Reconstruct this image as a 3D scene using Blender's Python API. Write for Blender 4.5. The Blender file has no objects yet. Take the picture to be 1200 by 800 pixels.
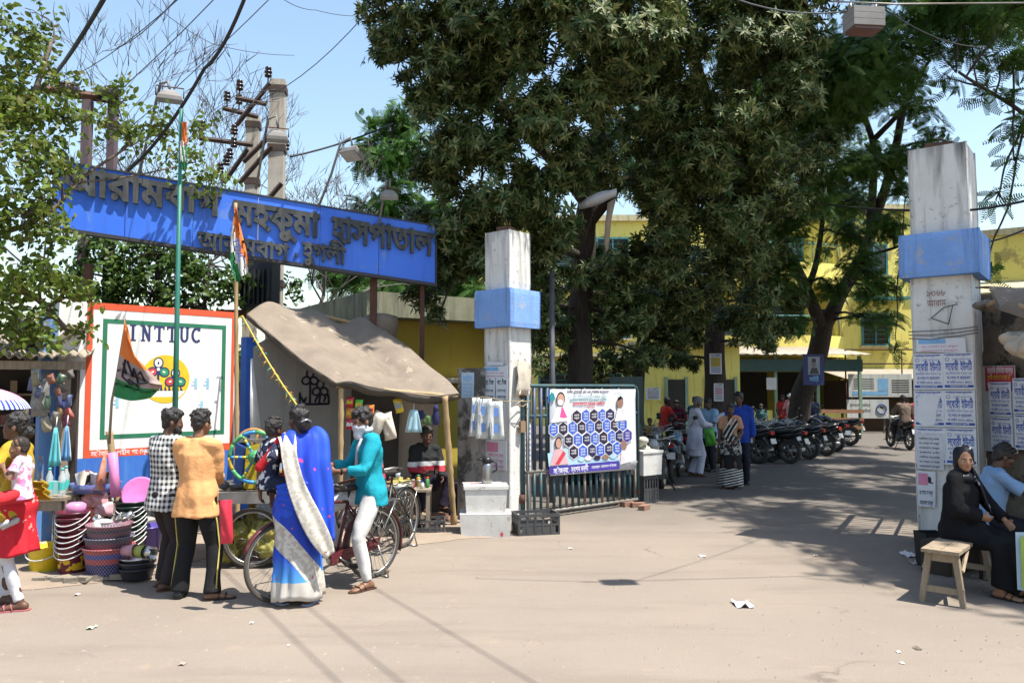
import bpy, bmesh, math, random
import numpy as np
from mathutils import Vector, Matrix, noise as mnoise
from mathutils.geometry import delaunay_2d_cdt
random.seed(7); RNG = np.random.default_rng(7)
R = math.radians
S = bpy.context.scene
COL = S.collection

# ---------------- camera ----------------
H = 1.92; FPX = 919.0; PITCH = math.atan(53/FPX)
cam = bpy.data.cameras.new('camera'); cam.lens = 36*FPX/1200; cam.clip_start = .05; cam.clip_end = 2000
cam_o = bpy.data.objects.new('camera', cam); COL.objects.link(cam_o)
cam_o.location = (0, 0, H); cam_o.rotation_euler = (R(90)+PITCH, 0, 0); S.camera = cam_o

# ---------------- sky, sun, exposure ----------------
SUN_AZ, SUN_EL = 66.0, 66.0          # degrees to the right of straight-behind the camera; height
world = bpy.data.worlds.new("World"); S.world = world; world.use_nodes = True
wn = world.node_tree; bg = wn.nodes['Background']
sky = wn.nodes.new('ShaderNodeTexSky'); sky.sky_type = 'NISHITA'; sky.sun_disc = False
sdir = Vector((math.sin(R(SUN_AZ))*math.cos(R(SUN_EL)), -math.cos(R(SUN_AZ))*math.cos(R(SUN_EL)), math.sin(R(SUN_EL))))
sky.sun_elevation = R(SUN_EL); sky.sun_rotation = math.atan2(sdir.x, sdir.y)
sky.air_density = 1.5; sky.dust_density = 1.2; sky.ozone_density = 1.8; sky.altitude = 0
wn.links.new(sky.outputs[0], bg.inputs[0]); bg.inputs[1].default_value = 0.116
sl = bpy.data.lights.new('sun', 'SUN'); sl.energy = 5.0; sl.angle = R(.55); sl.color = (1, .95, .86)
so = bpy.data.objects.new('sun', sl); COL.objects.link(so); so.location = (20, -10, 40)
so.rotation_euler = sdir.to_track_quat('Z', 'Y').to_euler()
S.view_settings.view_transform = 'Standard'; S.view_settings.look = 'None'
S.view_settings.exposure = 1.08; S.view_settings.gamma = 1; S.view_settings.use_curve_mapping = False
S.cycles.max_bounces = 6; S.cycles.diffuse_bounces = 2; S.cycles.glossy_bounces = 2
S.cycles.transmission_bounces = 4; S.cycles.transparent_max_bounces = 6
S.cycles.use_denoising = True; S.cycles.sample_clamp_indirect = 6

# ---------------- photo point -> place ----------------
def ray(px, py):
    xc, yc = (px-600)/FPX, (400-py)/FPX
    c, s = math.cos(PITCH), math.sin(PITCH)
    return Vector((xc, c-yc*s, s+yc*c))
def P(px, py, Y):
    d = ray(px, py); return Vector((0, 0, H))+d*(Y/d.y)
def G(px, py, z=0.0):
    d = ray(px, py); return Vector((0, 0, H))+d*((z-H)/d.z)
def face_cam(p):                      # yaw that turns local +Y towards the camera
    return math.atan2(p.x, -p.y)

# ---------------- materials ----------------
MATS = {}
KA = .80                               # one darkening scale for every base colour; deepens shade under the raised exposure
def ka(c): return tuple(x*KA for x in c[:3])
def M(name, c=(.5,.5,.5), r=.65, c2=None, sc=5.0, bump=0.0, bsc=60.0, metal=0.0, dirt=None, streak=None, spec=.4, stretch=(1,1,1), coat=0, rnd=None):
    """colour c, mottled towards c2; dirt=(colour, amount, scale) patchy wear; streak=(colour, amount) rain streaks; rnd = per-object colours"""
    if name in MATS: return MATS[name]
    m = bpy.data.materials.new(name); m.use_nodes = True; nt = m.node_tree; N = nt.nodes; L = nt.links
    b = N['Principled BSDF']; b.inputs['Roughness'].default_value = r; b.inputs['Metallic'].default_value = metal
    b.inputs['Specular IOR Level'].default_value = spec; b.inputs['Coat Weight'].default_value = coat
    tc = N.new('ShaderNodeTexCoord'); mp = N.new('ShaderNodeMapping'); mp.inputs['Scale'].default_value = stretch
    L.new(tc.outputs['Object'], mp.inputs[0])
    def nz(scale, detail=5, rough=.6, vec=None):
        n = N.new('ShaderNodeTexNoise'); n.inputs['Scale'].default_value = scale; n.inputs['Detail'].default_value = detail
        n.inputs['Roughness'].default_value = rough; L.new(vec or mp.outputs[0], n.inputs['Vector']); return n.outputs['Fac']
    def ramp(fac, lo, hi):
        rr = N.new('ShaderNodeMapRange'); rr.inputs['From Min'].default_value = lo; rr.inputs['From Max'].default_value = hi
        L.new(fac, rr.inputs['Value']); return rr.outputs[0]
    def mix(fac, a, bb):
        mx = N.new('ShaderNodeMix'); mx.data_type = 'RGBA'
        L.new(fac, mx.inputs['Factor'])
        for k, v in (('A', a), ('B', bb)):
            s = [i for i in mx.inputs if i.name == k and i.type == 'RGBA'][0]
            if isinstance(v, tuple): s.default_value = (*v[:3], 1)
            else: L.new(v, s)
        return [o for o in mx.outputs if o.type == 'RGBA'][0]
    if c2 is None: c2 = tuple(x*.78 for x in c)
    c, c2 = ka(c), ka(c2)
    if dirt: dirt = (ka(dirt[0]),)+tuple(dirt[1:])
    if streak: streak = (ka(streak[0]),)+tuple(streak[1:])
    col = mix(ramp(nz(sc), .35, .68), tuple(c), tuple(c2))
    if dirt:
        col = mix(ramp(nz(dirt[2], 8, .7), .62-dirt[1]*.3, .66-dirt[1]*.22), col, tuple(dirt[0]))
    if streak:
        m2 = N.new('ShaderNodeMapping'); m2.inputs['Scale'].default_value = (9, 9, .7); L.new(tc.outputs['Object'], m2.inputs[0])
        col = mix(ramp(nz(1.0, 6, .65, m2.outputs[0]), .58-streak[1]*.25, .75), col, tuple(streak[0]))
    L.new(col, b.inputs['Base Color'])
    if bump:
        bp = N.new('ShaderNodeBump'); bp.inputs['Strength'].default_value = min(1, bump); bp.inputs['Distance'].default_value = .02
        L.new(nz(bsc, 4, .6), bp.inputs['Height']); L.new(bp.outputs[0], b.inputs['Normal'])
    MATS[name] = m; return m

def leaf_mat(name, cols, trans=.35, r=.45, spec=.2):
    if name in MATS: return MATS[name]
    m = bpy.data.materials.new(name); m.use_nodes = True; N = m.node_tree.nodes; L = m.node_tree.links
    b = N['Principled BSDF']; out = N['Material Output']; b.inputs['Roughness'].default_value = r; b.inputs['Specular IOR Level'].default_value = spec
    g = N.new('ShaderNodeNewGeometry'); cr = N.new('ShaderNodeValToRGB')
    els = cr.color_ramp.elements
    while len(els) < len(cols): els.new(.5)
    for i, c in enumerate(cols):
        els[i].position = i/(len(cols)-1); els[i].color = (*ka(c), 1)
    L.new(g.outputs['Random Per Island'], cr.inputs[0]); L.new(cr.outputs[0], b.inputs['Base Color'])
    t = N.new('ShaderNodeBsdfTranslucent'); hs = N.new('ShaderNodeHueSaturation'); hs.inputs['Value'].default_value = 1.3
    hs.inputs['Hue'].default_value = .48
    L.new(cr.outputs[0], hs.inputs['Color']); L.new(hs.outputs[0], t.inputs[0])
    mx = N.new('ShaderNodeMixShader'); mx.inputs[0].default_value = trans
    L.new(b.outputs[0], mx.inputs[1]); L.new(t.outputs[0], mx.inputs[2]); L.new(mx.outputs[0], out.inputs[0])
    MATS[name] = m; return m

def glass_mat(name, c=(1,1,1), alpha=.3, r=.1):
    if name in MATS: return MATS[name]
    m = M(name, c, r, c2=c); b = m.node_tree.nodes['Principled BSDF']; b.inputs['Alpha'].default_value = alpha; return m

def pattern_mat(name, build, r=.8):
    """build(N, L, xyz) -> colour socket, from person-local coordinates"""
    if name in MATS: return MATS[name]
    m = bpy.data.materials.new(name); m.use_nodes = True; N = m.node_tree.nodes; L = m.node_tree.links
    b = N['Principled BSDF']; b.inputs['Roughness'].default_value = r; b.inputs['Specular IOR Level'].default_value = .25
    tc = N.new('ShaderNodeTexCoord'); sp = N.new('ShaderNodeSeparateXYZ'); L.new(tc.outputs['Object'], sp.inputs[0])
    def math_(op, a, bb=None, c=None):
        n = N.new('ShaderNodeMath'); n.operation = op
        for i, v in enumerate((a, bb, c)):
            if v is None: continue
            if isinstance(v, (int, float)): n.inputs[i].default_value = v
            else: L.new(v, n.inputs[i])
        return n.outputs[0]
    def mix(f, a, bb):
        mx = N.new('ShaderNodeMix'); mx.data_type = 'RGBA'; L.new(f, mx.inputs['Factor'])
        for k, v in (('A', a), ('B', bb)):
            s = [i for i in mx.inputs if i.name == k and i.type == 'RGBA'][0]
            if isinstance(v, tuple): s.default_value = (*ka(v), 1)
            else: L.new(v, s)
        return [o for o in mx.outputs if o.type == 'RGBA'][0]
    def noise(scale, detail=3):
        n = N.new('ShaderNodeTexNoise'); n.inputs['Scale'].default_value = scale; n.inputs['Detail'].default_value = detail
        L.new(tc.outputs['Object'], n.inputs['Vector']); return n.outputs['Fac']
    L.new(build(math_, mix, noise, sp.outputs[0], sp.outputs[1], sp.outputs[2]), b.inputs['Base Color'])
    MATS[name] = m; return m

# ---------------- mesh building ----------------
class Fr:                              # a frame: u along x, v up, w out towards the viewer
    def __init__(s, o, x, up=(0,0,1)):
        s.o = Vector(o); s.x = Vector(x).normalized(); s.z = s.x.cross(Vector(up)).normalized(); s.y = s.z.cross(s.x).normalized()
    def __call__(s, u, v, w=0): return s.o+s.x*u+s.y*v+s.z*w
LOC = Fr((0,0,0), (1,0,0))
def frame_px(a, b, Ya, Yb):            # frame through two photo points at two distances, level x axis not forced
    pa, pb = P(*a, Ya), P(*b, Yb); return Fr(pa, pb-pa), (pb-pa).length

_glyph = {}
def glyphs(txt, bold=0.0, res=3):
    k = (txt, bold, res)
    if k in _glyph: return _glyph[k]
    c = bpy.data.curves.new('lettering', 'FONT'); c.body = txt; c.size = 1; c.resolution_u = res
    c.fill_mode = 'NONE'
    o = bpy.data.objects.new('lettering', c); COL.objects.link(o); bpy.context.view_layer.update()
    me = bpy.data.meshes.new_from_object(o)
    vs = [v.co.xy.copy() for v in me.vertices]; nb = {}
    for e in me.edges:
        a, b = e.vertices; nb.setdefault(a, []).append(b); nb.setdefault(b, []).append(a)
    seen = set(); loops = []
    for s0 in nb:
        if s0 in seen: continue
        lp = [s0]; seen.add(s0); cur = s0
        while True:
            nx = [n for n in nb[cur] if n not in seen]
            if not nx: break
            cur = nx[0]; seen.add(cur); lp.append(cur)
        if len(lp) > 2: loops.append(lp)
    # orientation from the vertex order of the source spline
    def area(l): return sum(vs[l[i]].x*vs[l[(i+1) % len(l)]].y-vs[l[(i+1) % len(l)]].x*vs[l[i]].y for i in range(len(l)))/2
    def norm(l):
        m = sorted(l); return m
    loops = [norm(l) for l in loops]; ars = [area(l) for l in loops]
    outs, holes = [], []
    sg = 0
    if ars: sg = 1 if ars[max(range(len(ars)), key=lambda i: abs(ars[i]))] > 0 else -1
    if bold:                            # thicken: push every outline outwards along its own normal
        mv = {}
        for l in loops:
            n = len(l)
            for i in range(n):
                a, b, d = vs[l[i-1]], vs[l[i]], vs[l[(i+1) % n]]; e, f = (b-a), (d-b)
                if e.length < 1e-7 or f.length < 1e-7: continue
                e.normalize(); f.normalize(); nv = Vector((e.y+f.y, -e.x-f.x)); nv.normalize() if nv.length > .1 else None
                mv[l[i]] = vs[l[i]]+nv*bold*sg/max(.6, math.sqrt(max(.05, (1+e.dot(f))/2)))
        for i, q in mv.items(): vs[i] = q
    pts, eds = [], []
    for l, a in zip(loops, ars):
        if abs(a) < 1e-6: continue
        n0 = len(pts); pts += [vs[j].copy() for j in l]; eds += [(n0+i, n0+(i+1) % len(l)) for i in range(len(l))]
    res_ = []
    if pts:
        ov, oe, of = delaunay_2d_cdt(pts, eds, [], 0, 1e-6)[:3]
        A = np.array([pts[i] for i, _ in eds]); B = np.array([pts[j] for _, j in eds]); keep = []
        for f in of:
            if len(f) != 3: continue
            c_ = (ov[f[0]]+ov[f[1]]+ov[f[2]])/3; up = (A[:,1] <= c_.y) & (B[:,1] > c_.y); dn = (A[:,1] > c_.y) & (B[:,1] <= c_.y)
            side = (B[:,0]-A[:,0])*(c_.y-A[:,1])-(c_.x-A[:,0])*(B[:,1]-A[:,1])
            if int((up & (side > 0)).sum())-int((dn & (side < 0)).sum()): keep.append(tuple(f))      # inside any outline
        dirs = {(f[i], f[(i+1) % 3]) for f in keep for i in range(3)}
        res_ = [([v.copy() for v in ov], keep, [e for e in dirs if (e[1], e[0]) not in dirs])]
    xs = [v.x for v in vs] or [0]
    bpy.data.objects.remove(o); bpy.data.meshes.remove(me); bpy.data.curves.remove(c)
    _glyph[k] = (res_, min(xs), max(xs)); return _glyph[k]

class MB:
    def __init__(s): s.v = []; s.f = []; s.mi = []; s.sm = []
    def add(s, vs, fs, mi=0, sm=False):
        n = len(s.v); s.v.extend(Vector(v) for v in vs)
        for f in fs: s.f.append([i+n for i in f]); s.mi.append(mi); s.sm.append(sm)
        return s
    def fbox(s, F, u0, u1, v0, v1, w0, w1, mi=0):
        p = [F(u, v, w) for w in (w0, w1) for v in (v0, v1) for u in (u0, u1)]
        return s.add(p, [(0,2,3,1),(4,5,7,6),(0,1,5,4),(2,6,7,3),(0,4,6,2),(1,3,7,5)], mi)
    def box(s, c, sz, yaw=0, mi=0, taper=1.0, rot=None):
        m = rot if rot is not None else Matrix.Rotation(yaw, 3, 'Z'); c = Vector(c); p = []
        for z in (-1, 1):
            t = taper if z < 0 else 1
            for y in (-1, 1):
                for x in (-1, 1): p.append(c+m @ Vector((x*sz[0]/2*t, y*sz[1]/2*t, z*sz[2]/2)))
        return s.add(p, [(0,2,3,1),(4,5,7,6),(0,1,5,4),(2,6,7,3),(0,4,6,2),(1,3,7,5)], mi)
    def rings(s, rs, mi=0, sm=True, caps=True, closed=False):
        n = len(rs[0]); vs = [p for r in rs for p in r]; fs = []
        k = len(rs); lim = k if closed else k-1
        for i in range(lim):
            a, b = i*n, ((i+1) % k)*n
            for j in range(n): fs.append((a+j, a+(j+1) % n, b+(j+1) % n, b+j))
        if caps and not closed: fs.append(tuple(range(n-1, -1, -1))); fs.append(tuple((k-1)*n+j for j in range(n)))
        return s.add(vs, fs, mi, sm)
    def tube(s, pts, r, n=8, mi=0, sm=True, closed=False, flat=1.0):
        pts = [Vector(p) for p in pts]; k = len(pts)
        rr = r if isinstance(r, (list, tuple)) else [r]*k
        rs = []; prev = None
        for i, p in enumerate(pts):
            if closed: t = pts[(i+1) % k]-pts[i-1]
            else: t = pts[min(i+1, k-1)]-pts[max(i-1, 0)]
            t = t.normalized() if t.length > 1e-9 else Vector((0,0,1))
            if prev is None:
                a = Vector((0,0,1)) if abs(t.z) < .9 else Vector((1,0,0))
                x = (a-t*a.dot(t)).normalized()
            else:
                x = prev-t*prev.dot(t); x = x.normalized() if x.length > 1e-6 else prev
            prev = x; y = t.cross(x)
            rs.append([p+(x*math.cos(2*math.pi*j/n)*flat+y*math.sin(2*math.pi*j/n))*rr[i] for j in range(n)])
        return s.rings(rs, mi, sm, True, closed)
    def lathe(s, prof, c=(0,0,0), n=20, mi=0, sm=True, sx=1, sy=1, ax=None, caps=True):
        c = Vector(c); m = ax.to_track_quat('Z', 'Y').to_matrix() if ax is not None else Matrix.Identity(3)
        rs = [[c+m @ Vector((r*math.cos(2*math.pi*j/n)*sx, r*math.sin(2*math.pi*j/n)*sy, z)) for j in range(n)] for r, z in prof]
        return s.rings(rs, mi, sm, caps)
    def ell(s, c, r, rot=None, n=14, k=9, mi=0):
        if isinstance(r, (int, float)): r = (r, r, r)
        c = Vector(c); m = rot or Matrix.Identity(3); rs = []
        for i in range(k):
            a = -math.pi/2+math.pi*(i+.5)/k if False else -math.pi/2+math.pi*(i+.12)/(k-1+.24)
            rs.append([c+m @ Vector((r[0]*math.cos(a)*math.cos(2*math.pi*j/n), r[1]*math.cos(a)*math.sin(2*math.pi*j/n), r[2]*math.sin(a))) for j in range(n)])
        return s.rings(rs, mi)
    def cap(s, a, b, ra, rb, n=10, mi=0):        # rounded tapered limb
        a, b = Vector(a), Vector(b); t = (b-a); L = t.length or 1e-6; t = t/L
        pts = [a-t*ra*.9, a-t*ra*.5, a, b, b+t*rb*.5, b+t*rb*.9]
        return s.tube(pts, [ra*.35, ra*.86, ra, rb, rb*.86, rb*.35], n, mi)
    def prism(s, F, poly, w0, w1, mi=0, off=(0,0), sc=1.0):
        n = len(poly); q = [(p[0]*sc+off[0], p[1]*sc+off[1]) for p in poly]
        a = [F(u, v, w0) for u, v in q]; b = [F(u, v, w1) for u, v in q]
        return s.add(a+b, [tuple(range(n-1,-1,-1)), tuple(range(n, 2*n))]+[(i, (i+1) % n, n+(i+1) % n, n+i) for i in range(n)], mi)
    def sheet(s, grid, mi=0, sm=True, thick=0.0):
        h, w = len(grid), len(grid[0]); vs = [Vector(p) for r in grid for p in r]
        fs = [(i*w+j, i*w+j+1, (i+1)*w+j+1, (i+1)*w+j) for i in range(h-1) for j in range(w-1)]
        if thick:
            nr = [Vector((0,0,0)) for _ in vs]
            for f in fs:
                q = (vs[f[2]]-vs[f[0]]).cross(vs[f[3]]-vs[f[1]])
                for i in f: nr[i] += q
            n0 = len(vs)
            vs2 = [v-(x.normalized() if x.length else x)*thick for v, x in zip(vs, nr)]
            edge = [(j, j+1) for j in range(w-1)]+[(i*w+w-1, (i+1)*w+w-1) for i in range(h-1)]+[((h-1)*w+j+1, (h-1)*w+j) for j in range(w-1)]+[((i+1)*w, i*w) for i in range(h-1)]
            fs = fs+[tuple(x+n0 for x in reversed(f)) for f in fs]+[(b, a, a+n0, b+n0) for a, b in edge]; vs = vs+vs2
        return s.add(vs, fs, mi, sm)
    def text(s, F, txt, u, v, size, w=0.0, mi=0, bold=0.0, depth=0.0, width=None, align='L', res=3, skew=0.0):
        gl, x0, x1 = glyphs(txt, bold, res); sx = size
        if width: sx = width/max(1e-6, x1-x0)
        tw = (x1-x0)*sx; u0 = u-(tw/2 if align == 'C' else tw if align == 'R' else 0)
        for i, (pts, tris, cuts) in enumerate(gl):
            ww = w+(i % 5)*.00025
            q = [F(u0+(p.x-x0)*sx, v+p.y*size+skew*(p.x-x0)*sx, ww+depth) for p in pts]
            s.add(q, tris, mi)
            if depth:
                q2 = [F(u0+(p.x-x0)*sx, v+p.y*size+skew*(p.x-x0)*sx, ww) for p in pts]
                n = len(q)
                s.add(q+q2, [(a, b, n+b, n+a) for a, b in cuts], mi)
        return tw
    def obj(s, name, mats, parent=None, world=True, wrinkle=None):
        """world=True: the points are world points; they become local to the parent"""
        me = bpy.data.meshes.new(name)
        org = Vector((0,0,0)); inv = None
        if parent is not None and world: inv = parent['_m'] and PM[parent.name].inverted()
        vs = [inv @ v for v in s.v] if inv is not None else s.v
        me.from_pydata([tuple(v) for v in vs], [], s.f)
        if not isinstance(mats, (list, tuple)): mats = [mats]
        for m in mats: me.materials.append(m)
        me.polygons.foreach_set('material_index', s.mi); me.polygons.foreach_set('use_smooth', s.sm)
        bm = bmesh.new(); bm.from_mesh(me); bmesh.ops.recalc_face_normals(bm, faces=bm.faces); bm.to_mesh(me); bm.free()
        me.update()
        o = bpy.data.objects.new(name, me); COL.objects.link(o)
        if parent is not None: o.parent = parent
        return o
PM = {}
def thing(name, label, cat, loc=(0,0,0), yaw=0.0, group=None):
    o = bpy.data.objects.new(name, None); COL.objects.link(o); o.empty_display_size = .1
    o.location = loc; o.rotation_euler = (0,0,yaw); o['label'] = label; o['category'] = cat; o['_m'] = 1
    if group: o['group'] = group
    PM[o.name] = Matrix.Translation(Vector(loc)) @ Matrix.Rotation(yaw, 4, 'Z'); return o
def tag(o, label, cat, group=None):
    o['label'] = label; o['category'] = cat
    if group: o['group'] = group
    return o
def kind(o, k): o['kind'] = k; return o
def centre(o):                          # move a one-mesh thing's origin to its base
    me = o.data; n = len(me.vertices); a = np.empty(n*3, np.float32); me.vertices.foreach_get('co', a); a = a.reshape(-1, 3)
    c = np.array([(a[:,0].min()+a[:,0].max())/2, (a[:,1].min()+a[:,1].max())/2, a[:,2].min()])
    me.vertices.foreach_set('co', (a-c).ravel()); me.update(); o.location = c; return o
def one(mb, name, mats, label, cat, group=None): return centre(tag(mb.obj(name, mats), label, cat, group))
def dup(root, loc, yaw, label=None, group=None, swap=None, scale=1.0):
    def cp(o, par):
        c = o.copy(); COL.objects.link(c)
        if par is not None: c.parent = par
        if swap and c.type == 'MESH' and c.name.split('.')[0] in swap:
            c.data = c.data.copy(); c.data.materials[0] = swap[c.name.split('.')[0]]
        for ch in o.children: cp(ch, c)
        return c
    r = cp(root, None); r.location = loc; r.rotation_euler = (0, 0, yaw); r.scale = (scale,)*3
    if label: r['label'] = label
    if group: r['group'] = group
    PM[r.name] = Matrix.Translation(Vector(loc)) @ Matrix.Rotation(yaw, 4, 'Z'); return r
def cleanup():
    for o in COL.objects:
        if '_m' in o: del o['_m']

def blob(mb, name, mat, parent, vox=.012, it=6, wr=None, world=False):
    """one continuous skin over overlapping volumes: remesh, soften, fold"""
    t = mb.obj('shape', [], None); m = t.modifiers.new('r', 'REMESH'); m.mode = 'VOXEL'; m.voxel_size = vox; m.use_smooth_shade = True
    sm = t.modifiers.new('s', 'SMOOTH'); sm.iterations = it; sm.factor = .5
    dg = bpy.context.evaluated_depsgraph_get(); me = bpy.data.meshes.new_from_object(t.evaluated_get(dg))
    old = t.data; bpy.data.objects.remove(t); bpy.data.meshes.remove(old)
    n = len(me.vertices); co = np.empty(n*3, np.float32); me.vertices.foreach_get('co', co); co = co.reshape(-1, 3)
    if wr:
        nr = np.empty(n*3, np.float32); me.vertices.foreach_get('normal', nr); nr = nr.reshape(-1, 3)
        amp, freq, st = wr; d = np.zeros(n)
        for k in range(7):
            w = RNG.normal(size=3)*np.array([1, 1, st]); w = w/np.linalg.norm(w)*freq*(.6+.3*k)
            d += np.sin(co @ w+RNG.uniform(0, 6.28)+1.5*np.sin(co @ (w[[1,2,0]]*.6)))/(1+.4*k)
        co = co+nr*(d*amp)[:, None]; me.vertices.foreach_set('co', co.astype(np.float32).ravel())
    me.materials.clear(); me.materials.append(mat); me.polygons.foreach_set('use_smooth', [True]*len(me.polygons)); me.update(); me.name = name
    o = bpy.data.objects.new(name, me); COL.objects.link(o); o.parent = parent; return o
def onF(F, px, py):
    d = ray(px, py); o = Vector((0,0,H)); t = (F.o-o).dot(F.z)/d.dot(F.z); p = o+d*t-F.o
    # solve in the (possibly sheared) x,y basis
    a = F.x.dot(F.x); b = F.x.dot(F.y); c = F.y.dot(F.y); px_, py_ = p.dot(F.x), p.dot(F.y)
    det = a*c-b*b; return ((px_*c-py_*b)/det, (py_*a-px_*b)/det)
def lvl(a, b, Ya, Yb):
    pa, pb = P(*a, Ya), P(*b, Yb); pb.z = pa.z; return Fr(pa, pb-pa), (pb-pa).length
def rect(mb, F, u0, u1, v0, v1, w, mi=0): return mb.add([F(u0,v0,w), F(u1,v0,w), F(u1,v1,w), F(u0,v1,w)], [(0,1,2,3)], mi)
def thin(mb, F, u0, u1, v0, v1, w, mi=0, t=.002): return mb.fbox(F, u0, u1, v0, v1, w, w+t, mi)

# ---- shared materials
STEEL = M('dull steel', (.30,.30,.29), .5, metal=.6, c2=(.2,.17,.14))
RUST = M('rusty brown steel', (.13,.055,.035), .8, c2=(.08,.04,.03), bump=.2)
BLACK = M('black plastic', (.014,.014,.016), .45)
RUBBER = M('tyre rubber', (.045,.042,.04), .85, c2=(.10,.085,.07), sc=3)
CONC = M('weathered concrete', (.40,.375,.34), .9, c2=(.29,.27,.25), sc=3, bump=.35, bsc=40, dirt=((.09,.085,.075), .45, 2.5), streak=((.12,.11,.10), .35))
WHITEW = M('limewashed plaster', (.76,.75,.72), .9, c2=(.66,.65,.62), sc=2.5, bump=.25, bsc=35, dirt=((.42,.39,.36), .10, 9), streak=((.30,.28,.26), .34))
BLUEW = M('faded blue limewash', (.23,.41,.80), .85, c2=(.17,.33,.70), sc=3, bump=.3, bsc=30, dirt=((.33,.40,.55), .22, 6), streak=((.12,.19,.40), .25))
BAMBOO = M('bamboo', (.46,.32,.16), .6, c2=(.33,.22,.11), sc=9, stretch=(1,1,.2))
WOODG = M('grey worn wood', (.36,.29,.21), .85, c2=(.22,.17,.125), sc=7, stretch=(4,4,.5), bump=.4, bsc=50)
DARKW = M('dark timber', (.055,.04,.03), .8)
TEALP = M('chipped teal gate paint', (.045,.115,.13), .5, c2=(.03,.075,.095), sc=6, bump=.15, dirt=((.12,.075,.045), .22, 11))
NAVYP = M('navy gate paint', (.03,.045,.12), .5, c2=(.03,.06,.09), sc=5, dirt=((.11,.07,.05), .15, 12))
GREYP = M('bare grey iron', (.26,.25,.23), .6, c2=(.16,.13,.10), sc=8)
PAPERW = M('white paper', (.74,.76,.80), .75, c2=(.66,.68,.73), sc=6, bump=.25, bsc=14)
INKB = M('blue print', (.045,.10,.42), .8); INKK = M('black print', (.03,.03,.035), .8)
INKR = M('red print', (.60,.05,.09), .8); INKW = M('white print', (.82,.82,.84), .8); INKP = M('pink print', (.72,.28,.42), .8); INKC = M('light blue print', (.25,.52,.85), .8)

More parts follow.
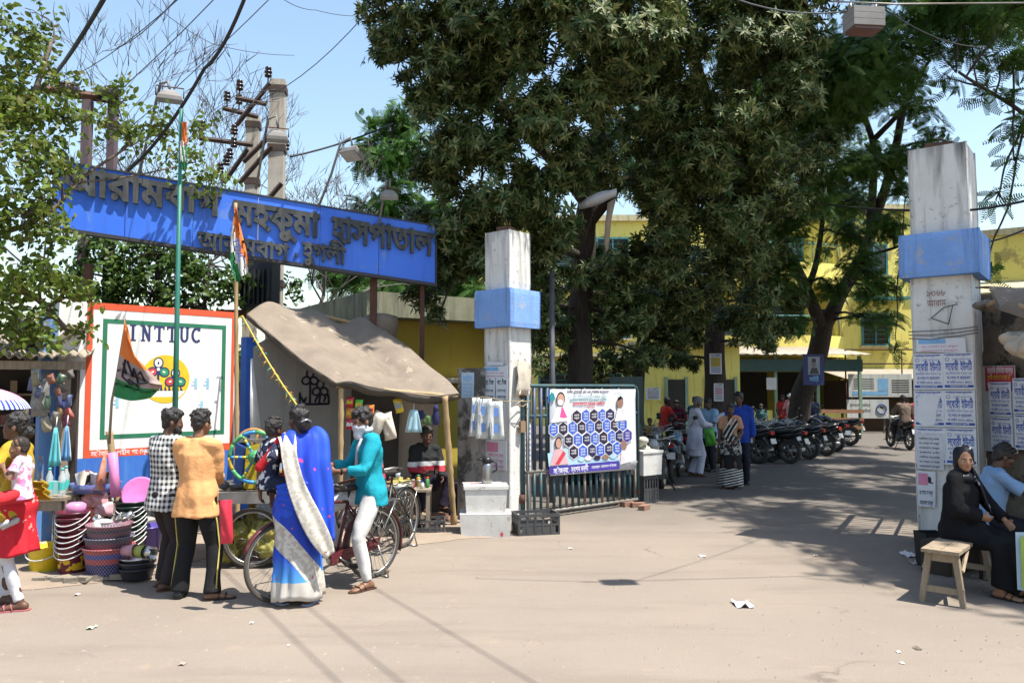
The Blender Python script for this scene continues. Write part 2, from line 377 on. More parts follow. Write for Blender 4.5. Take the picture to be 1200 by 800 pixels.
# ---- ground
def ground():
    m = bpy.data.materials.new('dusty road'); m.use_nodes = True; N = m.node_tree.nodes; L = m.node_tree.links; b = N['Principled BSDF']
    b.inputs['Roughness'].default_value = .93; b.inputs['Specular IOR Level'].default_value = .2
    tc = N.new('ShaderNodeTexCoord')
    def nz(sc, det, rgh, st=None):
        n = N.new('ShaderNodeTexNoise'); n.inputs['Scale'].default_value = sc; n.inputs['Detail'].default_value = det; n.inputs['Roughness'].default_value = rgh
        v = tc.outputs['Object']
        if st:
            mp = N.new('ShaderNodeMapping'); mp.inputs['Scale'].default_value = st[:3]; mp.inputs['Rotation'].default_value = (0,0,R(st[3])); L.new(v, mp.inputs[0]); v = mp.outputs[0]
        L.new(v, n.inputs['Vector']); return n.outputs['Fac']
    def mp(f, a, c):
        r = N.new('ShaderNodeMapRange'); r.inputs['From Min'].default_value = a; r.inputs['From Max'].default_value = c; L.new(f, r.inputs['Value']); return r.outputs[0]
    def mix(f, a, c):
        x = N.new('ShaderNodeMix'); x.data_type = 'RGBA'; L.new(f, x.inputs['Factor'])
        for k, v in (('A', a), ('B', c)):
            s = [i for i in x.inputs if i.name == k and i.type == 'RGBA'][0]
            if isinstance(v, tuple): s.default_value = (*v, 1)
            else: L.new(v, s)
        return [o for o in x.outputs if o.type == 'RGBA'][0]
    c = mix(mp(nz(.35, 6, .6), .36, .66), (.236,.197,.160), (.200,.168,.138))
    c = mix(mp(nz(1.0, 7, .7, (.35,2.2,1,14)), .50, .78), c, (.172,.140,.114))           # wheel-track bands
    c = mix(mp(nz(.8, 9, .75, (1,1,1,40)), .60, .74), c, (.198,.163,.134))
    vo = N.new('ShaderNodeTexVoronoi'); vo.feature = 'DISTANCE_TO_EDGE'; vo.inputs['Scale'].default_value = .42; wq = N.new('ShaderNodeVectorMath'); wq.operation = 'MULTIPLY_ADD'; nq = N.new('ShaderNodeTexNoise'); nq.inputs['Scale'].default_value = 2.2; nq.inputs['Detail'].default_value = 6; L.new(tc.outputs['Object'], nq.inputs['Vector']); L.new(nq.outputs['Color'], wq.inputs[0]); wq.inputs[1].default_value = (.7,.7,0); L.new(tc.outputs['Object'], wq.inputs[2]); L.new(wq.outputs[0], vo.inputs['Vector'])
    ck = N.new('ShaderNodeMath'); ck.operation = 'MULTIPLY'; L.new(mp(vo.outputs['Distance'], .006, .0015), ck.inputs[0]); L.new(mp(nz(.6, 3, .5), .57, .66), ck.inputs[1]); c = mix(ck.outputs[0], c, (.150,.124,.102))
    c = mix(mp(nz(5, 9, .8), .66, .72), c, (.170,.141,.116))
    c = mix(mp(nz(140, 2, .5), .60, .72), c, (.13,.11,.094))                           # grit
    c = mix(mp(nz(90, 2, .5), .66, .74), c, (.33,.28,.235))
    c = mix(mp(nz(2.6, 8, .72), .60, .70), c, (.26,.207,.157))                          # blown dust
    # grey asphalt of the hospital drive, darkened further to paint in tree shade
    sp = N.new('ShaderNodeSeparateXYZ'); L.new(tc.outputs['Object'], sp.inputs[0])
    ad = N.new('ShaderNodeMath'); ad.operation = 'MULTIPLY_ADD'; L.new(nz(.5, 5, .6), ad.inputs[0]); ad.inputs[1].default_value = 5; L.new(sp.outputs[1], ad.inputs[2])
    c = mix(mp(ad.outputs[0], 12.5, 16), c, (.118,.104,.092))
    L.new(c, b.inputs['Base Color'])
    ht = N.new('ShaderNodeMath'); ht.operation = 'ADD'; L.new(nz(70, 5, .65), ht.inputs[0]); L.new(nz(3, 4, .5), ht.inputs[1])
    bp = N.new('ShaderNodeBump'); bp.inputs['Strength'].default_value = .45; bp.inputs['Distance'].default_value = .015
    L.new(ht.outputs[0], bp.inputs['Height']); L.new(bp.outputs[0], b.inputs['Normal'])
    mb = MB(); mb.add([(-350,-60,0),(350,-60,0),(350,600,0),(-350,600,0)], [(0,1,2,3)])
    kind(mb.obj('ground', m), 'structure')
    # raised dusty verge in front of the stalls (a low uneven lip)
    mb = MB(); edge = [G(x, y) for x, y in ((-60,692),(40,690),(90,686),(150,678),(185,668),(240,655),(300,645),(380,640),(470,640),(535,632),(585,629))]
    g = []
    for i, p in enumerate(edge):
        n = Vector((-.45,.9,0)); g.append([Vector((p.x,p.y,.004)), p+n*.10+Vector((0,0,.045)), p+n*1.2+Vector((0,0,.05)), p+n*6+Vector((0,0,.05))])
    fine = []
    for i in range(len(g)-1):
        for k in range(8):
            t = k/8; row = []
            for j in range(4):
                q = g[i][j].lerp(g[i+1][j], t)
                if j in (0, 1): q = q+Vector((0, mnoise.noise(q*3)*.09, 0))
                if j == 1: q.z += mnoise.noise(q*9)*.012
                row.append(q)
            fine.append(row)
    mb.sheet(fine)
    kind(mb.obj('verge', M('verge dirt', (.325,.255,.195), .95, c2=(.265,.21,.16), sc=3, bump=.7, bsc=40)), 'structure')
ground()

# ---- the hospital block behind the trees
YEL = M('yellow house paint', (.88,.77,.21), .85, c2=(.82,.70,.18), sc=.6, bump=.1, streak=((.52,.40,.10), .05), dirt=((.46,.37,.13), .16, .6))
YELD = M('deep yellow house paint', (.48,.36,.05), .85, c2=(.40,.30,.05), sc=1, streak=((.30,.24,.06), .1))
CREAM = M('cream trim paint', (.66,.58,.34), .85, c2=(.52,.46,.28), streak=((.25,.21,.12), .35))
TEALS = M('teal shutters', (.06,.24,.25), .6); GLASSD = M('dark window glass', (.02,.025,.03), .12, spec=.6)
PGREEN = M('pale green post paint', (.28,.42,.30), .7, c2=(.22,.33,.24)); TIN = M('weathered tin sheet', (.42,.37,.30), .7, c2=(.30,.25,.20), metal=.2, sc=2)
INNER = M('unlit room', (.05,.045,.04), .9)  # flat dark colour standing in for the shade inside doorways
def window(F, u, v, w_, h, root, teal=True, deep=.0):
    f = MB(); t = .09
    f.fbox(F,u-t,u,v-t,v+h+t,.0,.07); f.fbox(F,u+w_,u+w_+t,v-t,v+h+t,0,.07); f.fbox(F,u,u+w_,v-t,v,0,.07); f.fbox(F,u,u+w_,v+h,v+h+t,0,.07)
    f.fbox(F,u+w_/2-.03,u+w_/2+.03,v,v+h,.012,.06)
    for k in range(5): f.fbox(F,u+.02,u+w_-.02,v+h*(k+1)/6-.01,v+h*(k+1)/6+.01,.014,.03)
    fo = f.obj('window', TEALS if teal else PGREEN, root)
    g = MB().fbox(F,u,u+w_,v,v+h,.002,.010); go = g.obj('pane', GLASSD, root)
    go.parent = fo
    s = MB().fbox(F,u-.2,u+w_+.2,v-t-.09,v-t-.002,.002,.28); so_ = s.obj('sill', CREAM, root); so_.parent = fo
def hospital():
    b = thing('hospital_building', 'three-storey yellow hospital block with green shuttered windows behind the trees', 'building', (12,40,0))
    F = Fr((-2.5,39,0), (1,0,0)); z = 10.2
    mb = MB(); mb.fbox(F,0,17.9,0,z,-8,0); mb.obj('wall', YEL, b)
    for k, zz in enumerate((3.4,6.8)): MB().fbox(F,0,17.9,zz,zz+.16,.003,.65).obj('ledge', CREAM, b)
    MB().fbox(F,-.15,18,z+.003,z+.3,-8.1,.2).obj('parapet', CREAM, b)
    for fl in range(3):
        for k in range(6): window(F, 1+k*2.9, 1.0+fl*3.4, 1.5, 1.5, b)
    F2 = Fr((15.4,37.2,0), (1,.0,0))
    MB().fbox(F2,0,5.7,0,10.4,-10,0).obj('wall', YEL, b)
    MB().fbox(F2,-.15,5.85,10.403,10.62,-10.1,.18).obj('parapet', CREAM, b)
    MB().fbox(F2,.12,.26,0,10.3,.003,.12).obj('drain_pipe', YELD, b)
    for (u, v) in ((1.3,3.95),(1.3,7.3),(4.0,3.95),(4.0,7.3)):
        window(F2, u, v, 1.15, 1.35, b)
    # projecting first-floor window box under a green awning
    m = MB(); m.fbox(F2,.9,3.2,6.0,6.12,.003,.8); m.obj('ledge', TEALS, b)
    # rounded bay with open balconies between the wings
    for fl in range(2):
        z0 = 3.3+fl*3.4
        rs = []
        for zz in (z0, z0+.22, z0+.23, z0+1.0):
            rr = 2.7 if zz < z0+.225 else 2.55
            rs.append([Vector((12.2+rr*1.7*math.cos(a), 38.6-rr*math.sin(a), zz)) for a in [math.pi*j/14 for j in range(15)]]+[Vector((12.2-rr*1.7,39.2,zz)), Vector((12.2+rr*1.7,39.2,zz))])
        MB().rings(rs, 0, False).obj('balcony', YEL, b)
        m = MB()
        for j in range(1, 14): 
            a = math.pi*j/14; m.tube([(12.2+2.5*1.7*math.cos(a), 38.6-2.5*math.sin(a), z0+1.0), (12.2+2.5*1.7*math.cos(a), 38.6-2.5*math.sin(a), z0+1.9)], .02, 5)
        m.tube([(12.2+2.5*1.7*math.cos(math.pi*j/14), 38.6-2.5*math.sin(math.pi*j/14), z0+1.9) for j in range(15)], .03, 6)
        m.obj('railing', TEALS, b)
    # verandah in front: tin roof, green posts, dark openings over a low yellow counter
    v = thing('verandah', 'open verandah with tin roof and green posts in front of the yellow hospital', 'verandah', (9,33,0))
    FV = Fr((5.4,32.5,0), (1,.04,0))
    rs = []
    for j in range(120):
        u = -.3+j*.081; w = .03*math.sin(j*1.3); rs.append([FV(u,3.22+w*.6,.9), FV(u,3.85+w*.6,-4.2)])
    MB().sheet(rs, 0, True, .02).obj('roof', TIN, v)
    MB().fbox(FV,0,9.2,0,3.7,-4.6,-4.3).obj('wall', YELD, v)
    MB().fbox(FV,.1,9.1,2.55,3.05,.35,.42).obj('fascia', M('dark teal fascia', (.05,.12,.12), .6), v)
    for k in range(6): MB().fbox(FV,.1+k*1.78,.22+k*1.78,0,3.2,.15,.27).obj('post', PGREEN, v)
    for k in range(5):
        MB().fbox(FV,.25+k*1.78,1.83+k*1.78,0,.95,.05,.14).obj('counter', YEL, v)
    for k in range(4):
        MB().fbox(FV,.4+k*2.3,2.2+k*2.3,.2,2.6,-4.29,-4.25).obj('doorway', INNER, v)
    for k, (u, vv) in enumerate(((1.1,1.9),(3.2,1.7),(3.25,2.25),(5.1,1.8),(6.9,2.0))):
        m = MB(); thin(m, FV, u, u+.42, vv, vv+.5, .28); m.obj('notice', PAPERW, v)
    # side hut with white boards at the drive's end
    def board(name, label, x0, y0, x1, y1, Y, fn, cat='board'):
        F, L = lvl((x0,y1),(x1,y1),Y,Y); h = P(x0,y0,Y).z-F.o.z
        r = thing(name, label, cat, F.o); m = MB(); m.fbox(F,0,L,0,h,-.05,0); m.obj('panel', M('white board paint', (.7,.71,.70), .7, c2=(.6,.61,.6), sc=1.2, streak=((.4,.38,.34), .3)), r)
        for uu in (.12, L-.2): MB().fbox(F,uu,uu+.08,-F.o.z,h-.02,-.14,-.06).obj('leg', STEEL, r)
        q = MB(); fn(q, F, L, h); q.obj('print', [INKC, INKK, INKB], r)
    def f1(q, F, L, h):
        thin(q,F,.05*L,.62*L,.08*h,.24*h,.003,0); thin(q,F,.46*L,.62*L,.26*h,.8*h,.003,0)
        for k in range(6): thin(q,F,.68*L,.95*L,(.2+k*.1)*h,(.24+k*.1)*h,.003,1)
        for k in range(5): thin(q,F,.08*L,.4*L,(.36+k*.1)*h,(.39+k*.1)*h,.003,1)
    def f2(q, F, L, h):
        for k in range(2): q.text(F, 'হাসপাতাল পরিষেবা', .06*L, (.62-.3*k)*h, .22*h, .003, 1, width=.5*L)
        q.tube([F(.82*L+.12*L*math.cos(a), .5*h+.25*h*math.sin(a), .01) for a in [i*.4 for i in range(16)]], .02, 5, 2, closed=True)
    board('notice_board', 'white hoarding with a pale blue panel on the tin hut by the hospital drive', 995,438,1069,465,33,f1)
    board('low_sign_wall', 'low white painted board behind the red motorcycle at the end of the drive', 993,468,1042,490,32.6,f2)
    h = thing('tin_hut', 'small dark shed with sloping tin roof beside the verandah', 'shed', (16,34,0))
    F = Fr((14.6,34.2,0),(1,0,0)); MB().fbox(F,0,4.2,0,2.2,-2.6,0).obj('wall', M('dim brick', (.16,.10,.075), .9), h)
    MB().sheet([[F(-.3,2.25,.7), F(4.5,2.25,.7)],[F(-.3,2.75,-2.7), F(4.5,2.75,-2.7)]],0,False,.03).obj('roof', TIN, h)
    m = MB()
    for u in (-.4,2,4.6): m.tube([F(u,0,.8),F(u,3.5,.8)],.035,6)
    for zz in (2.9,3.5): m.tube([F(-.4,zz,.8),F(4.6,zz,.8)],.03,6)
    m.obj('pipe_frame', RUST, h)
    # block on the far side of the drive
    b = thing('side_building', 'yellow building with green pilaster seen over the tarpaulin by the right gate pillar', 'building', (22,26,0))
    F = Fr((16.7,27.5,0),(1,-.62,0)); MB().fbox(F,0,13,0,7.2,-7,0).obj('wall', YEL, b)
    for u in (2.2,5.6): MB().fbox(F,u,u+.55,0,7.1,.003,.2).obj('pilaster', PGREEN, b)
    MB().sheet([[F(-.6,5.1,1.3),F(3.2,5.1,1.3)],[F(-.6,5.6,.003),F(3.2,5.6,.003)]],0,False,.12).obj('sunshade', CREAM, b)
    MB().fbox(F,-.1,13,2.9,3.25,.003,.5).obj('ledge', CREAM, b)
    for u in (.3,1.5,4.6): window(F,u,3.6,.85,1.3,b,False)
    MB().fbox(F,-.1,13.1,7.203,7.42,-7,.15).obj('parapet', CREAM, b)
hospital()

# ---- low yellow building behind the tarpaulin stall
def lowb():
    c = P(447,460,15.4); b = thing('low_building', 'low yellow building with mossy concrete eave behind the tarpaulin stall', 'building', (c.x,c.y,0))
    zt = P(447,374,15.4).z; za = P(447,346,15.4).z
    F = Fr((c.x,c.y,0),(.84,.54,0))
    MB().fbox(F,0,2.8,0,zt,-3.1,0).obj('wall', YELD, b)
    MB().fbox(F,-.55,3.3,zt+.003,za,-3.6,.55).obj('eave', M('mossy concrete', (.30,.30,.22), .9, c2=(.20,.215,.14), sc=2, bump=.3, streak=((.07,.075,.06), .6)), b)
    MB().fbox(F,.8,2.7,zt-1.25,zt-1.15,.003,.5).obj('sunshade', CONC, b)
lowb()

# ---- the painted union wall
WF, WL = lvl((97,537),(272,532),9.9,11.3)
WZ = WF.o.z
def union_wall():
    r = thing('painted_wall', 'white wall painted with INTTUC lettering, yellow flower emblem and a red and green border', 'wall', (WF.o.x,WF.o.y,0))
    WHITEP = M('white wall paint', (.80,.80,.78), .7, c2=(.75,.75,.73), sc=1.5, bump=.12, bsc=30, streak=((.62,.61,.57), .22))
    ht = 1.97
    mb = MB(); mb.fbox(WF,-.32,WL+.02,0,ht,-.16,0); mb.obj('upper_wall', WHITEP, r)
    RED = M('orange red border paint', (.72,.10,.035), .7, c2=(.62,.085,.03), sc=3); GRN = M('green border paint', (.02,.19,.10), .7)
    m = MB(); t = .085
    thin(m,WF,0,WL,0,t*1.15,.002); thin(m,WF,0,WL,ht-t,ht,.002); thin(m,WF,0,t*.85,t*1.15,ht-t,.002); thin(m,WF,WL-t*.5,WL,t*1.15,ht-t,.002)
    m.obj('red_border', RED, r)
    m = MB(); a, b, c, d = .19, WL-.13, .23, ht-.20; t = .055
    thin(m,WF,a,b,c,c+t,.002); thin(m,WF,a,b,d-t,d,.002); thin(m,WF,a,a+t,c+t,d-t,.002); thin(m,WF,b-t,b,c+t,d-t,.002)
    m.obj('green_border', GRN, r)
    NAVY = M('navy sign paint', (.025,.035,.13), .7)
    m = MB(); u0, v0 = onF(WF,150,399); u1, v1 = onF(WF,238,383); hh = .215
    x = u0; sk = (onF(WF,237,402)[1]-v0)/(u1-u0)
    def bar(p, q, wd):                                # one stroke of a letter
        p, q = Vector(p), Vector(q); t = (q-p).normalized(); n = Vector((-t.y,t.x))*wd/2
        m.prism(WF, [tuple(p+n), tuple(p-n), tuple(q-n), tuple(q+n)], .002, .004+len(m.v)*1e-6)
    W_ = (u1-u0)/6.0
    def ser(cx, y, w=.055): bar((cx-w/2,y),(cx+w/2,y),.018)
    for k, ch in enumerate('INTTUC'):
        a = x+k*W_*1.02; b = a+W_*.72; y0 = v0+sk*(a-u0); y1 = y0+hh; c = (a+b)/2
        if ch == 'I': bar((c,y0),(c,y1),.034); ser(c,y0+.009,.08); ser(c,y1-.009,.08)
        if ch == 'N': bar((a+.02,y0),(a+.02,y1),.026); bar((b-.02,y0),(b-.02,y1),.026); bar((a+.02,y1-.01),(b-.02,y0+.01),.036); ser(a+.02,y0+.009); ser(a+.01,y1-.009); ser(b-.02,y1-.009)
        if ch == 'T': bar((c,y0),(c,y1),.034); bar((a-.01,y1-.014),(b+.01,y1-.014),.028); ser(c,y0+.009,.075); bar((a,y1),(a,y1-.05),.02); bar((b,y1),(b,y1-.05),.02)
        if ch == 'U':
            q = [(a+.02,y1)]+[(c-(c-a-.02)*math.cos(t), y0+.075-.06*math.sin(t)) for t in [math.pi*i/8 for i in range(9)]]+[(b-.02,y1)]
            for i in range(len(q)-1): bar(q[i],q[i+1],.032)
            ser(a+.02,y1-.009); ser(b-.02,y1-.009)
        if ch == 'C':
            q = [(c+(b-a)*.48*math.cos(t), (y0+y1)/2+hh*.43*math.sin(t)) for t in [.75+i*(2*math.pi-1.5)/12 for i in range(13)]]
            for i in range(12): bar(q[i],q[i+1],.034)
            bar(q[0],(q[0][0],q[0][1]+.05),.022)
    m.obj('lettering', NAVY, r)
    # emblem: yellow disc, two three-petal flowers on stems over grass
    cu, cv = onF(WF,194,444); rd = .325
    YE = M('emblem yellow paint', (.80,.56,.02), .7)
    disc = MB().prism(WF, [(cu+rd*math.cos(i*math.pi/18), cv+rd*math.sin(i*math.pi/18)) for i in range(36)], .0015, .003)
    em = disc.obj('emblem', [YE], r)
    m = MB(); lv = [0]
    def ell(u, v, a, b, ang, mi):
        lv[0] += 1; q = []
        for i in range(20):
            t = i*math.pi/10; xx, yy = a*math.cos(t), b*math.sin(t)
            q.append((cu+u+xx*math.cos(ang)-yy*math.sin(ang), cv+v+xx*math.sin(ang)+yy*math.cos(ang)))
        m.prism(WF, q, .0032, .0038+lv[0]*.0003, mi)
    m.prism(WF, [(cu-.27,cv-.16),(cu+.27,cv-.16),(cu+.2,cv-.24),(cu-.2,cv-.24)], .0032, .0036, 1)
    for k in range(9): m.prism(WF, [(cu-.24+k*.055,cv-.16),(cu-.20+k*.055,cv-.16),(cu-.205+k*.05,cv-.08+.02*(k % 2))], .0032, .0036, 0)
    for (fx, fy, s) in ((-.10,.13,1.0),(.13,.0,.95)):
        m.prism(WF, [(cu+fx-.02,cv-.16),(cu+fx+.02,cv-.16),(cu+fx+.015,cv+fy),(cu+fx-.015,cv+fy)], .0032, .0037, 0)
        for ang, mi in ((90,1),(205,2),(-25,3)):
            a = R(ang); ell(fx+.085*s*math.cos(a), fy+.085*s*math.sin(a), .075*s, .068*s, a, 0); ell(fx+.088*s*math.cos(a), fy+.088*s*math.sin(a), .056*s, .050*s, a, mi)
            ell(fx+.082*s*math.cos(a), fy+.082*s*math.sin(a), .022*s, .012*s, a, 1 if mi != 1 else 0)
        ell(fx,fy,.022,.022,0,1)
    fo = m.obj('flower', [NAVY, WHITEP, M('emblem red paint', (.6,.06,.05), .7), M('emblem green paint', (.03,.3,.14), .7)], r); fo.parent = em
    m = MB()                                          # pale blue brush marks
    for px, py in ((229,449),(243,449),(137,471),(236,476)):
        u, v = onF(WF,px,py); thin(m,WF,u-.012,u+.022,v-.075,v+.075,.002); thin(m,WF,u-.06,u-.015,v-.03,v-.02,.002); thin(m,WF,u-.04,u-.014,v+.02,v+.026,.002)
    m.obj('brush_mark', M('sky blue brush paint', (.30,.62,.80), .7), r)
    m = MB()
    u, v = onF(WF,106,533); m.text(WF,'সৌজন্যে',u,.022,.085,.0045,0,.01,width=.30)
    u, v = onF(WF,137,533); m.text(WF,'শহীদ পোদ্দার',u,.022,.085,.0045,0,.01,width=.46)
    u, v = onF(WF,167,533); m.text(WF,'আরামবাগ',u,.022,.085,.0045,0,.01,width=.4)
    m.obj('caption', INKW, r)
    # lower courses: blue band, then peeling white with sky blue stripes
    MB().fbox(WF,-.32,WL+.02,-.42,-.003,-.17,.012).obj('blue_band', M('mid blue wall paint', (.035,.13,.50), .75, c2=(.045,.19,.60), sc=2, streak=((.10,.25,.60), .3)), r)
    MB().fbox(WF,-.32,WL+.02,-WZ-.05,-.423,-.16,0).obj('lower_wall', M('peeling pale plaster', (.60,.66,.66), .9, c2=(.48,.55,.57), sc=2.2, bump=.4, bsc=25, dirt=((.30,.27,.22), .45, 4)), r)
    m = MB()
    for u in (.12,.52,.98,1.4): thin(m,WF,u,u+.15,-WZ+.1,-.43,.002)
    m.obj('blue_stripe', M('sky blue stripe paint', (.10,.42,.72), .8, c2=(.2,.5,.72), sc=5), r)
    # blue end post beyond the painted field
    for (a, b, lb) in ((WL+.16,WL+.33,'narrow blue painted post between the union wall and the tarpaulin stall'),):
        t = MB().fbox(WF,a,b,-WZ,1.62,-.12,.05); one(t,'blue_post',M('bright blue post paint', (.03,.13,.55), .6, c2=(.035,.16,.6)),lb,'post')
    t = MB().fbox(WF,-.50,-.325,-WZ,1.75,-.14,.02); one(t,'blue_doorpost',M('faded blue door paint', (.10,.24,.55), .7, c2=(.16,.30,.58), sc=4, dirt=((.3,.3,.3), .3, 6)),'faded blue door post between the dark kiosk and the union wall','post')
    p = G(183,632); m = MB(); m.box((p.x,p.y+.25,.13),(.75,.55,.26),R(43)); m.box((p.x+.1,p.y+.38,.33),(.6,.35,.14),R(43))
    one(m,'concrete_step',CONC,'low concrete doorstep at the foot of the union wall behind the checked shirt man','step')
union_wall()

# ---- the big blue sign over the entrance
def big_sign():
    pa, pb = P(62,265,10.9), P(510,332,12.6); F = Fr(pa, pb-pa); F.x = (pb-pa).normalized(); F.z = Vector((F.x.y,-F.x.x,0)).normalized(); F.y = Vector((0,0,1)); L = (pb-pa).length
    h = .93
    r = thing('hospital_sign', 'long royal blue hospital sign with raised dark Bengali letters above the stalls', 'sign', (pa.x,pa.y,0))
    SB = M('royal blue sign sheet', (.045,.18,.86), .5, c2=(.06,.22,.90), sc=1.2, streak=((.05,.13,.60), .22), dirt=((.12,.25,.72), .12, 3))
    m = MB()
    for k in range(6): m.fbox(F, L*k/6+.004, L*(k+1)/6-.004, 0, h, -.10, 0)
    m.obj('panel', SB, r)
    m = MB(); t = .022
    m.fbox(F,-t,L+t,h+.001,h+t,-.11,.02); m.fbox(F,-t,L+t,-.05,-.001,-.13,.03); m.fbox(F,-t,-.001,-.0,h,-.11,.02); m.fbox(F,L+.001,L+t,0,h,-.11,.02)
    m.obj('edge_frame', M('dark sign frame', (.05,.05,.06), .6), r)
    LET = M('weathered black letter sheet', (.028,.032,.034), .6, c2=(.07,.075,.075), sc=7, metal=.0, streak=((.13,.135,.135), .35))
    m = MB()
    def word(txt, x0, x1, yb, xb, hpx, bold):
        u0 = onF(F,x0,yb)[0]; u1 = onF(F,x1,yb)[0]; v = onF(F,xb,yb)[1]; m.text(F,txt,u0,v,hpx*1.09,.002,0,bold*1.6,.06,width=u1-u0,res=4)
    word('আরামবাগ',71,260,229,105,.50,.022); word('মহকুমা',273,375,262,275,.49,.022); word('হাসপাতাল',388,507,281,392,.49,.022)
    word('আরামবাগ',231,339,292,240,.345,.018); word('হুগলী',354,405,305,372,.345,.018)
    u, v = onF(F,345,301); m.prism(F,[(u,v),(u+.05,v+.02),(u+.045,v+.06),(u+.01,v+.06),(u+.02,v+.02),(u-.02,v-.05)],.002,.045)
    m.obj('letter', LET, r)
    for px in (100, 438, 495):
        if px == 100: m = MB(); q = P(px,300,11.2); m.box((q.x,q.y+.1,q.z/2-.2),(.09,.09,q.z+.2))
        elif px == 438: m = MB(); q = P(px,320,12.6); m.box((q.x,q.y,q.z/2),(.10,.10,q.z))
        else: m = MB(); q = P(px,330,12.7); m.box((q.x,q.y,q.z/2),(.07,.07,q.z))
        m.obj('post', RUST, r)
    return F
SF = big_sign()

# ---- gate pillars
WHITEG = WHITEW.copy(); WHITEG.name = 'limewashed plaster black at the top'
def grime():
    N = WHITEG.node_tree.nodes; L = WHITEG.node_tree.links; b = N['Principled BSDF']; src = b.inputs['Base Color'].links[0].from_socket
    tc = N.new('ShaderNodeTexCoord'); sp = N.new('ShaderNodeSeparateXYZ'); L.new(tc.outputs['Generated'],sp.inputs[0]); mp_ = N.new('ShaderNodeMapping'); mp_.inputs['Scale'].default_value = (7,7,.8); L.new(tc.outputs['Object'],mp_.inputs[0])
    n = N.new('ShaderNodeTexNoise'); n.inputs['Scale'].default_value = 1.2; n.inputs['Detail'].default_value = 7; L.new(mp_.outputs[0],n.inputs['Vector'])
    a = N.new('ShaderNodeMath'); a.operation = 'MULTIPLY_ADD'; L.new(sp.outputs[2],a.inputs[0]); a.inputs[1].default_value = .62; L.new(n.outputs['Fac'],a.inputs[2])
    r = N.new('ShaderNodeMapRange'); r.inputs['From Min'].default_value = .98; r.inputs['From Max'].default_value = 1.28; L.new(a.outputs[0],r.inputs['Value'])
    x = N.new('ShaderNodeMix'); x.data_type = 'RGBA'; L.new(r.outputs[0],x.inputs['Factor']); s = [i for i in x.inputs if i.type == 'RGBA']; L.new(src,s[0]); s[1].default_value = (.10,.10,.095,1)
    L.new([o for o in x.outputs if o.type == 'RGBA'][0],b.inputs['Base Color'])
grime()
def pillar(name, label, base, yaw, w, wb, z1, z2, z3, cap):
    r = thing(name, label, 'gate pillar', (base.x,base.y,0), yaw); F = Fr((0,0,0),(1,0,0))
    def sq(mb, a, z0, zz, wob=.012):
        n = 9; rs = []
        for i in range(n):
            z = z0+(zz-z0)*i/(n-1); ring = []
            for (sx, sy) in ((-1,-1),(1,-1),(1,1),(-1,1)):
                j = lambda k: mnoise.noise(Vector((sx*3.1+k, sy*2.7, z*1.6+base.x)))*wob
                c = .012 if 0 < i < n-1 else .02
                ring += [Vector((sx*(a/2-c)+j(0) if sx*sy > 0 else sx*a/2+j(0), sy*a/2+j(5) if sx*sy > 0 else sy*(a/2-c)+j(5), z)),
                         Vector((sx*a/2+j(0) if sx*sy > 0 else sx*(a/2-c)+j(0), sy*(a/2-c)+j(5) if sx*sy > 0 else sy*a/2+j(5), z))]
            rs.append(ring)
        mb.rings(rs, 0, False)
    for nm, a, b, zz, mt in (('shaft',w,0,z1,WHITEW),('band',wb,z1+.001,z2,BLUEW),('upper_shaft',w*.97,z2+.001,z3,WHITEG)):
        m = MB(); sq(m,a,b,zz); m.obj(nm, mt, r, world=False)
    m = MB(); m.box((-.05,.02,z3+.05),(w*.45,w*.4,.09),.3); m.tube([(-.05,.02,z3+.08),(-.02,.0,z3+.2)],.012,6); m.obj('rusty_cap', RUST, r, world=False)
    return r
LPB = P(595,600,11.5); LPB.z = 0; RPB = P(1117,600,9.5); RPB.z = 0
PYAW = R(-42)
LP = pillar('gate_pillar','slender white gate pillar with a blue band beside the tied-back gate',LPB,R(-40),.50,.70,P(594,383,11.15).z,P(594,338,11.15).z,P(594,268,11.15).z,0)
RP = pillar('gate_pillar','tall white gate pillar with a blue band covered in blue posters behind the bench',RPB,R(-38),.66,.86,P(1100,322,9.1).z,P(1100,270,9.1).z,P(1100,166,9.1).z,0)
def pillar_face(base, yaw, w, side):        # side -1: face turned to the viewer's left-front, +1: right-front
    x = Vector((math.cos(yaw), math.sin(yaw), 0)); y = Vector((-x.y, x.x, 0))
    if side < 0: return Fr(base-y*(w/2+.018)-x*w/2, x)
    return Fr(base+x*(w/2+.018)-y*w/2, y)
LF1 = pillar_face(LPB,R(-40),.50,-1); LF2 = pillar_face(LPB,R(-40),.50,1); RF1 = pillar_face(RPB,R(-38),.66,-1)
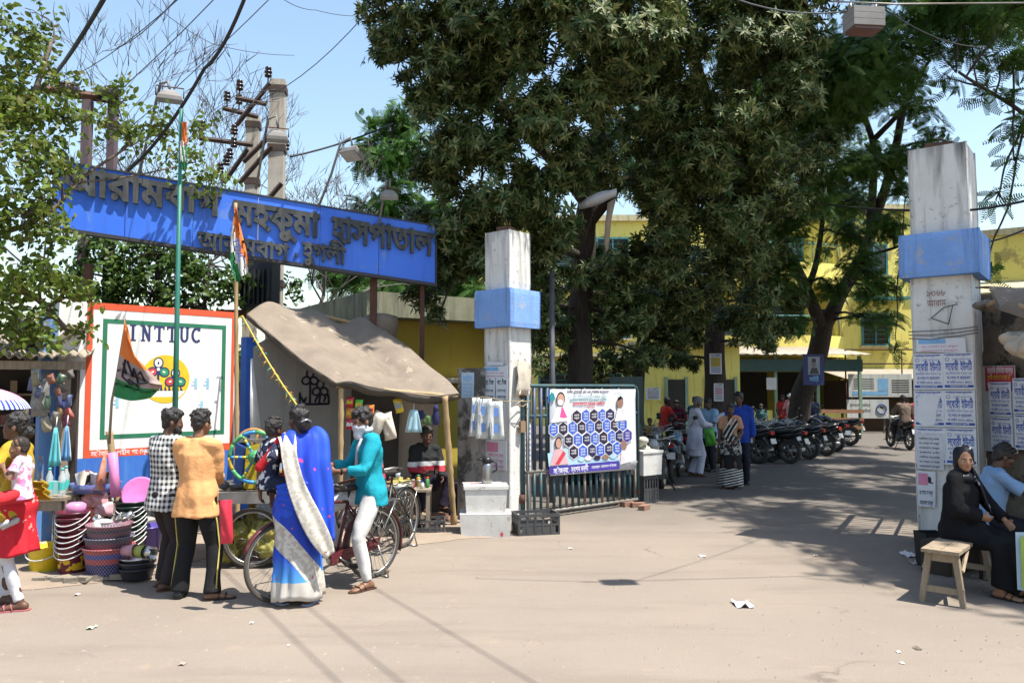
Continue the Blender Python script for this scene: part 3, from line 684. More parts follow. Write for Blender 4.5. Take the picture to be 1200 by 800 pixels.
# ---- the tied-back gate with the banner
GF, GL = lvl((613,604),(748,589),11.35,12.95); GF.o.z = .07
def gate():
    r = thing('metal_gate','open teal barred metal gate hung with a printed banner beside the slender pillar','gate',(GF.o.x,GF.o.y,0))
    top = P(613,452,11.35).z-GF.o.z; rad = .028
    F = GF; m = MB(); c = .10
    fr = [F(0,0),F(0,top-c),F(.03,top-.03),F(c,top),F(GL-c,top),F(GL-.03,top-.03),F(GL,top-c),F(GL,0)]
    m.tube(fr,rad,10); m.obj('outer_frame',TEALP,r)
    for v, mt in ((0.02,GREYP),(.62,GREYP),(1.42,TEALP)):
        MB().tube([F(.03,v),F(GL-.03,v)],.026,8).obj('rail',mt,r)
    for k in range(19):
        u = .085+k*(GL-.16)/18
        MB().tube([F(u,.04),F(u,.60)],.022,7).obj('bar',TEALP if k % 3 else GREYP,r)
        if k < 4 or k % 3 == 0: MB().tube([F(u,.65),F(u,top-.03)],.03 if k < 4 else .02,8).obj('bar',NAVYP if k in (1,2) else TEALP,r)
    MB().tube([F(.035,.05,.055),F(.035,1.62,.055)],.013,7).obj('lock_rod',GREYP,r)
    m = MB(); m.box(F(-.06,1.28,.05),(.09,.05,.16),R(40)); m.obj('latch_box',M('wooden latch block',(.30,.20,.12),.8),r)
    for v in (.25,1.75): MB().tube([F(-.02,v-.06),F(-.02,v+.06)],.04,8).obj('hinge',RUST,r)
    MB().tube([F(.02,1.62,.03),F(-.06,1.66,.06),F(-.25,1.60,.12),F(-.1,1.57,.12),F(.02,1.6,.04)],.008,5).obj('rope',M('jute rope',(.42,.33,.2),.9),r)
gate()
def banner():
    F = GF; a = onF(F,641,557); b = onF(F,641,456); c = onF(F,741,456); d = onF(F,742,549)
    r = thing('banner','printed white vinyl banner of blue hexagons and portraits tied to the gate','banner',F(a[0],a[1]))
    W = .075
    VIN = M('white banner vinyl',(.74,.75,.80),.45,c2=(.70,.72,.79),sc=2)
    BF = Fr(F(0,0,W),F.x)
    m = MB(); g = []
    for i in range(9):
        t = i/8; row = []
        for j in range(13):
            s_ = j/12; u = (a[0]*(1-t)+b[0]*t)*(1-s_)+(d[0]*(1-t)+c[0]*t)*s_; v = (a[1]*(1-t)+b[1]*t)*(1-s_)+(d[1]*(1-t)+c[1]*t)*s_
            row.append(F(u,v,W-.012*abs(math.sin(s_*9+t*2))*(1 if 0 < i < 8 else .2)-.004))
        g.append(row)
    m.sheet(g,0,True,.003); m.obj('vinyl',VIN,r)
    HB = M('hexagon blue',(.045,.13,.60),.5); HN = M('hexagon navy',(.022,.022,.10),.5); HK = M('hexagon black violet',(.03,.018,.05),.5)
    PUR = M('banner violet strip',(.07,.05,.36),.5); TEA = M('banner teal print',(.03,.28,.30),.6); SKY = M('banner sky tint',(.45,.66,.86),.5)
    SKIN = M('printed skin tone',(.62,.36,.27),.6); SKIN2 = M('printed dark skin tone',(.34,.19,.14),.6); HAIR = M('printed hair',(.03,.025,.03),.6)
    PINKC = M('printed pink cloth',(.75,.42,.45),.6); WHC = M('printed white cloth',(.80,.76,.80),.6); MAG = M('printed magenta',(.72,.10,.34),.6)
    mats = [HB,HN,HK,PUR,TEA,SKY,SKIN,SKIN2,HAIR,PINKC,WHC,MAG,INKW,INKR]
    q = lambda cx, cy: onF(BF,640+cx/6.15,440+cy/6.15)
    s = abs(q(100,300)[0]-q(0,300)[0])/100; sv = abs(q(300,100)[1]-q(300,0)[1])/100; L = [0.001]
    m = MB()
    def lay(): L[0] += .00006; return L[0]
    def poly(pts, mi): z = lay(); m.prism(BF,[q(*p) for p in pts],z,z+.0004,mi)
    def oval(cx, cy, rx, ry, mi): poly([(cx+rx*math.cos(i*math.pi/9),cy+ry*math.sin(i*math.pi/9)) for i in range(18)],mi)
    def line(txt, cx, cy, h, wid, mi, bold=.012):
        u, v = q(cx,cy); m.text(BF,txt,u,v,h*sv,lay()+.0006,mi,bold,width=wid*s,align='C',res=1)
    poly([(10,560),(140,520),(300,600),(520,560),(560,640),(560,625),(20,655)],5)
    poly([(500,330),(560,330),(590,640),(520,600)],10)
    poly([(20,655),(525,612),(530,672),(25,712)],3)
    line('সৌজন্যে:- স্বপন নন্দী',180,694,52,260,12,.018); line('চেয়ারম্যান, আরামবাগ পৌরসভা',418,660,26,200,12)
    line('মাননীয়া মুখ্যমন্ত্রী মমতা বন্দোপাধ্যায়ের অনুপ্রেরণায়',305,126,30,330,2,.03); line('২০২১ সালে রাজ্যের উন্নয়নের কাজের খতিয়ান',300,158,24,310,4)
    line('আরামবাগ হাসপাতালে আরও উন্নত পরিষেবা',305,183,22,290,4,.02); line('জনসাধারণের স্বার্থে পরিষেবা',310,212,30,250,13,.03); line('সকলের জন্য',320,236,18,70,13)
    line('যোগাযোগ',520,112,16,70,1); line('আরামবাগ',522,134,18,80,2)
    cols = [0,1,0,2,0,2,1,2,0]
    rows = [[(220,297,2),(287,292,0),(345,290,2),(405,288,0),(460,285,1)],
            [(52,388,0),(122,383,2),(190,377,0),(256,375,2),(317,370,0),(380,367,2),(437,362,0),(495,358,2),(548,352,0)],
            [(160,467,2),(227,462,0),(292,458,1),(352,455,0),(412,450,2),(474,442,0),(528,437,1),(583,432,3)],
            [(197,552,2),(263,548,0),(330,540,1),(390,535,0),(452,528,1),(510,523,0)]]
    wd = ['কন্যাশ্রী','যুবশ্রী','সবুজ','খাদ্য','আরাম','শিক্ষা','পথশ্রী','জল','সাথী','কৃষক']; n = 0
    for row in rows:
        for (cx, cy, mi) in row:
            for sc_, mm in ((1.12,12),(1.0,mi)):
                poly([(cx,cy-50*sc_),(cx+31*sc_,cy-25*sc_),(cx+31*sc_,cy+25*sc_),(cx,cy+50*sc_),(cx-31*sc_,cy+25*sc_),(cx-31*sc_,cy-25*sc_)],mm)
            for k in range(2+n % 2): line(wd[(n*3+k*2) % 10],cx,cy-6+k*20-(8 if n % 2 else 0),17,38,12)
            n += 1
    for k, cx in enumerate((250,300,365,425,480)): oval(cx,600-k*5,24,18,(5,10,2,7,5)[k])
    # the four unnamed printed people
    poly([(30,340),(75,225),(125,225),(160,325)],10); oval(103,165,31,50,8); oval(103,172,26,42,6); oval(100,192,21,22,10); poly([(95,300),(110,215),(150,300),(125,305)],11)
    poly([(490,330),(512,235),(550,230),(570,320)],10); oval(530,195,23,42,7); poly([(508,185),(515,155),(540,150),(553,180),(551,162),(530,142)],8)
    poly([(25,648),(60,530),(115,525),(160,635)],9); oval(85,482,25,44,8); oval(86,487,19,35,6); poly([(60,640),(120,540),(140,560),(90,640)],13)
    poly([(530,640),(540,540),(590,530),(615,615)],10); oval(556,500,22,38,7)
    poly([(20,150),(35,115),(55,130),(62,165),(45,190),(28,180)],4); poly([(8,95),(16,95),(18,200),(10,200)],0)
    m.obj('print',mats,r)
banner()

# ---- posters
def blue_poster(F, u, v, w_, h, label, parentless=True, faded=0):
    r = thing('poster',label,'poster',F(u,v))
    m = MB(); m.fbox(F,u,u+w_,v,v+h,.001,.004); m.obj('paper',PAPERW,r)
    q = MB(); z = .0045
    thin(q,F,u+.03*w_,u+.94*w_,v+.945*h,v+.965*h,z,0,.0004); q.text(F,'পশ্চিমবঙ্গ সরকার অনুমোদিত',u+.08*w_,v+.915*h,.075*h,z,0,.02,width=.8*w_,res=1)
    q.tube([F(u+w_*.14+.06*w_*math.cos(i*.5),v+.82*h+.06*w_*math.sin(i*.5),z+.0005) for i in range(13)],.003,4,0,closed=True)
    q.text(F,'কম্পিউটার প্রশিক্ষণ কেন্দ্র',u+.3*w_,v+.80*h,.06*h,z,0,0,width=.6*w_,res=1)
    q.text(F,'লেবারী',u+.07*w_,v+.52*h,.30*h,z,0,.025,width=.44*w_,res=2); q.text(F,'ইউনিট',u+.56*w_,v+.52*h,.30*h,z,0,.025,width=.38*w_,res=2)
    q.text(F,'কম্পিউটার টাইপ শেখানো হয়',u+.07*w_,v+.40*h,.10*h,z,0,.0,width=.85*w_,res=1)
    q.text(F,'যোগাযোগ আরামবাগ',u+.12*w_,v+.275*h,.12*h,z,0,.02,width=.76*w_,res=1)
    q.text(F,'মোবাইল ৯৭৩২১ ৫৪৩২১',u+.10*w_,v+.16*h,.10*h,z,0,.02,width=.82*w_,res=1)
    thin(q,F,u+.03*w_,u+.97*w_,v+.05*h,v+.12*h,z,0,.0004); q.text(F,'আরামবাগ হুগলী',u+.2*w_,v+.065*h,.06*h,z+.001,1,.02,width=.6*w_,res=1)
    q.obj('print',[INKB,INKW],r); return r
def scrap(F, u, v, w_, h, label, cols, lines=3, tilt=0.0, big=None, ink=0, w=0.001):
    r = thing('poster',label,'poster',F(u,v)); m = MB()
    a = random.uniform(-.01,.01); m.prism(F,[(u,v+tilt),(u+w_+a,v-tilt),(u+w_-a,v+h-tilt+a),(u+a,v+h+tilt)],w,w+.003); m.obj('paper',cols[0],r)
    q = MB()
    if big: q.text(F,big,u+.08*w_,v+.66*h,.30*h,w+.0036,0,.02,width=.82*w_,res=2)
    for k in range(lines): q.text(F,('আরামবাগ মহকুমা','যোগাযোগ করুন','পরিষেবা চালু আছে','সকাল ৮টা')[k % 4],u+.1*w_,v+h*(.06+(.56 if big or len(cols) > 2 else .9)*k/max(1,lines)),min(.16,.48/lines)*h,w+.0036,0,.02,width=.75*w_,res=1)
    if len(cols) > 2: thin(q,F,u+.05*w_,u+.6*w_,v+.60*h,v+.93*h,w+.0036,1,.0004)
    q.obj('print',[cols[1]]+list(cols[2:3]),r); return r
def pillar_posters():
    F = RF1; w2 = .315
    zt = [P(1115,y,9.15).z for y in (413,457,501)]
    hh = zt[0]-zt[1]
    nm = ['blue printed notice, upper of the column by the gate pole on the tall pillar','blue printed notice, upper of the column by the mud wall on the tall pillar',
          'blue printed notice with its middle torn away on the tall pillar','blue printed notice at mid height of the tall pillar beside the torn one',
          'smudged blue notice low on the tall pillar by the gate pole','lowest blue notice beside the seated woman in black']
    for k in range(6):
        i, j = k//2, k % 2
        blue_poster(F,.012+j*(w2+.002),zt[0]-hh*(i+1)+.006+(.004 if j else 0),w2,hh-.012,nm[k])
    F0 = Fr(F(0,0,.005),F.x)
    u, v = .03, zt[1]-hh+.02
    m = MB(); m.prism(F0,[(u,v+.05),(u+.09,v-.02),(u+.2,v+.02),(u+.22,v+.2),(u+.26,v+.34),(u+.14,v+.36),(u+.02,v+.34)],.001,.004); one(m,'torn_paper',PAPERW,'pale torn paper patch over the middle of a blue poster','paper')
    v = zt[2]-.5
    scrap(F0,.02,zt[2]-hh-.06,.29,.42,'white notice of black lines pasted low on the tall pillar',[M('greyish paper',(.66,.68,.74),.8),INKK],7)
    scrap(F0,.02,zt[2]-hh-.50,.19,.42,'small pink and white bill at the foot of the tall pillar',[PAPERW,INKK,INKP],2,big='৭')
    scrap(F0,.05,zt[0]+.008,.52,.17,'pale pink and blue torn strip above the blue posters',[PAPERW,INKP,INKC],2,.012)
    # scribbles and twine higher up
    m = MB(); z = P(1110,400,9.2).z
    for k in range(3): m.tube([F(-.03,z+.05+k*.04,.01),F(.2,z+.03+k*.05,.012),F(.5,z+.06+k*.04,.012),F(.7,z+.09+k*.035,.012)],.006,4)
    one(m,'twine',M('grey twine',(.2,.18,.15),.9),'loops of grey twine round the tall pillar above the posters','twine')
    m = MB(); z = P(1110,360,9.2).z
    for k, t in enumerate(('১৩৬৮','আরাম')): m.text(F,t,.18,z+.02+(1-k)*.12,.11,.006,0,0,width=.2)
    one(m,'chalk_marks',M('dark red chalk',(.25,.06,.05),.9),'dark red scrawled numbers under the blue band of the tall pillar','graffiti'); m = MB()
    for a, b in (((.22,-.12),(.4,-.2)),((.4,-.2),(.45,.02)),((.22,-.12),(.36,.0)),((.36,0),(.5,.03))): m.tube([F(a[0],z+a[1],.007),F(b[0],z+b[1],.007)],.006,4)
    one(m,'charcoal_strokes',M('charcoal',(.1,.1,.1),.9),'crossed charcoal strokes below the dark red numbers on the tall pillar','graffiti')
    # slender pillar
    zf = lambda y: P(585,y,11.2).z
    scrap(LF1,.10,zf(428),.30,.055,'narrow sky blue strip pasted highest on the slender pillar',[PAPERW,INKC],1)
    scrap(LF1,.03,zf(442),.45,.16,'torn pink and blue bill above the two black-lettered bills',[PAPERW,INKP,INKC],2)
    scrap(LF1,.02,zf(468),.22,.32,'black-lettered bill on the slender pillar, the one nearer the tarpaulin',[PAPERW,INKK],2,0,'খোঁজ')
    scrap(LF1,.26,zf(468),.22,.32,'black-lettered bill on the slender pillar, the one nearer the gate',[PAPERW,INKK],2,0,'খোঁজ')
    r = scrap(LF1,.06,zf(551),.40,.42,'pink and white bill half hidden behind the steel flask',[PAPERW,INKP,INKP],3)
    scrap(LF2,.30,zf(560),.17,.78,'long white notice of small print beside the gate hinge',[PAPERW,INKB],9)
    m = MB(); g = []
    for i in range(7):
        row = []
        for j in range(6):
            x, y = j/5, i/6; z = .03+.05*abs(math.sin(x*5+y*4))*(1-abs(2*y-1)**2)
            row.append(LF2(.08+.30*x+.05*(y-.5)*(1-2*x),zf(462)+.55*y-.1*abs(x-.5)*(1 if i in (0,6) else .3),z))
        g.append(row)
    m.sheet(g,0,True,.003); one(m,'peeling_paper',M('old brown white paper',(.66,.60,.50),.85,c2=(.5,.44,.36),sc=7),'large peeling brown edged paper curling off the slender pillar','paper')
pillar_posters()

# ---- side pier by the slender pillar, with hanging plastic bags
def side_pier():
    F, L = lvl((536,560),(566,560),11.55,11.35); z1 = P(550,431,11.4).z
    m = MB(); m.fbox(F,0,L,-F.o.z,z1-F.o.z,-.35,0); one(m,'concrete_pier',CONC,'stained grey concrete pier between the tarpaulin stall and the slender pillar','pier')
    u, v = onF(F,541,466)
    scrap(F,u,v,.21,.37,'faded sky blue bill on the stained grey pier',[M('pale blue paper',(.55,.68,.80),.8),INKC],4,0,'আরাম')
    # string of printed polythene carrier bags
    for k, (x0, x1, y0, y1, t) in enumerate(((551,560,466,511,1),(560,574,467,514,1.2),(574,590,470,515,-.6))):
        a, b = P(x0,y1,10.95-.1*k), P(x1,y0,10.95-.1*k); w_, h = b.x-a.x, b.z-a.z; F2 = Fr(a,(1,0.0,0)); m = MB(); g = []
        for i in range(9):
            g.append([F2(w_*j/5+.05*t*(i/8-.5),h*i/8,.035*math.sin(j*1.5+k)*math.sin(math.pi*i/8+.2)) for j in range(6)])
        m.sheet(g,0,True,.006); r = thing('carrier_bag',['printed pale carrier bag hanging nearest the tarpaulin','middle one of the printed carrier bags hanging on the slender pillar','printed pale carrier bag hanging nearest the gate'][k],'bag',a,0,'plastic bags hung on the pillar')
        m.obj('bag',M('milky polythene',(.68,.70,.68),.3,c2=(.52,.56,.58),sc=6),r); q = MB()
        for s_ in (0.18,.6): q.fbox(F2,w_*.3,w_*.62,h*s_,h*(s_+.22),.043,.045)
        q.obj('print',M('bag blue print',(.16,.32,.78),.5),r)
    m = MB(); m.tube([P(548,466,11.1),P(570,465,10.8),P(592,470,10.9),P(622,470,11.3)],.006,5); one(m,'string',M('jute rope',(.42,.33,.2),.9),'taut string tied from the pier to the gate post','string')
side_pier()

# ---- tarpaulin stall
def coons(top, right, bottom, left, n, k, f):
    def ev(c, t):
        x = t*(len(c)-1); i = min(int(x), len(c)-2); a = x-i
        p0, p1, p2, p3 = c[max(i-1,0)], c[i], c[i+1], c[min(i+2,len(c)-1)]
        return .5*((2*p1)+(p2-p0)*a+(2*p0-5*p1+4*p2-p3)*a*a+(3*p1-p0-3*p2+p3)*a**3)
    g = []
    for i in range(n+1):
        v = i/n; row = []
        for j in range(k+1):
            u = j/k; T, B, Lf, Rt = ev(top,u), ev(bottom,u), ev(left,v), ev(right,v)
            p = T*(1-v)+B*v+Lf*(1-u)+Rt*u-(top[0]*(1-u)*(1-v)+top[-1]*u*(1-v)+bottom[0]*(1-u)*v+bottom[-1]*u*v)
            row.append(p+f(u,v))
        g.append(row)
    return g
CANV = M('dusty brown tarpaulin',(.25,.20,.155),.85,c2=(.185,.15,.115),sc=2.2,bump=.45,bsc=26,dirt=((.34,.28,.21),.05,4))
def tarp_stall():
    r = thing('tarpaulin_stall','street stall roofed by a sagging brown tarpaulin with packets hung along its eave','stall',P(470,600,11.2)*Vector((1,1,0)) if False else (P(470,600,11.2).x,11.2,0))
    T = [P(289,366,11.3),P(314,352,11.8),P(340,360,12.1),P(370,362,12.3),P(389,375,12.4),P(401,377,12.5),P(424,371,12.6),P(440,381,12.6)]
    Rr = [P(440,381,12.6),P(456,391,12.3),P(480,408,11.9),P(503,429,11.4),P(524,445,10.9),P(538,461,10.6)]
    B = [P(394,449,9.9),P(410,447,9.95),P(433,453,10.05),P(455,457,10.2),P(480,461,10.3),P(510,464,10.45),P(538,461,10.6)]
    Lf = [P(289,368,11.3),P(328,401,10.9),P(356,424,10.45),P(380,440,10.05),P(394,449,9.9)]
    def f(u, v):
        e = min(u,1-u,v,1-v)*4; e = min(1,e)
        return Vector((0,0,(-.05*math.sin(u*3.1)*math.sin(v*3.1)+.030*mnoise.noise(Vector((u*4,v*3,1)))+.022*math.sin(u*17+v*9+3*mnoise.noise(Vector((u*3,v*3,5))))*.6+.012*mnoise.noise(Vector((u*14,v*5,2)))-.035*max(0,.22-abs(mnoise.noise(Vector((u*5-v*3,v*2.2+u,8)))))/.22+.03*max(0,.16-abs(mnoise.noise(Vector((u*3+v*5,v*3-u*2,3)))))/.16)*e))
    g = coons(T,Rr,B,Lf,44,64,f); m = MB(); m.sheet(g,0,True,.005); m.obj('canopy',CANV,r)
    # folded hem along the two lower edges
    m = MB(); edge = [row[0] for row in g]+g[-1][1:]; hem = []
    for s_ in range(3):
        hem.append([p+Vector((0,.03*s_+.02*mnoise.noise(p*6),-.005-s_*(.045+.03*mnoise.noise(p*4)))) for p in edge])
    m.sheet(hem,0,True,.008); m.obj('hem',M('dark tarpaulin underside',(.10,.085,.07),.9),r)
    m = MB(); m.tube([T[0]+Vector((.05,.05,-.03)),T[3]+Vector((0,.1,-.08)),T[-1]+Vector((0,0,-.05))],.03,7); m.obj('ridge_pole',BAMBOO,r)
    a, b = P(400,452,10.0), G(402,640,0); b = Vector((a.x,a.y+.02,.05))
    def bamboo(p, q, rad):
        m = MB(); n = 26; pts = []; rr = []
        for i in range(n+1): pts.append(p.lerp(q,i/n)); rr.append(rad*(1.22 if i % 5 == 0 else 1.0))
        m.tube(pts,rr,9); return m
    bamboo(a,b,.032).obj('bamboo_post',BAMBOO,r)
    bamboo(P(521,464,10.5),G(532,614,.05),.040).obj('bamboo_post',BAMBOO,r)
    bamboo(P(394,452,9.95),P(536,464,10.62),.022).obj('eave_pole',BAMBOO,r)
    F, L = lvl((294,560),(440,560),11.45,12.85); zt = 2.95-F.o.z
    GW = M('white stall wall in painted shade',(.42,.415,.41),.85,c2=(.35,.345,.34),sc=1.5,streak=((.3,.29,.28),.25))  # white wall toned down to carry the shade under the tarpaulin
    m = MB(); zb = P(330,400,11.8).z-F.o.z
    m.prism(F,[(0,-F.o.z),(L,-F.o.z),(L,zt-.2),(L*.55,zt-.12),(.35,zt-.25),(.0,zt-.45)],-.08,0); m.obj('side_wall',GW,r)
    # painted emblem in outline
    u, v = onF(F,369,455); m = MB(); S_ = .30
    def ring(cx, cy, rx, ry, ang=0): 
        m.tube([F(u+S_*(cx+rx*math.cos(t)*math.cos(ang)-ry*math.sin(t)*math.sin(ang)),v+S_*(cy+rx*math.cos(t)*math.sin(ang)+ry*math.sin(t)*math.cos(ang)),.003) for t in [i*.52 for i in range(12)]],.017,4,0,closed=True,flat=1)
    for fx, fy in ((-.28,.5),(.3,-.05)):
        for an in (90,205,-25): ring(fx+.25*math.cos(R(an)),fy+.25*math.sin(R(an)),.22,.19,R(an))
    for p, q in (((-.28,-.75),(-.28,.5)),((.25,-.75),(.3,0)),((-.85,-.8),(.8,-.8)),((-.85,-.8),(-.85,-.2)),((.8,-.8),(.75,-.3)),((-.8,-.4),(-.6,-.7)),((-.6,-.7),(-.5,-.45)),((0,-.7),(.15,-.4)),((.5,-.7),(.6,-.4))):
        m.tube([F(u+S_*p[0],v+S_*p[1],.004),F(u+S_*q[0],v+S_*q[1],.004)],.018,4)
    m.obj('painted_emblem',M('near black wall paint',(.02,.02,.05),.8),r)
    F2, L2 = lvl((400,560),(530,560),12.6,11.9); 
    m = MB(); m.fbox(F2,0,L2*.58,-F2.o.z,2.25-F2.o.z,-.03,0); m.obj('back_sheet',M('dark brown back sheet',(.10,.085,.075),.9,c2=(.07,.06,.05)),r)
    m = MB(); g = [[F2(L2*.56+.66*j/8,-F2.o.z+.3+1.75*i/6,.10+.02*math.sin(j*2.1+i)) for j in range(9)] for i in range(7)]; m.sheet(g,0,True,.01); m.obj('tan_sheet',M('tan hanging sheet',(.40,.33,.25),.9,c2=(.32,.26,.2),sc=3),r)
    # bundle on the roof's back corner
    m = MB(); p = P(446,381,12.9); m.lathe([(.05,-.32),(.26,-.27),(.30,0),(.27,.10),(.12,.14),(.02,.15)],(p.x,p.y,p.z+.05),14); blobm = m
    o = one(m,'roof_bundle',CANV,'rolled brown bundle resting at the back of the tarpaulin roof','bundle')
    # white flap beside the blue post
    m = MB(); m.sheet([[P(294,420,11.2),P(296,420,11.2)],[P(293,470,11.1),P(302,470,11.15)],[P(293,530,11.0),P(309,530,11.1)]],0,True,.006); one(m,'white_flap',M('white plastic sheet',(.70,.69,.67),.6),'white plastic flap hanging by the bright blue post','sheet')
    # tinsel cord
    m = MB(); pts = [P(284+ (352-284)*t,370+(480-370)*t+5*math.sin(t*3.1),11.0-1.0*t) for t in [i/14 for i in range(15)]]; m.tube(pts,.012,5,0)
    for i, p in enumerate(pts):
        for k in range(5):
            d = Vector((random.uniform(-1,1),random.uniform(-.5,.5),random.uniform(-1.2,.2)))*.07; m.tube([p,p+d*.6,p+d+Vector((0,0,-.02))],.006,3,(i+k) % 3)
    one(m,'tinsel_cord',[M('yellow tinsel',(.65,.48,.08),.6),M('green tinsel',(.08,.45,.35),.6),M('orange tinsel',(.65,.28,.05),.6)],'frayed yellow and green festive cord slanting down from the tarpaulin corner','cord')
tarp_stall()
def pillow(name, label, px, py, wpx, hpx, Y, mat, mat2=None, tilt=0.0, fat=.03, cat='packet', group=None, inset=.5):
    p = P(px,py,Y); w_, h = wpx*Y/FPX, hpx*Y/FPX; r = thing(name,label,cat,p,0,group)
    m = MB(); c, s_ = math.cos(tilt), math.sin(tilt); n = 8
    for sg in (1,-1):
        g = []
        for i in range(n+1):
            row = []
            for j in range(n+1):
                x, y = (j/n-.5), (i/n-.5); d = fat*(max(0,(1-(2*x)**2)*(1-(2*y)**4)))**.5*(1+.25*math.sin(9*x+7*y))
                X, Z = x*w_*(1-.12*(abs(2*y) < .8)), y*h; row.append(p+Vector((X*c-Z*s_,-sg*d,X*s_+Z*c)))
            g.append(row)
        m.sheet(g,0,True)
    m.obj('pack',mat,r)
    if mat2:
        q = MB(); F = Fr(p,(c,0,s_),(-s_,0,c))
        q.prism(F,[(-w_*.36,-h*.2),(w_*.36,-h*.14),(w_*.34,h*.16),(-w_*.34,h*.2)],fat*1.12,fat*1.14); q.obj('print',mat2,r)
    return r
PR = M('glossy red foil',(.55,.03,.05),.25); PG = M('glossy green foil',(.12,.55,.05),.25); PO = M('glossy orange foil',(.75,.22,.04),.25); PY = M('glossy yellow foil',(.72,.52,.04),.25); CLEAR = M('cloudy clear polythene',(.66,.62,.56),.2,c2=(.50,.42,.32),sc=14)
for k, (px, py, a, b) in enumerate(((410,471,PR,PY),(410,484,PO,PY),(410,497,PR,INKW),(420.5,474,PG,PY),(420.5,487,PG,INKW),(421,499,PG,PY),(434,480,PO,PR))):
    pillow('snack_packet',('topmost red snack packet hanging by the bamboo post','orange snack packet between two red ones','lowest red snack packet of its hanging strip','topmost green snack packet of its strip','middle green snack packet of its strip','lowest green snack packet of its strip','orange and red packet hanging alone beside the green strip')[k],px,py,10,12,10.15,a,b,random.uniform(-.1,.1),.02,group='snack packets hung on strips')
pillow('puffed_rice_bag','fat clear bag of white puffed snacks tilted under the eave',441,497,21,30,10.25,CLEAR,None,-.5,.07,'bag')
pillow('bread_bag','clear bag of brown buns hanging under the eave',455,499,16,32,10.3,M('bun bag',(.60,.47,.33),.25,c2=(.66,.62,.56),sc=16),None,.25,.07,'bag')
pillow('tea_packet','yellow tea packet hanging at the middle of the tarpaulin eave',467,475,11,17,10.4,PY,M('grey print',(.3,.35,.4),.5),.25,.025)
def mask_bundle(label, px, py, wpx, hpx, Y, mat):
    p = P(px,py,Y); w_, h = wpx*Y/FPX, hpx*Y/FPX; r = thing('mask_bundle',label,'face masks',p,0,'hanging bundles of face masks'); F = Fr(p,(1,0,0))
    for k in range(3):
        m = MB(); g = []
        for i in range(7):
            t = i/6; ww = w_*(.25+.75*t**.7)
            g.append([F((j/6-.5)*ww+(k-1)*w_*.1,(.5-t)*h,.02*k+.025*math.sin(j*1.9+k)*t) for j in range(7)])
        m.sheet(g,0,True,.004); m.obj('mask',mat if k else M('white mask cloth',(.76,.78,.78),.8),r)
    MB().tube([F(0,h*.5,.02),F(0,h*.5+.12,.0)],.006,4).obj('loop',INKW,r)
mask_bundle('pale blue face masks hanging near the vendor in black',485,493,17,26,10.45,M('ice blue mask cloth',(.45,.70,.78),.8))
pillow('cloth_mask','dark navy cloth mask hanging beside the pale blue masks',493,486,10,10,10.5,M('navy cloth',(.03,.03,.10),.9),None,.3,.02,'face mask')
pillow('cloth_mask','olive green cloth mask hanging below the navy one',501,492,11,11,10.5,M('olive cloth',(.10,.17,.06),.9),None,-.3,.02,'face mask')
def toy_bat():
    p = P(511,487,10.5); m = MB(); F = Fr(p,(1,0,0)); m.ell(p,(.045,.03,.13)); m.ell(p+Vector((0,-.005,.10)),(.04,.035,.05))
    for s_ in (-1,1): m.prism(F,[(s_*.02,.08),(s_*.055,.0),(s_*.04,-.15),(s_*.01,-.06)],-.005,.005)
    m.tube([p+Vector((0,0,.14)),p+Vector((0,0,.30))],.005,4); one(m,'hanging_toy',M('navy cloth',(.03,.03,.10),.9),'dark navy soft toy hanging near the leaning bamboo post','toy')
toy_bat()

# ---- poles, transformer frame, floodlights, wires
ARMS = M('dark steel arm',(.045,.032,.028),.7,c2=(.09,.05,.035),sc=6)
PCON = M('grey pole concrete',(.54,.49,.41),.9,c2=(.42,.38,.32),sc=3,bump=.2,streak=((.20,.17,.14),.28))
CERAM = M('brown glazed insulator',(.035,.02,.02),.25)
def insul(m, p, s_=1.0, mi=1):
    m.lathe([(.02,0),(.055*s_,.01),(.055*s_,.04),(.03,.06),(.06*s_,.08),(.06*s_,.11),(.03,.13),(.05*s_,.15),(.045*s_,.19),(.015,.21)],p,10,mi)
def upole(label, px, Y, ytop, wpx, arms):
    b = P(px,453,Y); z1 = P(px,ytop,Y).z; w_ = wpx*Y/FPX
    r = thing('utility_pole',label,'utility pole',(b.x,b.y,0)); m = MB(); m.box((b.x,b.y,z1/2),(w_,w_*.8,z1),.1); m.obj('shaft',PCON,r)
    F = Fr((b.x,b.y,0),(1,.15,0))
    for zz in (z1-.25,z1-1.4,z1-2.7,z1-4.0): MB().fbox(F,-w_*.58,w_*.58,zz,zz+.13,-w_*.5,w_*.5).obj('clamp',ARMS,r)
    for (x0, y0, x1, y1, ins) in arms:
        m = MB(); a, c = P(x0,y0,Y-.25), P(x1,y1,Y-.25); m.tube([a,c],.05,4,sm=False); arm = m.obj('cross_arm',ARMS,r)
        for t in ins:
            m = MB(); q = a.lerp(c,t); m.tube([q,q+Vector((0,0,.22))],.014,5); insul(m,q+Vector((0,0,.16)),1.25,0); io = m.obj('insulator',CERAM,r); io.parent = arm
    return r
upole('taller grey concrete utility pole behind the blue sign',320,14.8,95,17.5,[(277,147,316,98,[.95]),(277,115,312,122,[.1]),(285,190,318,158,[]),(280,215,318,172,[]),(300,250,330,215,[])])
upole('shorter concrete utility pole with insulators on crossarms beside the taller pole',291,15.6,137,14.5,[(262,127,302,137,[.1,.45]),(234,162,296,170,[.05,.65]),(262,215,290,175,[])])
def loose_ins():
    for k, (px, py) in enumerate(((274,173),(269,186),(265,194),(335,176),(258,203))):
        m = MB(); p = P(px,py,15); insul(m,p,1.2,0); one(m,'insulator',CERAM,'dark insulator stack among the utility pole arms','insulator','insulators hung on the pole arms')
loose_ins()
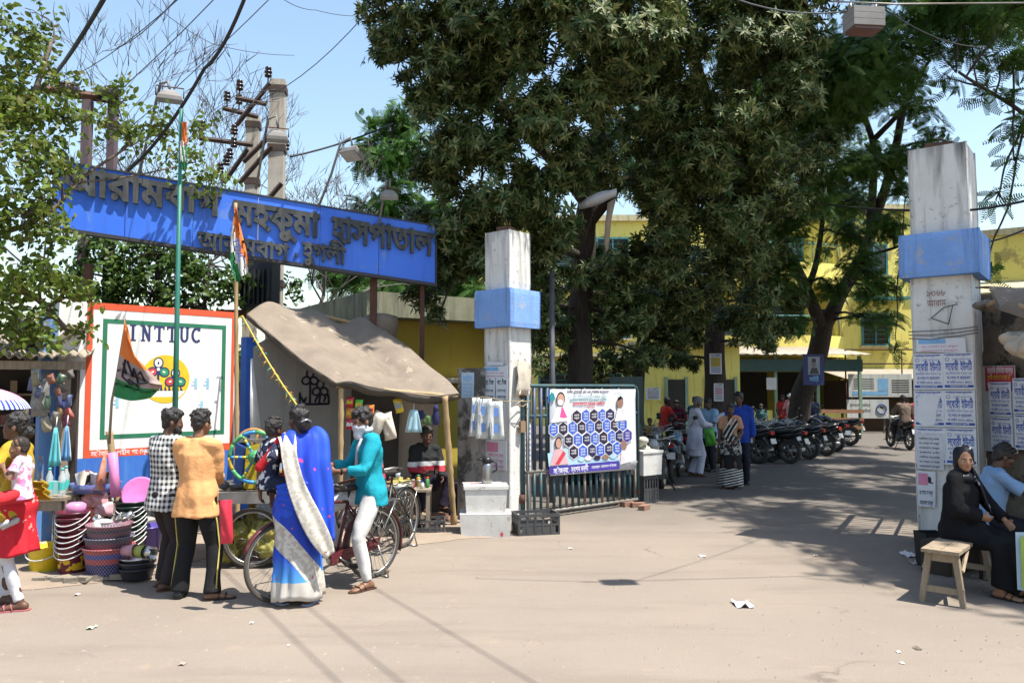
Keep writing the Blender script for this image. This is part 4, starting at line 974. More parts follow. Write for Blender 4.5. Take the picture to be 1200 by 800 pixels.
def transformer():
    p = P(305,335,13.8); r = thing('transformer','dark oil transformer mounted on the poles below the blue sign','transformer',(p.x,p.y,p.z-.4))
    m = MB(); m.box(p,(.55,.5,.85)); m.obj('tank',M('dark transformer paint',(.035,.04,.045),.6),r)
    for k in range(7): 
        m = MB(); m.box((p.x-.24+k*.08,p.y-.3,p.z-.05),(.02,.12,.6)); m.obj('cooling_fin',M('dark transformer paint',(.035,.04,.045),.6),r)
    m = MB(); m.tube([(p.x-.3,p.y-.1,p.z+.55),(p.x+.3,p.y-.1,p.z+.55)],.1,10); m.obj('conservator',M('dark transformer paint',(.035,.04,.045),.6),r)
    for k in range(3):
        m = MB(); insul(m,Vector((p.x-.2+k*.2,p.y,p.z+.44)),1,0); m.obj('bushing',CERAM,r)
    MB().fbox(Fr((p.x,p.y,0),(1,0,0)),-.7,.7,p.z-.55,p.z-.44,-.2,.2).obj('bracket',RUST,r)
transformer()
def frame_left():
    r = thing('pole_frame','rusty steel crossbeam on twin posts standing in the leaves above the blue sign','steel frame',(P(100,400,12.5).x,12.5,0))
    a, b = P(45,104,12.5), P(141,118,12.9); MB().tube([a,b],.08,4,sm=False).obj('beam',RUST,r)
    for px, Y in ((133,12.9),(103,12.6)):
        q = P(px,118,Y); m = MB(); m.box((q.x,q.y,q.z/2),(.13,.13,q.z)); m.obj('post',M('grey violet post',(.14,.10,.11),.8),r)
    for px, py in ((84,105),(122,108),(131,108),(77,103)):
        m = MB(); p = P(px,py+2,12.65); m.lathe([(.02,-.12),(.12,-.10),(.13,-.05),(.06,0),(.13,.05),(.12,.10),(.02,.12)],p,12,0,ax=Vector((1,.2,0))); m.obj('insulator',CERAM,r)
frame_left()
LAMPG = M('grey lamp housing',(.25,.24,.23),.6,c2=(.18,.17,.16)); LENS = M('dull lamp glass',(.55,.56,.55),.2)
def flood(label, px, py, Y, arm, size=.30, yaw=0.0, tilt=.5):
    p = P(px,py,Y); r = thing('floodlight',label,'floodlight',(arm[0]),0,'floodlights over the sign') if False else thing('floodlight',label,'floodlight',arm[0])
    m = MB(); m.tube(arm,.019,7); m.obj('arm',M('grey lamp tube',(.22,.21,.20),.6),r)
    rot = Matrix.Rotation(yaw,3,'Z') @ Matrix.Rotation(tilt,3,'X'); m = MB()
    rs = []
    for z, a, b in ((-.10,.62,.30),(-.02,.62,.32),(.04,.55,.27),(.10,.34,.16),(.13,.2,.09)):
        rs.append([p+rot @ Vector((sx*a*size,sy*b*size*1.5,z*size*3)) for sx, sy in ((-1,-1),(1,-1),(1,1),(-1,1))])
    m.rings(rs,0,False); hd = m.obj('housing',LAMPG,r)
    g = MB(); g.add([p+rot @ Vector((sx*.56*size,sy*.42*size,-.104*size*3)) for sx, sy in ((-1,-1),(1,-1),(1,1),(-1,1))],[(0,1,2,3)]); go = g.obj('lens',LENS,r); go.parent = hd
    m = MB(); m.tube([p+rot @ Vector((-.66*size,0,0)),p+rot @ Vector((-.66*size,0,.5*size)),p+rot @ Vector((.66*size,0,.5*size)),p+rot @ Vector((.66*size,0,0))],.010,5); m.obj('yoke',RUST,r)
flood('grey floodlight on a bowed arm over the sign beside the green flagpole',199,114,10.3,[P(163,205,10.75),P(178,140,10.55),P(188,98,10.35),P(197,96,10.25),P(199,106,10.25)],.26,.4,.35)
flood('grey floodlight on a bent arm in front of the taller utility pole',325,160,11.3,[P(300,222,11.55),P(308,175,11.35),P(314,140,11.25),P(324,136,11.25),P(326,150,11.25)],.24,.3,.5)
flood('dark boxy floodlight between the bare tree and the green feathery tree',413,179,11.8,[P(373,243,11.95),P(388,205,11.85),P(399,168,11.75),P(411,161,11.75),P(413,172,11.75)],.25,-.5,-.5)
flood('small floodlight standing on the far end of the blue sign',456,229,12.05,[P(444,262,12.25),P(449,235,12.15),P(453,212,12.05),P(457,210,12.05),P(457,222,12.05)],.22,.2,.3)
def hang_lamp():
    p = P(1012,24,6.9); r = thing('hanging_lamp','grey ribbed lamp box hanging from a rod across the road','lamp',(p.x,p.y,p.z-.1)); F = Fr(p,(1,.1,.0))
    m = MB()
    for k in range(3): m.fbox(F,-.145,.145,-.085+k*.058,-.03+k*.058,-.1,.1)
    m.obj('housing',LAMPG,r); MB().fbox(F,-.13,.13,-.112,-.087,-.085,.085).obj('lens',M('amber lens',(.14,.06,.04),.3),r)
    for u in (-.12,.12): MB().tube([F(u,.085),F(u,.15)],.012,6).obj('hanger',STEEL,r)
    MB().tube([F(-.3,.16),F(.3,.165),F(2.6,.30)],.008,6).obj('rod',STEEL,r)
hang_lamp()
def street_light():
    p = P(647,450,13.2); z = P(647,318,13.2).z; r = thing('lamp_post','thin grey pipe pole standing behind the barred gate','pole',(p.x,p.y,0))
    MB().tube([(p.x,p.y,0),(p.x,p.y,z)],[.055,.045],9).obj('pipe',M('grey violet pipe',(.11,.11,.13),.6),r)
    r = thing('street_lamp','white street lamp hood with torn cover hanging among the dark branches','street lamp',P(700,236,13.4))
    m = MB(); rs = []
    for t in range(7):
        q = P(679+ (722-679)*t/6,243-16*t/6,13.4); w_ = .03+.12*math.sin(math.pi*min(1,t/6+.15)*.8)
        rs.append([q+Vector((0,-w_,0)),q+Vector((0,-w_*.7,w_*.8)),q+Vector((0,w_*.7,w_*.8)),q+Vector((0,w_,0)),q+Vector((0,0,-w_*.5))])
    m.rings(rs,0,True); m.obj('hood',M('white lamp hood',(.55,.57,.60),.5),r)
    m = MB(); m.sheet([[P(712,238,13.4),P(722,232,13.4)],[P(709,262,13.35),P(716,258,13.4)],[P(708,285,13.4),P(714,282,13.45)],[P(710,296,13.4),P(713,292,13.4)]],0,True,.01); m.obj('torn_cover',M('peeling bark cloth',(.35,.27,.2),.8),r)
street_light()
WIRE = M('black cable',(.02,.02,.022),.6); THIN = M('grey wire',(.10,.11,.13),.6)
def wire(label, pts, rad=.012, sag=.0, mat=None):
    out = []
    for i in range(len(pts)-1):
        for k in range(8):
            t = k/8; q = pts[i].lerp(pts[i+1],t); q.z -= sag*4*t*(1-t); out.append(q)
    out.append(pts[-1]); m = MB(); m.tube(out,rad,5); o = m.obj('cable',mat or WIRE); tag(o,label,'cable','overhead cables'); o.location = (0,0,0)
wire('thick black cable slanting over the leafy tree to the steel frame',[P(127,-10,7.5),P(47,106,12.4)],.026,.1)
wire('long thick cable curving down past the flagpole floodlight',[P(292,-15,7.5),P(240,80,8.8),P(150,200,9.8)],.02,.12)
for k, (a, b) in enumerate(((P(230,-20,8),P(60,100,13)),(P(215,-10,7),P(120,60,13)),(P(260,-10,8),P(30,190,13)),(P(345,-30,9),P(60,220,14)))):
    wire('thin grey wire slanting across the sky above the bare twigs',[a,b],.006,.15,THIN)
wire('thin slack wire rising to the dark tree from the utility poles',[P(285,125,15),P(430,15,13)],.008,.25,THIN)
wire('fine wire crossing high in the clear sky near the dark tree',[P(330,-2,12),P(370,12,13),P(434,18,14)],.006,.05,THIN)
wire('fine wire dipping across the sky behind the floodlights',[P(180,5,12),P(250,52,13),P(345,65,15)],.006,.05,THIN)
wire('grey wire running from the sign end floodlight to the feathery tree',[P(340,184,11.5),P(460,145,14)],.016,.05)
wire('black cable strung between the leaning tree and the tall pillar',[P(930,232,18),P(1075,247,9.6),P(1215,232,8.5)],.016,.06)
wire('lower thin cable tied across behind the tall pillar',[P(1150,285,10),P(1215,262,8)],.011,.03)
wire('thin wire drooping out of the dark tree toward the hanging lamp',[P(840,-10,7),P(1000,12,6.9)],.007,.1,THIN)
wire('twisted wire running from the hanging lamp into the branches',[P(1035,10,6.9),P(1155,55,9)],.006,.1)
for k, (x, z) in enumerate(((-.35,6.9),(.15,7.2),(.95,7.0))):
    wire('slack black service cable passing high over the near road',[Vector((x-1.2,9.1,z+.6)),Vector((x,7.3,z)),Vector((x+2.1,3.8,z-.1)),Vector((x+5.5,-2,z))],.009,.02)
def leaf_tpl(L, W, fold=.25, droop=.15, pts=3):
    """one leaf: a folded, drooping blade of two strips; base at the origin, growing along +X"""
    n = pts; v = []
    for i in range(n+1):
        t = i/n; w = W/2*math.sin(math.pi*min(.985,max(.06,t)**1.25)**.8)
        z = -droop*L*t*t; v += [(L*t,-w,z+fold*w),(L*t,0,z),(L*t,w,z+fold*w)]
    f = []
    for i in range(n):
        a = 3*i; f += [(a,a+3,a+4,a+1),(a+1,a+4,a+5,a+2)]
    return np.array(v), f
def whorl_tpl(k, L, W, cone=.35):
    vs, fs = [], []; lv, lf = leaf_tpl(L,W,.2,.35,2)
    for i in range(k):
        a = 2*math.pi*i/k+RNG.uniform(-.25,.25); e = cone+RNG.uniform(-.3,.25); s = RNG.uniform(.75,1.15)
        m = np.array(Matrix.Rotation(a,3,'Z') @ Matrix.Rotation(-e,3,'Y')); n = len(vs)*len(lv)
        vs.append((lv*s) @ m.T); fs += [tuple(x+n for x in f) for f in lf]
    return np.concatenate(vs), fs
def frond_tpl(L, k, w):
    vs, fs = [], []
    for s in (-1,1):
        for i in range(k):
            t = (i+.6)/k; x = L*t; ln = w*(.55+.45*math.sin(math.pi*t)); z = -.35*L*t*t; n = len(vs)
            vs += [(x-.006,0,z),(x+.010,0,z),(x+.024,s*ln,z-.12*ln),(x+.008,s*ln,z-.12*ln)]; fs.append((n,n+1,n+2,n+3))
    return np.array(vs), fs
def spray_tpl(k, L, W):
    """a twig end with alternate hanging leaves"""
    vs, fs = [], []; lv, lf = leaf_tpl(L,W,.18,.35,3)
    for i in range(k):
        t = i/k; a = (1 if i % 2 else -1)*RNG.uniform(.5,1.3); m = np.array(Matrix.Rotation(a,3,'Z') @ Matrix.Rotation(RNG.uniform(.1,.9),3,'Y') @ Matrix.Rotation(RNG.uniform(-.6,.6),3,'X'))
        n = len(vs)*len(lv); vs.append((lv*RNG.uniform(.6,1.15)) @ m.T+np.array([t*.42,0,-.1*t*t])); fs += [tuple(x+n for x in f) for f in lf]
    return np.concatenate(vs), fs
def scatter(name, mat, parent, pos, axis, tpls, smin, smax):
    """many leaf clusters as one crown mesh"""
    pos = np.asarray(pos); axis = np.asarray(axis); N = len(pos); allv, allf, alln = [], [], 0
    for ti, (tv, tf) in enumerate(tpls):
        idx = np.arange(ti, N, len(tpls)); n = len(idx)
        if not n: continue
        z = axis[idx]/np.linalg.norm(axis[idx],axis=1,keepdims=True); r = RNG.normal(size=(n,3))
        x = np.cross(r,z); x /= np.linalg.norm(x,axis=1,keepdims=True)+1e-9; y = np.cross(z,x)
        B = np.stack([x,y,z],axis=2); s = RNG.uniform(smin,smax,size=n)
        v = np.einsum('nij,kj->nki',B,tv)*s[:,None,None]+pos[idx][:,None,:]
        f = np.array(tf)[None]+(np.arange(n)*len(tv))[:,None,None]+alln
        allv.append(v.reshape(-1,3)); allf.append(f.reshape(-1,f.shape[-1])); alln += n*len(tv)
    v = np.concatenate(allv); f = np.concatenate(allf); k = f.shape[1]
    org = np.array(parent.location); v = (v-org).astype(np.float32)
    me = bpy.data.meshes.new(name); me.vertices.add(len(v)); me.vertices.foreach_set('co',v.ravel()); me.loops.add(f.size); me.loops.foreach_set('vertex_index',f.ravel().astype(np.int32))
    me.polygons.add(len(f)); me.polygons.foreach_set('loop_start',np.arange(0,f.size,k,dtype=np.int32)); me.polygons.foreach_set('loop_total',np.full(len(f),k,dtype=np.int32))
    me.materials.append(mat); me.update(calc_edges=True); o = bpy.data.objects.new(name,me); COL.objects.link(o); o.parent = parent; return o
def clump_pts(c, r, n, sub=9, flat=.8, up=.5):
    c = np.array(c); d = RNG.normal(size=(sub,3)); d /= np.linalg.norm(d,axis=1,keepdims=True); d[:,2] *= flat
    sc = c+d*r*RNG.uniform(.45,.95,size=(sub,1)); k = RNG.integers(0,sub,n)
    p = sc[k]+RNG.normal(size=(n,3))*r*.20*np.array([1,1,.8])
    out = p-c; out /= np.linalg.norm(out,axis=1,keepdims=True)+1e-9
    ax = out*.8+np.array([0,0,up])+RNG.normal(size=(n,3))*.45; return p, ax, sc
BARK = M('dark bark',(.060,.045,.035),.95,c2=(.030,.023,.019),sc=6,stretch=(3,3,.6),bump=.8,bsc=14)
BARKL = M('pale bark',(.17,.13,.10),.95,c2=(.10,.078,.06),sc=6,stretch=(3,3,.6),bump=.8,bsc=16)
def limb(pts, r0, r1, n=9, wob=.05):
    out = []; m = len(pts)-1; steps = 6; rr = []
    for i in range(m):
        for k in range(steps):
            t = k/steps; p0, p1, p2, p3 = pts[max(0,i-1)], pts[i], pts[i+1], pts[min(m,i+2)]
            q = .5*((2*p1)+(p2-p0)*t+(2*p0-5*p1+4*p2-p3)*t*t+(3*p1-p0-3*p2+p3)*t**3)
            q = q+Vector((mnoise.noise(q*1.3),mnoise.noise(q*1.3+Vector((9,0,0))),0))*wob; out.append(q); rr.append(r0+(r1-r0)*(i+t)/m)
    out.append(pts[-1]); rr.append(r1); return out, rr
def tree(name, label, base, limbs, clumps, tpls, mat, dens, smin=.85, smax=1.2, bark=BARK, group=None, up=.5, twigs=True, sub=9, cat='tree', flare=True):
    r = thing(name,label,cat,base,0,group); allp = []; tr = MB()
    for i, (pts, r0, r1) in enumerate(limbs):
        o, rr = limb([Vector(p) for p in pts],r0,r1)
        if i == 0 and flare:
            for k in range(min(4,len(rr))): rr[k] *= 1+.35*(1-k/4)
        tr.tube(o,rr,10); allp += list(zip(o,rr))
    P_, A_ = [], []
    for (c, rad) in clumps:
        c = Vector(c); n = max(12,int(dens*rad**2.3)); p, a, sc = clump_pts(c,rad,n,sub,up=up); P_.append(p); A_.append(a)
        if twigs and allp:
            q, qr = min(allp,key=lambda t: (t[0]-c).length+(.8 if t[0].z > c.z+.3 else 0))
            mid = q.lerp(c,.5)+Vector((random.uniform(-.2,.2),random.uniform(-.2,.2),random.uniform(.0,.35)))*rad; w0 = min(qr*.7,.03+.035*rad)
            oo, rr = limb([q,mid,c],w0,w0*.45,7,.1); tr.tube(oo,rr,6)
            for s in sc: tr.tube([c.lerp(mid,.15),c.lerp(Vector(s),.5)+Vector((0,0,.08*rad)),Vector(s)],[w0*.42,w0*.28,.006],4)
    tr.obj('trunk',bark,r)
    scatter('crown',mat,r,np.concatenate(P_),np.concatenate(A_),tpls,smin,smax); return r
def cp(*l): return [(P(px,py,Y),rp*Y/FPX) for px,py,Y,rp in l]
WH = [whorl_tpl(k,.155,.047) for k in (8,9,10,9,7)]
FR = [frond_tpl(.30,11,.058) for _ in range(3)]
SPR = [spray_tpl(k,.115,.07) for k in (6,7,8,7)]
DARKL = leaf_mat('dusty dark whorl leaves',[(.024,.055,.013),(.036,.074,.018),(.065,.108,.026),(.25,.26,.11),(.14,.175,.056),(.030,.064,.015)],.14,.52,.25)  # pale entries put a sunlit tone into random leaves
MIDL = leaf_mat('feathery mid green leaves',[(.040,.095,.016),(.06,.135,.024),(.085,.18,.034),(.05,.115,.02)],.34)
FEAL = leaf_mat('feathery bright leaves',[(.05,.13,.022),(.08,.19,.035),(.065,.155,.028)],.4)
LGT = leaf_mat('light heart leaves',[(.060,.105,.016),(.11,.175,.024),(.17,.235,.038),(.08,.13,.02),(.16,.16,.045)],.34)
SHR = leaf_mat('dark shrub leaves',[(.03,.065,.012),(.055,.11,.02),(.10,.17,.035)],.25)

# dense dark whorl-leaved trees over the gate
def dark_trees():
    b = G(680,560); b = Vector((P(680,450,15.8).x,15.8,0))
    Q = lambda px, py, Y: P(px,py,Y)
    tree('whorl_leaf_tree','large dark tree with dusty leaf whorls spreading over the gate and tarpaulin stall',b,
      [([b,Q(680,400,15.8),Q(683,300,15.7),Q(690,240,15.5),Q(702,180,15.2)],.27,.19),
       ([Q(690,240,15.5),Q(650,190,14.8),Q(600,140,13.8),Q(560,90,13.2)],.15,.06),
       ([Q(702,180,15.2),Q(700,110,14.4),Q(690,40,13.6),Q(690,-60,13)],.17,.07),
       ([Q(685,270,15.6),Q(730,215,15.2),Q(780,205,14.8),Q(815,180,14.4)],.12,.05),
       ([Q(683,300,15.7),Q(620,280,14.6),Q(560,260,13.3)],.10,.04),
       ([Q(600,140,13.8),Q(552,60,13.2),Q(545,30,13.0)],.07,.04)],
      cp((468,35,13.6,40),(462,75,13.6,26),(500,100,13.2,45),(520,30,13,55),(545,90,13,55),(560,165,12.5,55),(520,200,13.2,40),(505,265,13.4,34),(540,285,13.2,42),(528,315,13.2,28),
         (600,45,12.2,65),(625,130,12.3,60),(600,215,12.3,55),(585,300,12.8,36),(497,350,13.2,20),(512,372,13.2,14),(560,250,12.6,45),
         (665,30,11.8,65),(690,115,12.4,50),(650,255,13,45),(640,310,13.6,40),(730,40,11.8,60),(700,190,14.3,45),(650,190,13,45),
         (625,360,14.4,30),(655,385,15.6,24),(735,370,15.6,38),(715,325,15.2,38),(760,415,16.8,22),(755,355,17.5,40),
         (560,-50,12,75),(680,-60,12,80),(480,-40,13,60),(600,-110,11.5,90),(740,-70,12,80)),WH,DARKL,900,.74,1.08)
    b2 = Vector((P(838,450,20).x,20,0))
    tree('whorl_leaf_tree','dark tree with pale sunlit leaf whorls and a straight black trunk bearing small posters',b2,
      [([b2,Q(838,400,20),Q(838,320,19.6),Q(840,260,18.8),Q(842,200,17.5)],.29,.18),
       ([Q(842,230,18),Q(860,160,16),Q(880,90,14.6)],.14,.06),([Q(840,270,18.8),Q(800,230,17),Q(775,170,15.2)],.12,.05),
       ([Q(842,200,17.5),Q(830,120,15.5),Q(810,50,14)],.13,.05),([Q(840,300,19.4),Q(880,280,17.5),Q(905,220,15.5)],.10,.04)],
      cp((770,150,14.2,48),(800,85,13.8,52),(850,50,13.4,52),(905,45,13.3,52),(940,105,13.2,46),(872,125,13.2,58),(820,180,13.6,54),(905,175,13.6,48),(765,225,14.4,45),(860,240,14.2,50),
         (805,265,14.8,48),(880,290,15.2,40),(765,300,15.4,45),(790,350,16.6,44),(840,320,16.4,44),(892,345,17,33),(950,190,15.5,38),(920,240,15,36),
         (775,400,18,26),(870,380,18,30),(900,400,18.5,16),(800,390,18,30),(740,110,13.5,46),(905,390,20.5,26),(930,350,20.5,22),(800,420,20.5,18),(770,40,13,52),
         (800,-50,13,80),(920,-40,13.5,80)),WH,DARKL,900,.74,1.08)
    b3 = Vector((P(742,450,23).x,23,0))
    tree('whorl_leaf_tree','dark leaning tree half hidden behind the gate trees in front of the yellow block',b3,
      [([b3,Q(750,420,23),Q(765,350,22.6),Q(775,290,22)],.22,.12),([Q(760,370,22.8),Q(720,330,22),Q(690,330,22)],.08,.04)],
      cp((650,385,21,40),(705,375,21.5,44),(690,425,20.5,26),(640,340,21,40),(735,320,22,42),(785,365,23,30),(640,430,20.5,20),(725,420,21,26),(690,320,22,40),(800,300,22,36)),WH,DARKL,300,1.1,1.5)
dark_trees()
def fine_trees():
    Q = P; b = Vector((P(934,500,24.5).x,24.5,0))
    tree('leaning_tree','leaning forked tree with fine feathery leaves and a blue portrait board on its trunk',b,
      [([b,Q(938,470,24.4),Q(955,425,23.8),Q(964,385,22.6),Q(966,372,22)],.36,.26),
       ([Q(964,385,22),Q(945,340,21.6),Q(925,300,21),Q(900,262,20.2),Q(880,200,19.5)],.19,.07),
       ([Q(964,385,22),Q(985,345,21.8),Q(1010,300,21.4),Q(1028,250,21),Q(1045,190,20),Q(1062,120,18.5)],.22,.08),
       ([Q(945,340,21.6),Q(958,300,21.4),Q(965,240,21),Q(963,180,20)],.10,.04),
       ([Q(1018,280,21.2),Q(1022,220,20.6),Q(1022,165,19.5),Q(1000,110,18)],.13,.05),
       ([Q(1022,165,19.5),Q(1055,130,18),Q(1090,70,16.8)],.08,.03),([Q(1010,300,21.4),Q(1050,290,20),Q(1085,270,18)],.05,.02),([Q(925,300,21),Q(890,285,20),Q(860,290,19)],.07,.03)],
      cp((1000,125,17.5,46),(1050,75,16.5,38),(1010,40,16.5,46),(970,75,16.5,48),(1078,135,17.5,26),(990,190,19,38),(1050,180,19,34),(1000,235,20,24),(1070,285,19.5,14),(1050,410,19.5,9),(1005,370,20.5,14),(1095,165,18.5,24),
         (1040,262,20,28),(1012,315,20,32),(1042,375,20,18),(985,275,21,30),(972,335,21,22),(1030,340,20,24),(1062,230,19.5,24),(930,270,20,36),(905,310,20,36),(950,230,19,36),(880,250,19.5,40),(1065,310,19.5,18),
         (960,150,18,40),(900,330,20.5,30),(935,380,20.6,16))+[(Vector(c),q) for c, q in (((6.5,20,9),1.7),((5,24,9.5),1.8),((9,28,10),2),((6,28.5,10),2),((12,29.5,10),2),((4.6,15,8.6),1.2),((7.4,15.8,8.6),1.4),((6.9,17.4,8.8),1.5),((3.4,20.5,9),1.5))],FR,MIDL,640,.9,1.3,BARK,None,.75)
    b = Vector((12.6,15,0))
    tree('spreading_tree','tall feathery leaved tree reaching in over the tall pillar from beyond the mud wall',b,
      [([b,(12.5,15,3),(12.2,14.8,5.5),(11.8,14.5,8)],.3,.18),([(12.2,14.8,5.5),(9.6,13.9,6.6),(7.8,13.4,7.4)],.06,.022),([(11.8,14.5,8),(11.6,17,10.6),(11.4,19.5,12.6)],.13,.05),
       ([(12,14.6,7),(11.4,11.5,10),(10.8,9.0,12)],.12,.05),([(11.4,11.5,10),(11.2,8,11.6),(10.8,5,12)],.07,.03),([(11.8,14.5,8),(12.8,15.5,10.6),(13.5,16,12.8)],.13,.05)],
      cp((1150,20,14,44),(1195,65,14,30),(1105,38,14.5,32),(1190,5,13,44),(1085,15,14.5,40),(1170,80,14,22),(1140,60,14,20),(1195,150,13.6,20),(1150,112,14,14),(1112,92,14.5,15),(1185,120,13.5,18),(1168,232,13.4,16),(1190,190,13,14),(1158,322,13,13),(1130,5,14,36))
       +[(Vector((x+random.uniform(-.5,.5),y+random.uniform(-.5,.5),12.2+.06*y)),random.uniform(1.15,1.5)) for x, y in ((10.0,5.4),(11.6,5.0),(10.6,4.2),(9.9,7.2),(11.8,7.4),(9.7,9.4),(11.6,9.6),(9.4,11.6),(11.4,11.8),(13.4,11.2),(9.2,13.8),(11.1,14),(13.2,13.6),(9.6,16.1),(11.6,16.2),(13.6,15.8),(10,18.4),(12,18.6),(14,18.2),(11,20.6),(13.2,20.8),(15,20.4),(12.6,23),(15,23),(8.2,12.6),(8.4,15))],  # high clumps added out of view to shade the drive and bench
      FR,MIDL,560,.95,1.4,BARK,None,.75)
    b = Vector((P(462,450,23).x,23,0))
    tree('feathery_tree','bright green feathery tree standing beyond the far end of the blue sign',b,
      [([b,Q(462,350,23),Q(458,250,23),Q(455,180,23)],.2,.08)],
      cp((455,140,23,30),(438,185,23,30),(480,185,23,36),(470,240,23,38),(425,255,23,24),(450,300,23,32),(395,290,24,26),(490,290,23,30),(410,325,24,28),(500,330,23,26),(440,335,22,24),(470,335,22,26),(525,340,22,26),(545,300,22,28),(385,325,23,22),(520,250,22,26),(550,345,22,24)),FR,FEAL,640,1.1,1.7,BARK,None,.75)
fine_trees()
def left_tree():
    b = Vector((-7.6,9.6,0)); Q = P
    tree('leafy_tree','light green broad leaved tree hanging over the kiosk and blue sign',b,
      [([b,(-7.4,9.5,2),(-6.9,9.4,3.6),(-6.5,9.3,5)],.22,.12),([(-6.9,9.4,3.6),Q(40,260,9.0),Q(90,215,9.4),Q(150,170,9.7)],.035,.014),([(-6.5,9.3,5),Q(30,130,9),Q(60,50,9.2)],.06,.02),
       ([(-7.1,9.4,2.8),Q(20,340,8.9),Q(80,385,9.2),Q(105,388,9.3)],.05,.02),([Q(90,215,9.4),Q(160,205,10),Q(230,190,10.7)],.014,.008)],
      cp((15,40,9,34),(48,18,9.2,20),(38,75,9.1,26),(28,125,8.9,46),(75,140,9.2,28),(130,148,9.6,28),(185,160,10,28),(40,195,8.8,46),(25,255,8.7,44),(60,330,8.9,32),(60,235,9.2,20),
         (20,325,8.7,40),(88,350,9.1,20),(40,385,8.9,34),(85,388,9.2,16),(215,185,10.6,24),(245,215,11.2,22),(235,150,11,12),(70,190,9.3,24),(60,275,9,28),(135,110,9.7,16),(75,100,9.4,20),
         (-40,100,9,70),(-40,250,8.8,70),(-30,370,8.8,45)),SPR,LGT,460,.6,.95,BARKL,None,.25,True,8)
    b = Vector((P(180,450,12.9).x,12.9,0))
    tree('wall_shrub','dark leafy shrub growing thick behind the top of the union wall',b,
      [([b,Q(182,360,12.9),Q(185,300,12.9)],.06,.03),([b,Q(130,360,12.8),Q(120,300,12.6)],.05,.02),([b,Q(235,370,13),Q(245,310,13.1)],.05,.02)],
      cp((125,320,12.6,32),(120,285,12.6,22),(165,300,12.8,36),(180,345,12.8,34),(210,300,13,32),(235,330,13.1,30),(262,335,13.3,24),(285,322,13.5,16),(300,300,15.8,18),(275,292,14.5,16),(345,335,16.5,14),(130,255,13,22),(250,262,14,16),(70,330,12.6,20),(140,350,12.6,26),(215,360,13,26),(100,345,12.5,18)),SPR,SHR,420,.75,1.1,BARK,None,.4,True,8,'shrub')
left_tree()
def bare(label, base, h, spread, depth=6, seed=1, thick=.11, twig=.006, name='bare_tree'):
    rd = random.Random(seed); r = thing(name,label,'tree',base); m = MB()
    def grow(p, d, L, rad, lv):
        pts = [p]; q = p
        for k in range(3):
            d = (d+Vector((rd.uniform(-1,1),rd.uniform(-.6,.6),rd.uniform(-.4,.8)))*.26).normalized(); q = q+d*L/3; pts.append(q)
        m.tube(pts,[rad,rad*.9,rad*.8,rad*.68],6 if lv < 2 else 4 if lv < 4 else 3)
        if lv >= depth: return
        for k in range(3 if lv in (0,1) else 2+(rd.random() < .45)):
            a = Vector((rd.uniform(-1,1),rd.uniform(-1,1),rd.uniform(-.35,.8)))
            grow(q if k else pts[2].lerp(q,.8),(d*.75+a*spread).normalized(),L*rd.uniform(.60,.82),max(twig,rad*.56),lv+1)
    grow(Vector(base),Vector((0,0,1)),h,thick,0); m.obj('trunk',M('grey twig bark',(.13,.115,.11),.9,c2=(.09,.08,.075)),r)
bare('bare grey tree with fine twigs between the utility poles and the feathery tree',Vector((P(355,450,18).x,18,0)),2.55,.62,7,11,.10,.006)
bare('leafless tree of thin dark twigs rising over the steel crossbeam',Vector((P(95,450,17).x,17,0)),2.8,.66,7,5,.08,.006)
bare('spreading leafless tree whose twigs fill the sky behind the flagpole top',Vector((P(190,450,18).x,18,0)),2.75,.66,7,23,.09,.006)
def far_green():
    pos, ax = [], []
    for x in np.arange(-75,80,3.2):
        if -3 < x < 31: y = 62
        else: y = 48
        c = Vector((x+random.uniform(-1,1),y+random.uniform(-3,3),random.uniform(2,4.5))); r = random.uniform(2.2,3.6)
        p, a, _ = clump_pts(c,r,420,12); p[:,2] = np.abs(p[:,2]); pos.append(p); ax.append(a)
    e = bpy.data.objects.new('t',None); COL.objects.link(e)
    o = scatter('distant_foliage',MIDL,e,np.concatenate(pos),np.concatenate(ax),WH,2.2,3.6); o.parent = None; bpy.data.objects.remove(e); kind(o,'stuff')
far_green()
CHROME = M('worn chrome',(.55,.55,.54),.3,metal=.9,c2=(.35,.32,.28),sc=9)
def plast(n, c, r=.4): return M(n, c, r, c2=tuple(x*.8 for x in c), sc=6)
def at(px, py, z=0.0): return G(px,py,z)
# ---------------- bicycles ----------------
def wheel_parts(root, c, rad, tw, spoke=36, tyre_m=RUBBER, axis=Vector((0,1,0))):
    c = Vector(c); ring = lambda rr: [c+Vector((rr*math.cos(a),0,rr*math.sin(a))) for a in [2*math.pi*i/44 for i in range(44)]]
    m = MB(); m.tube(ring(rad-tw),tw,8,closed=True); w = m.obj('wheel',tyre_m,root,world=False)
    m = MB(); m.tube(ring(rad-tw*2.3),tw*.62,6,closed=True); o = m.obj('rim',CHROME,root,world=False); o.parent = w
    m = MB()
    for i in range(spoke):
        a = 2*math.pi*i/spoke; s = .03*(1 if i % 2 else -1); b = a+.5*(1 if i % 4 < 2 else -1)
        m.tube([c+Vector((.02*math.cos(b),s,.02*math.sin(b))),c+Vector(((rad-tw*2.6)*math.cos(a),0,(rad-tw*2.6)*math.sin(a)))],.0016,3)
    o = m.obj('spokes',CHROME,root,world=False); o.parent = w
    m = MB(); m.lathe([(.012,-.05),(.03,-.045),(.02,-.03),(.02,.03),(.03,.045),(.012,.05)],c,10,ax=Vector((0,1,0))); o = m.obj('hub',CHROME,root,world=False); o.parent = w
    return w
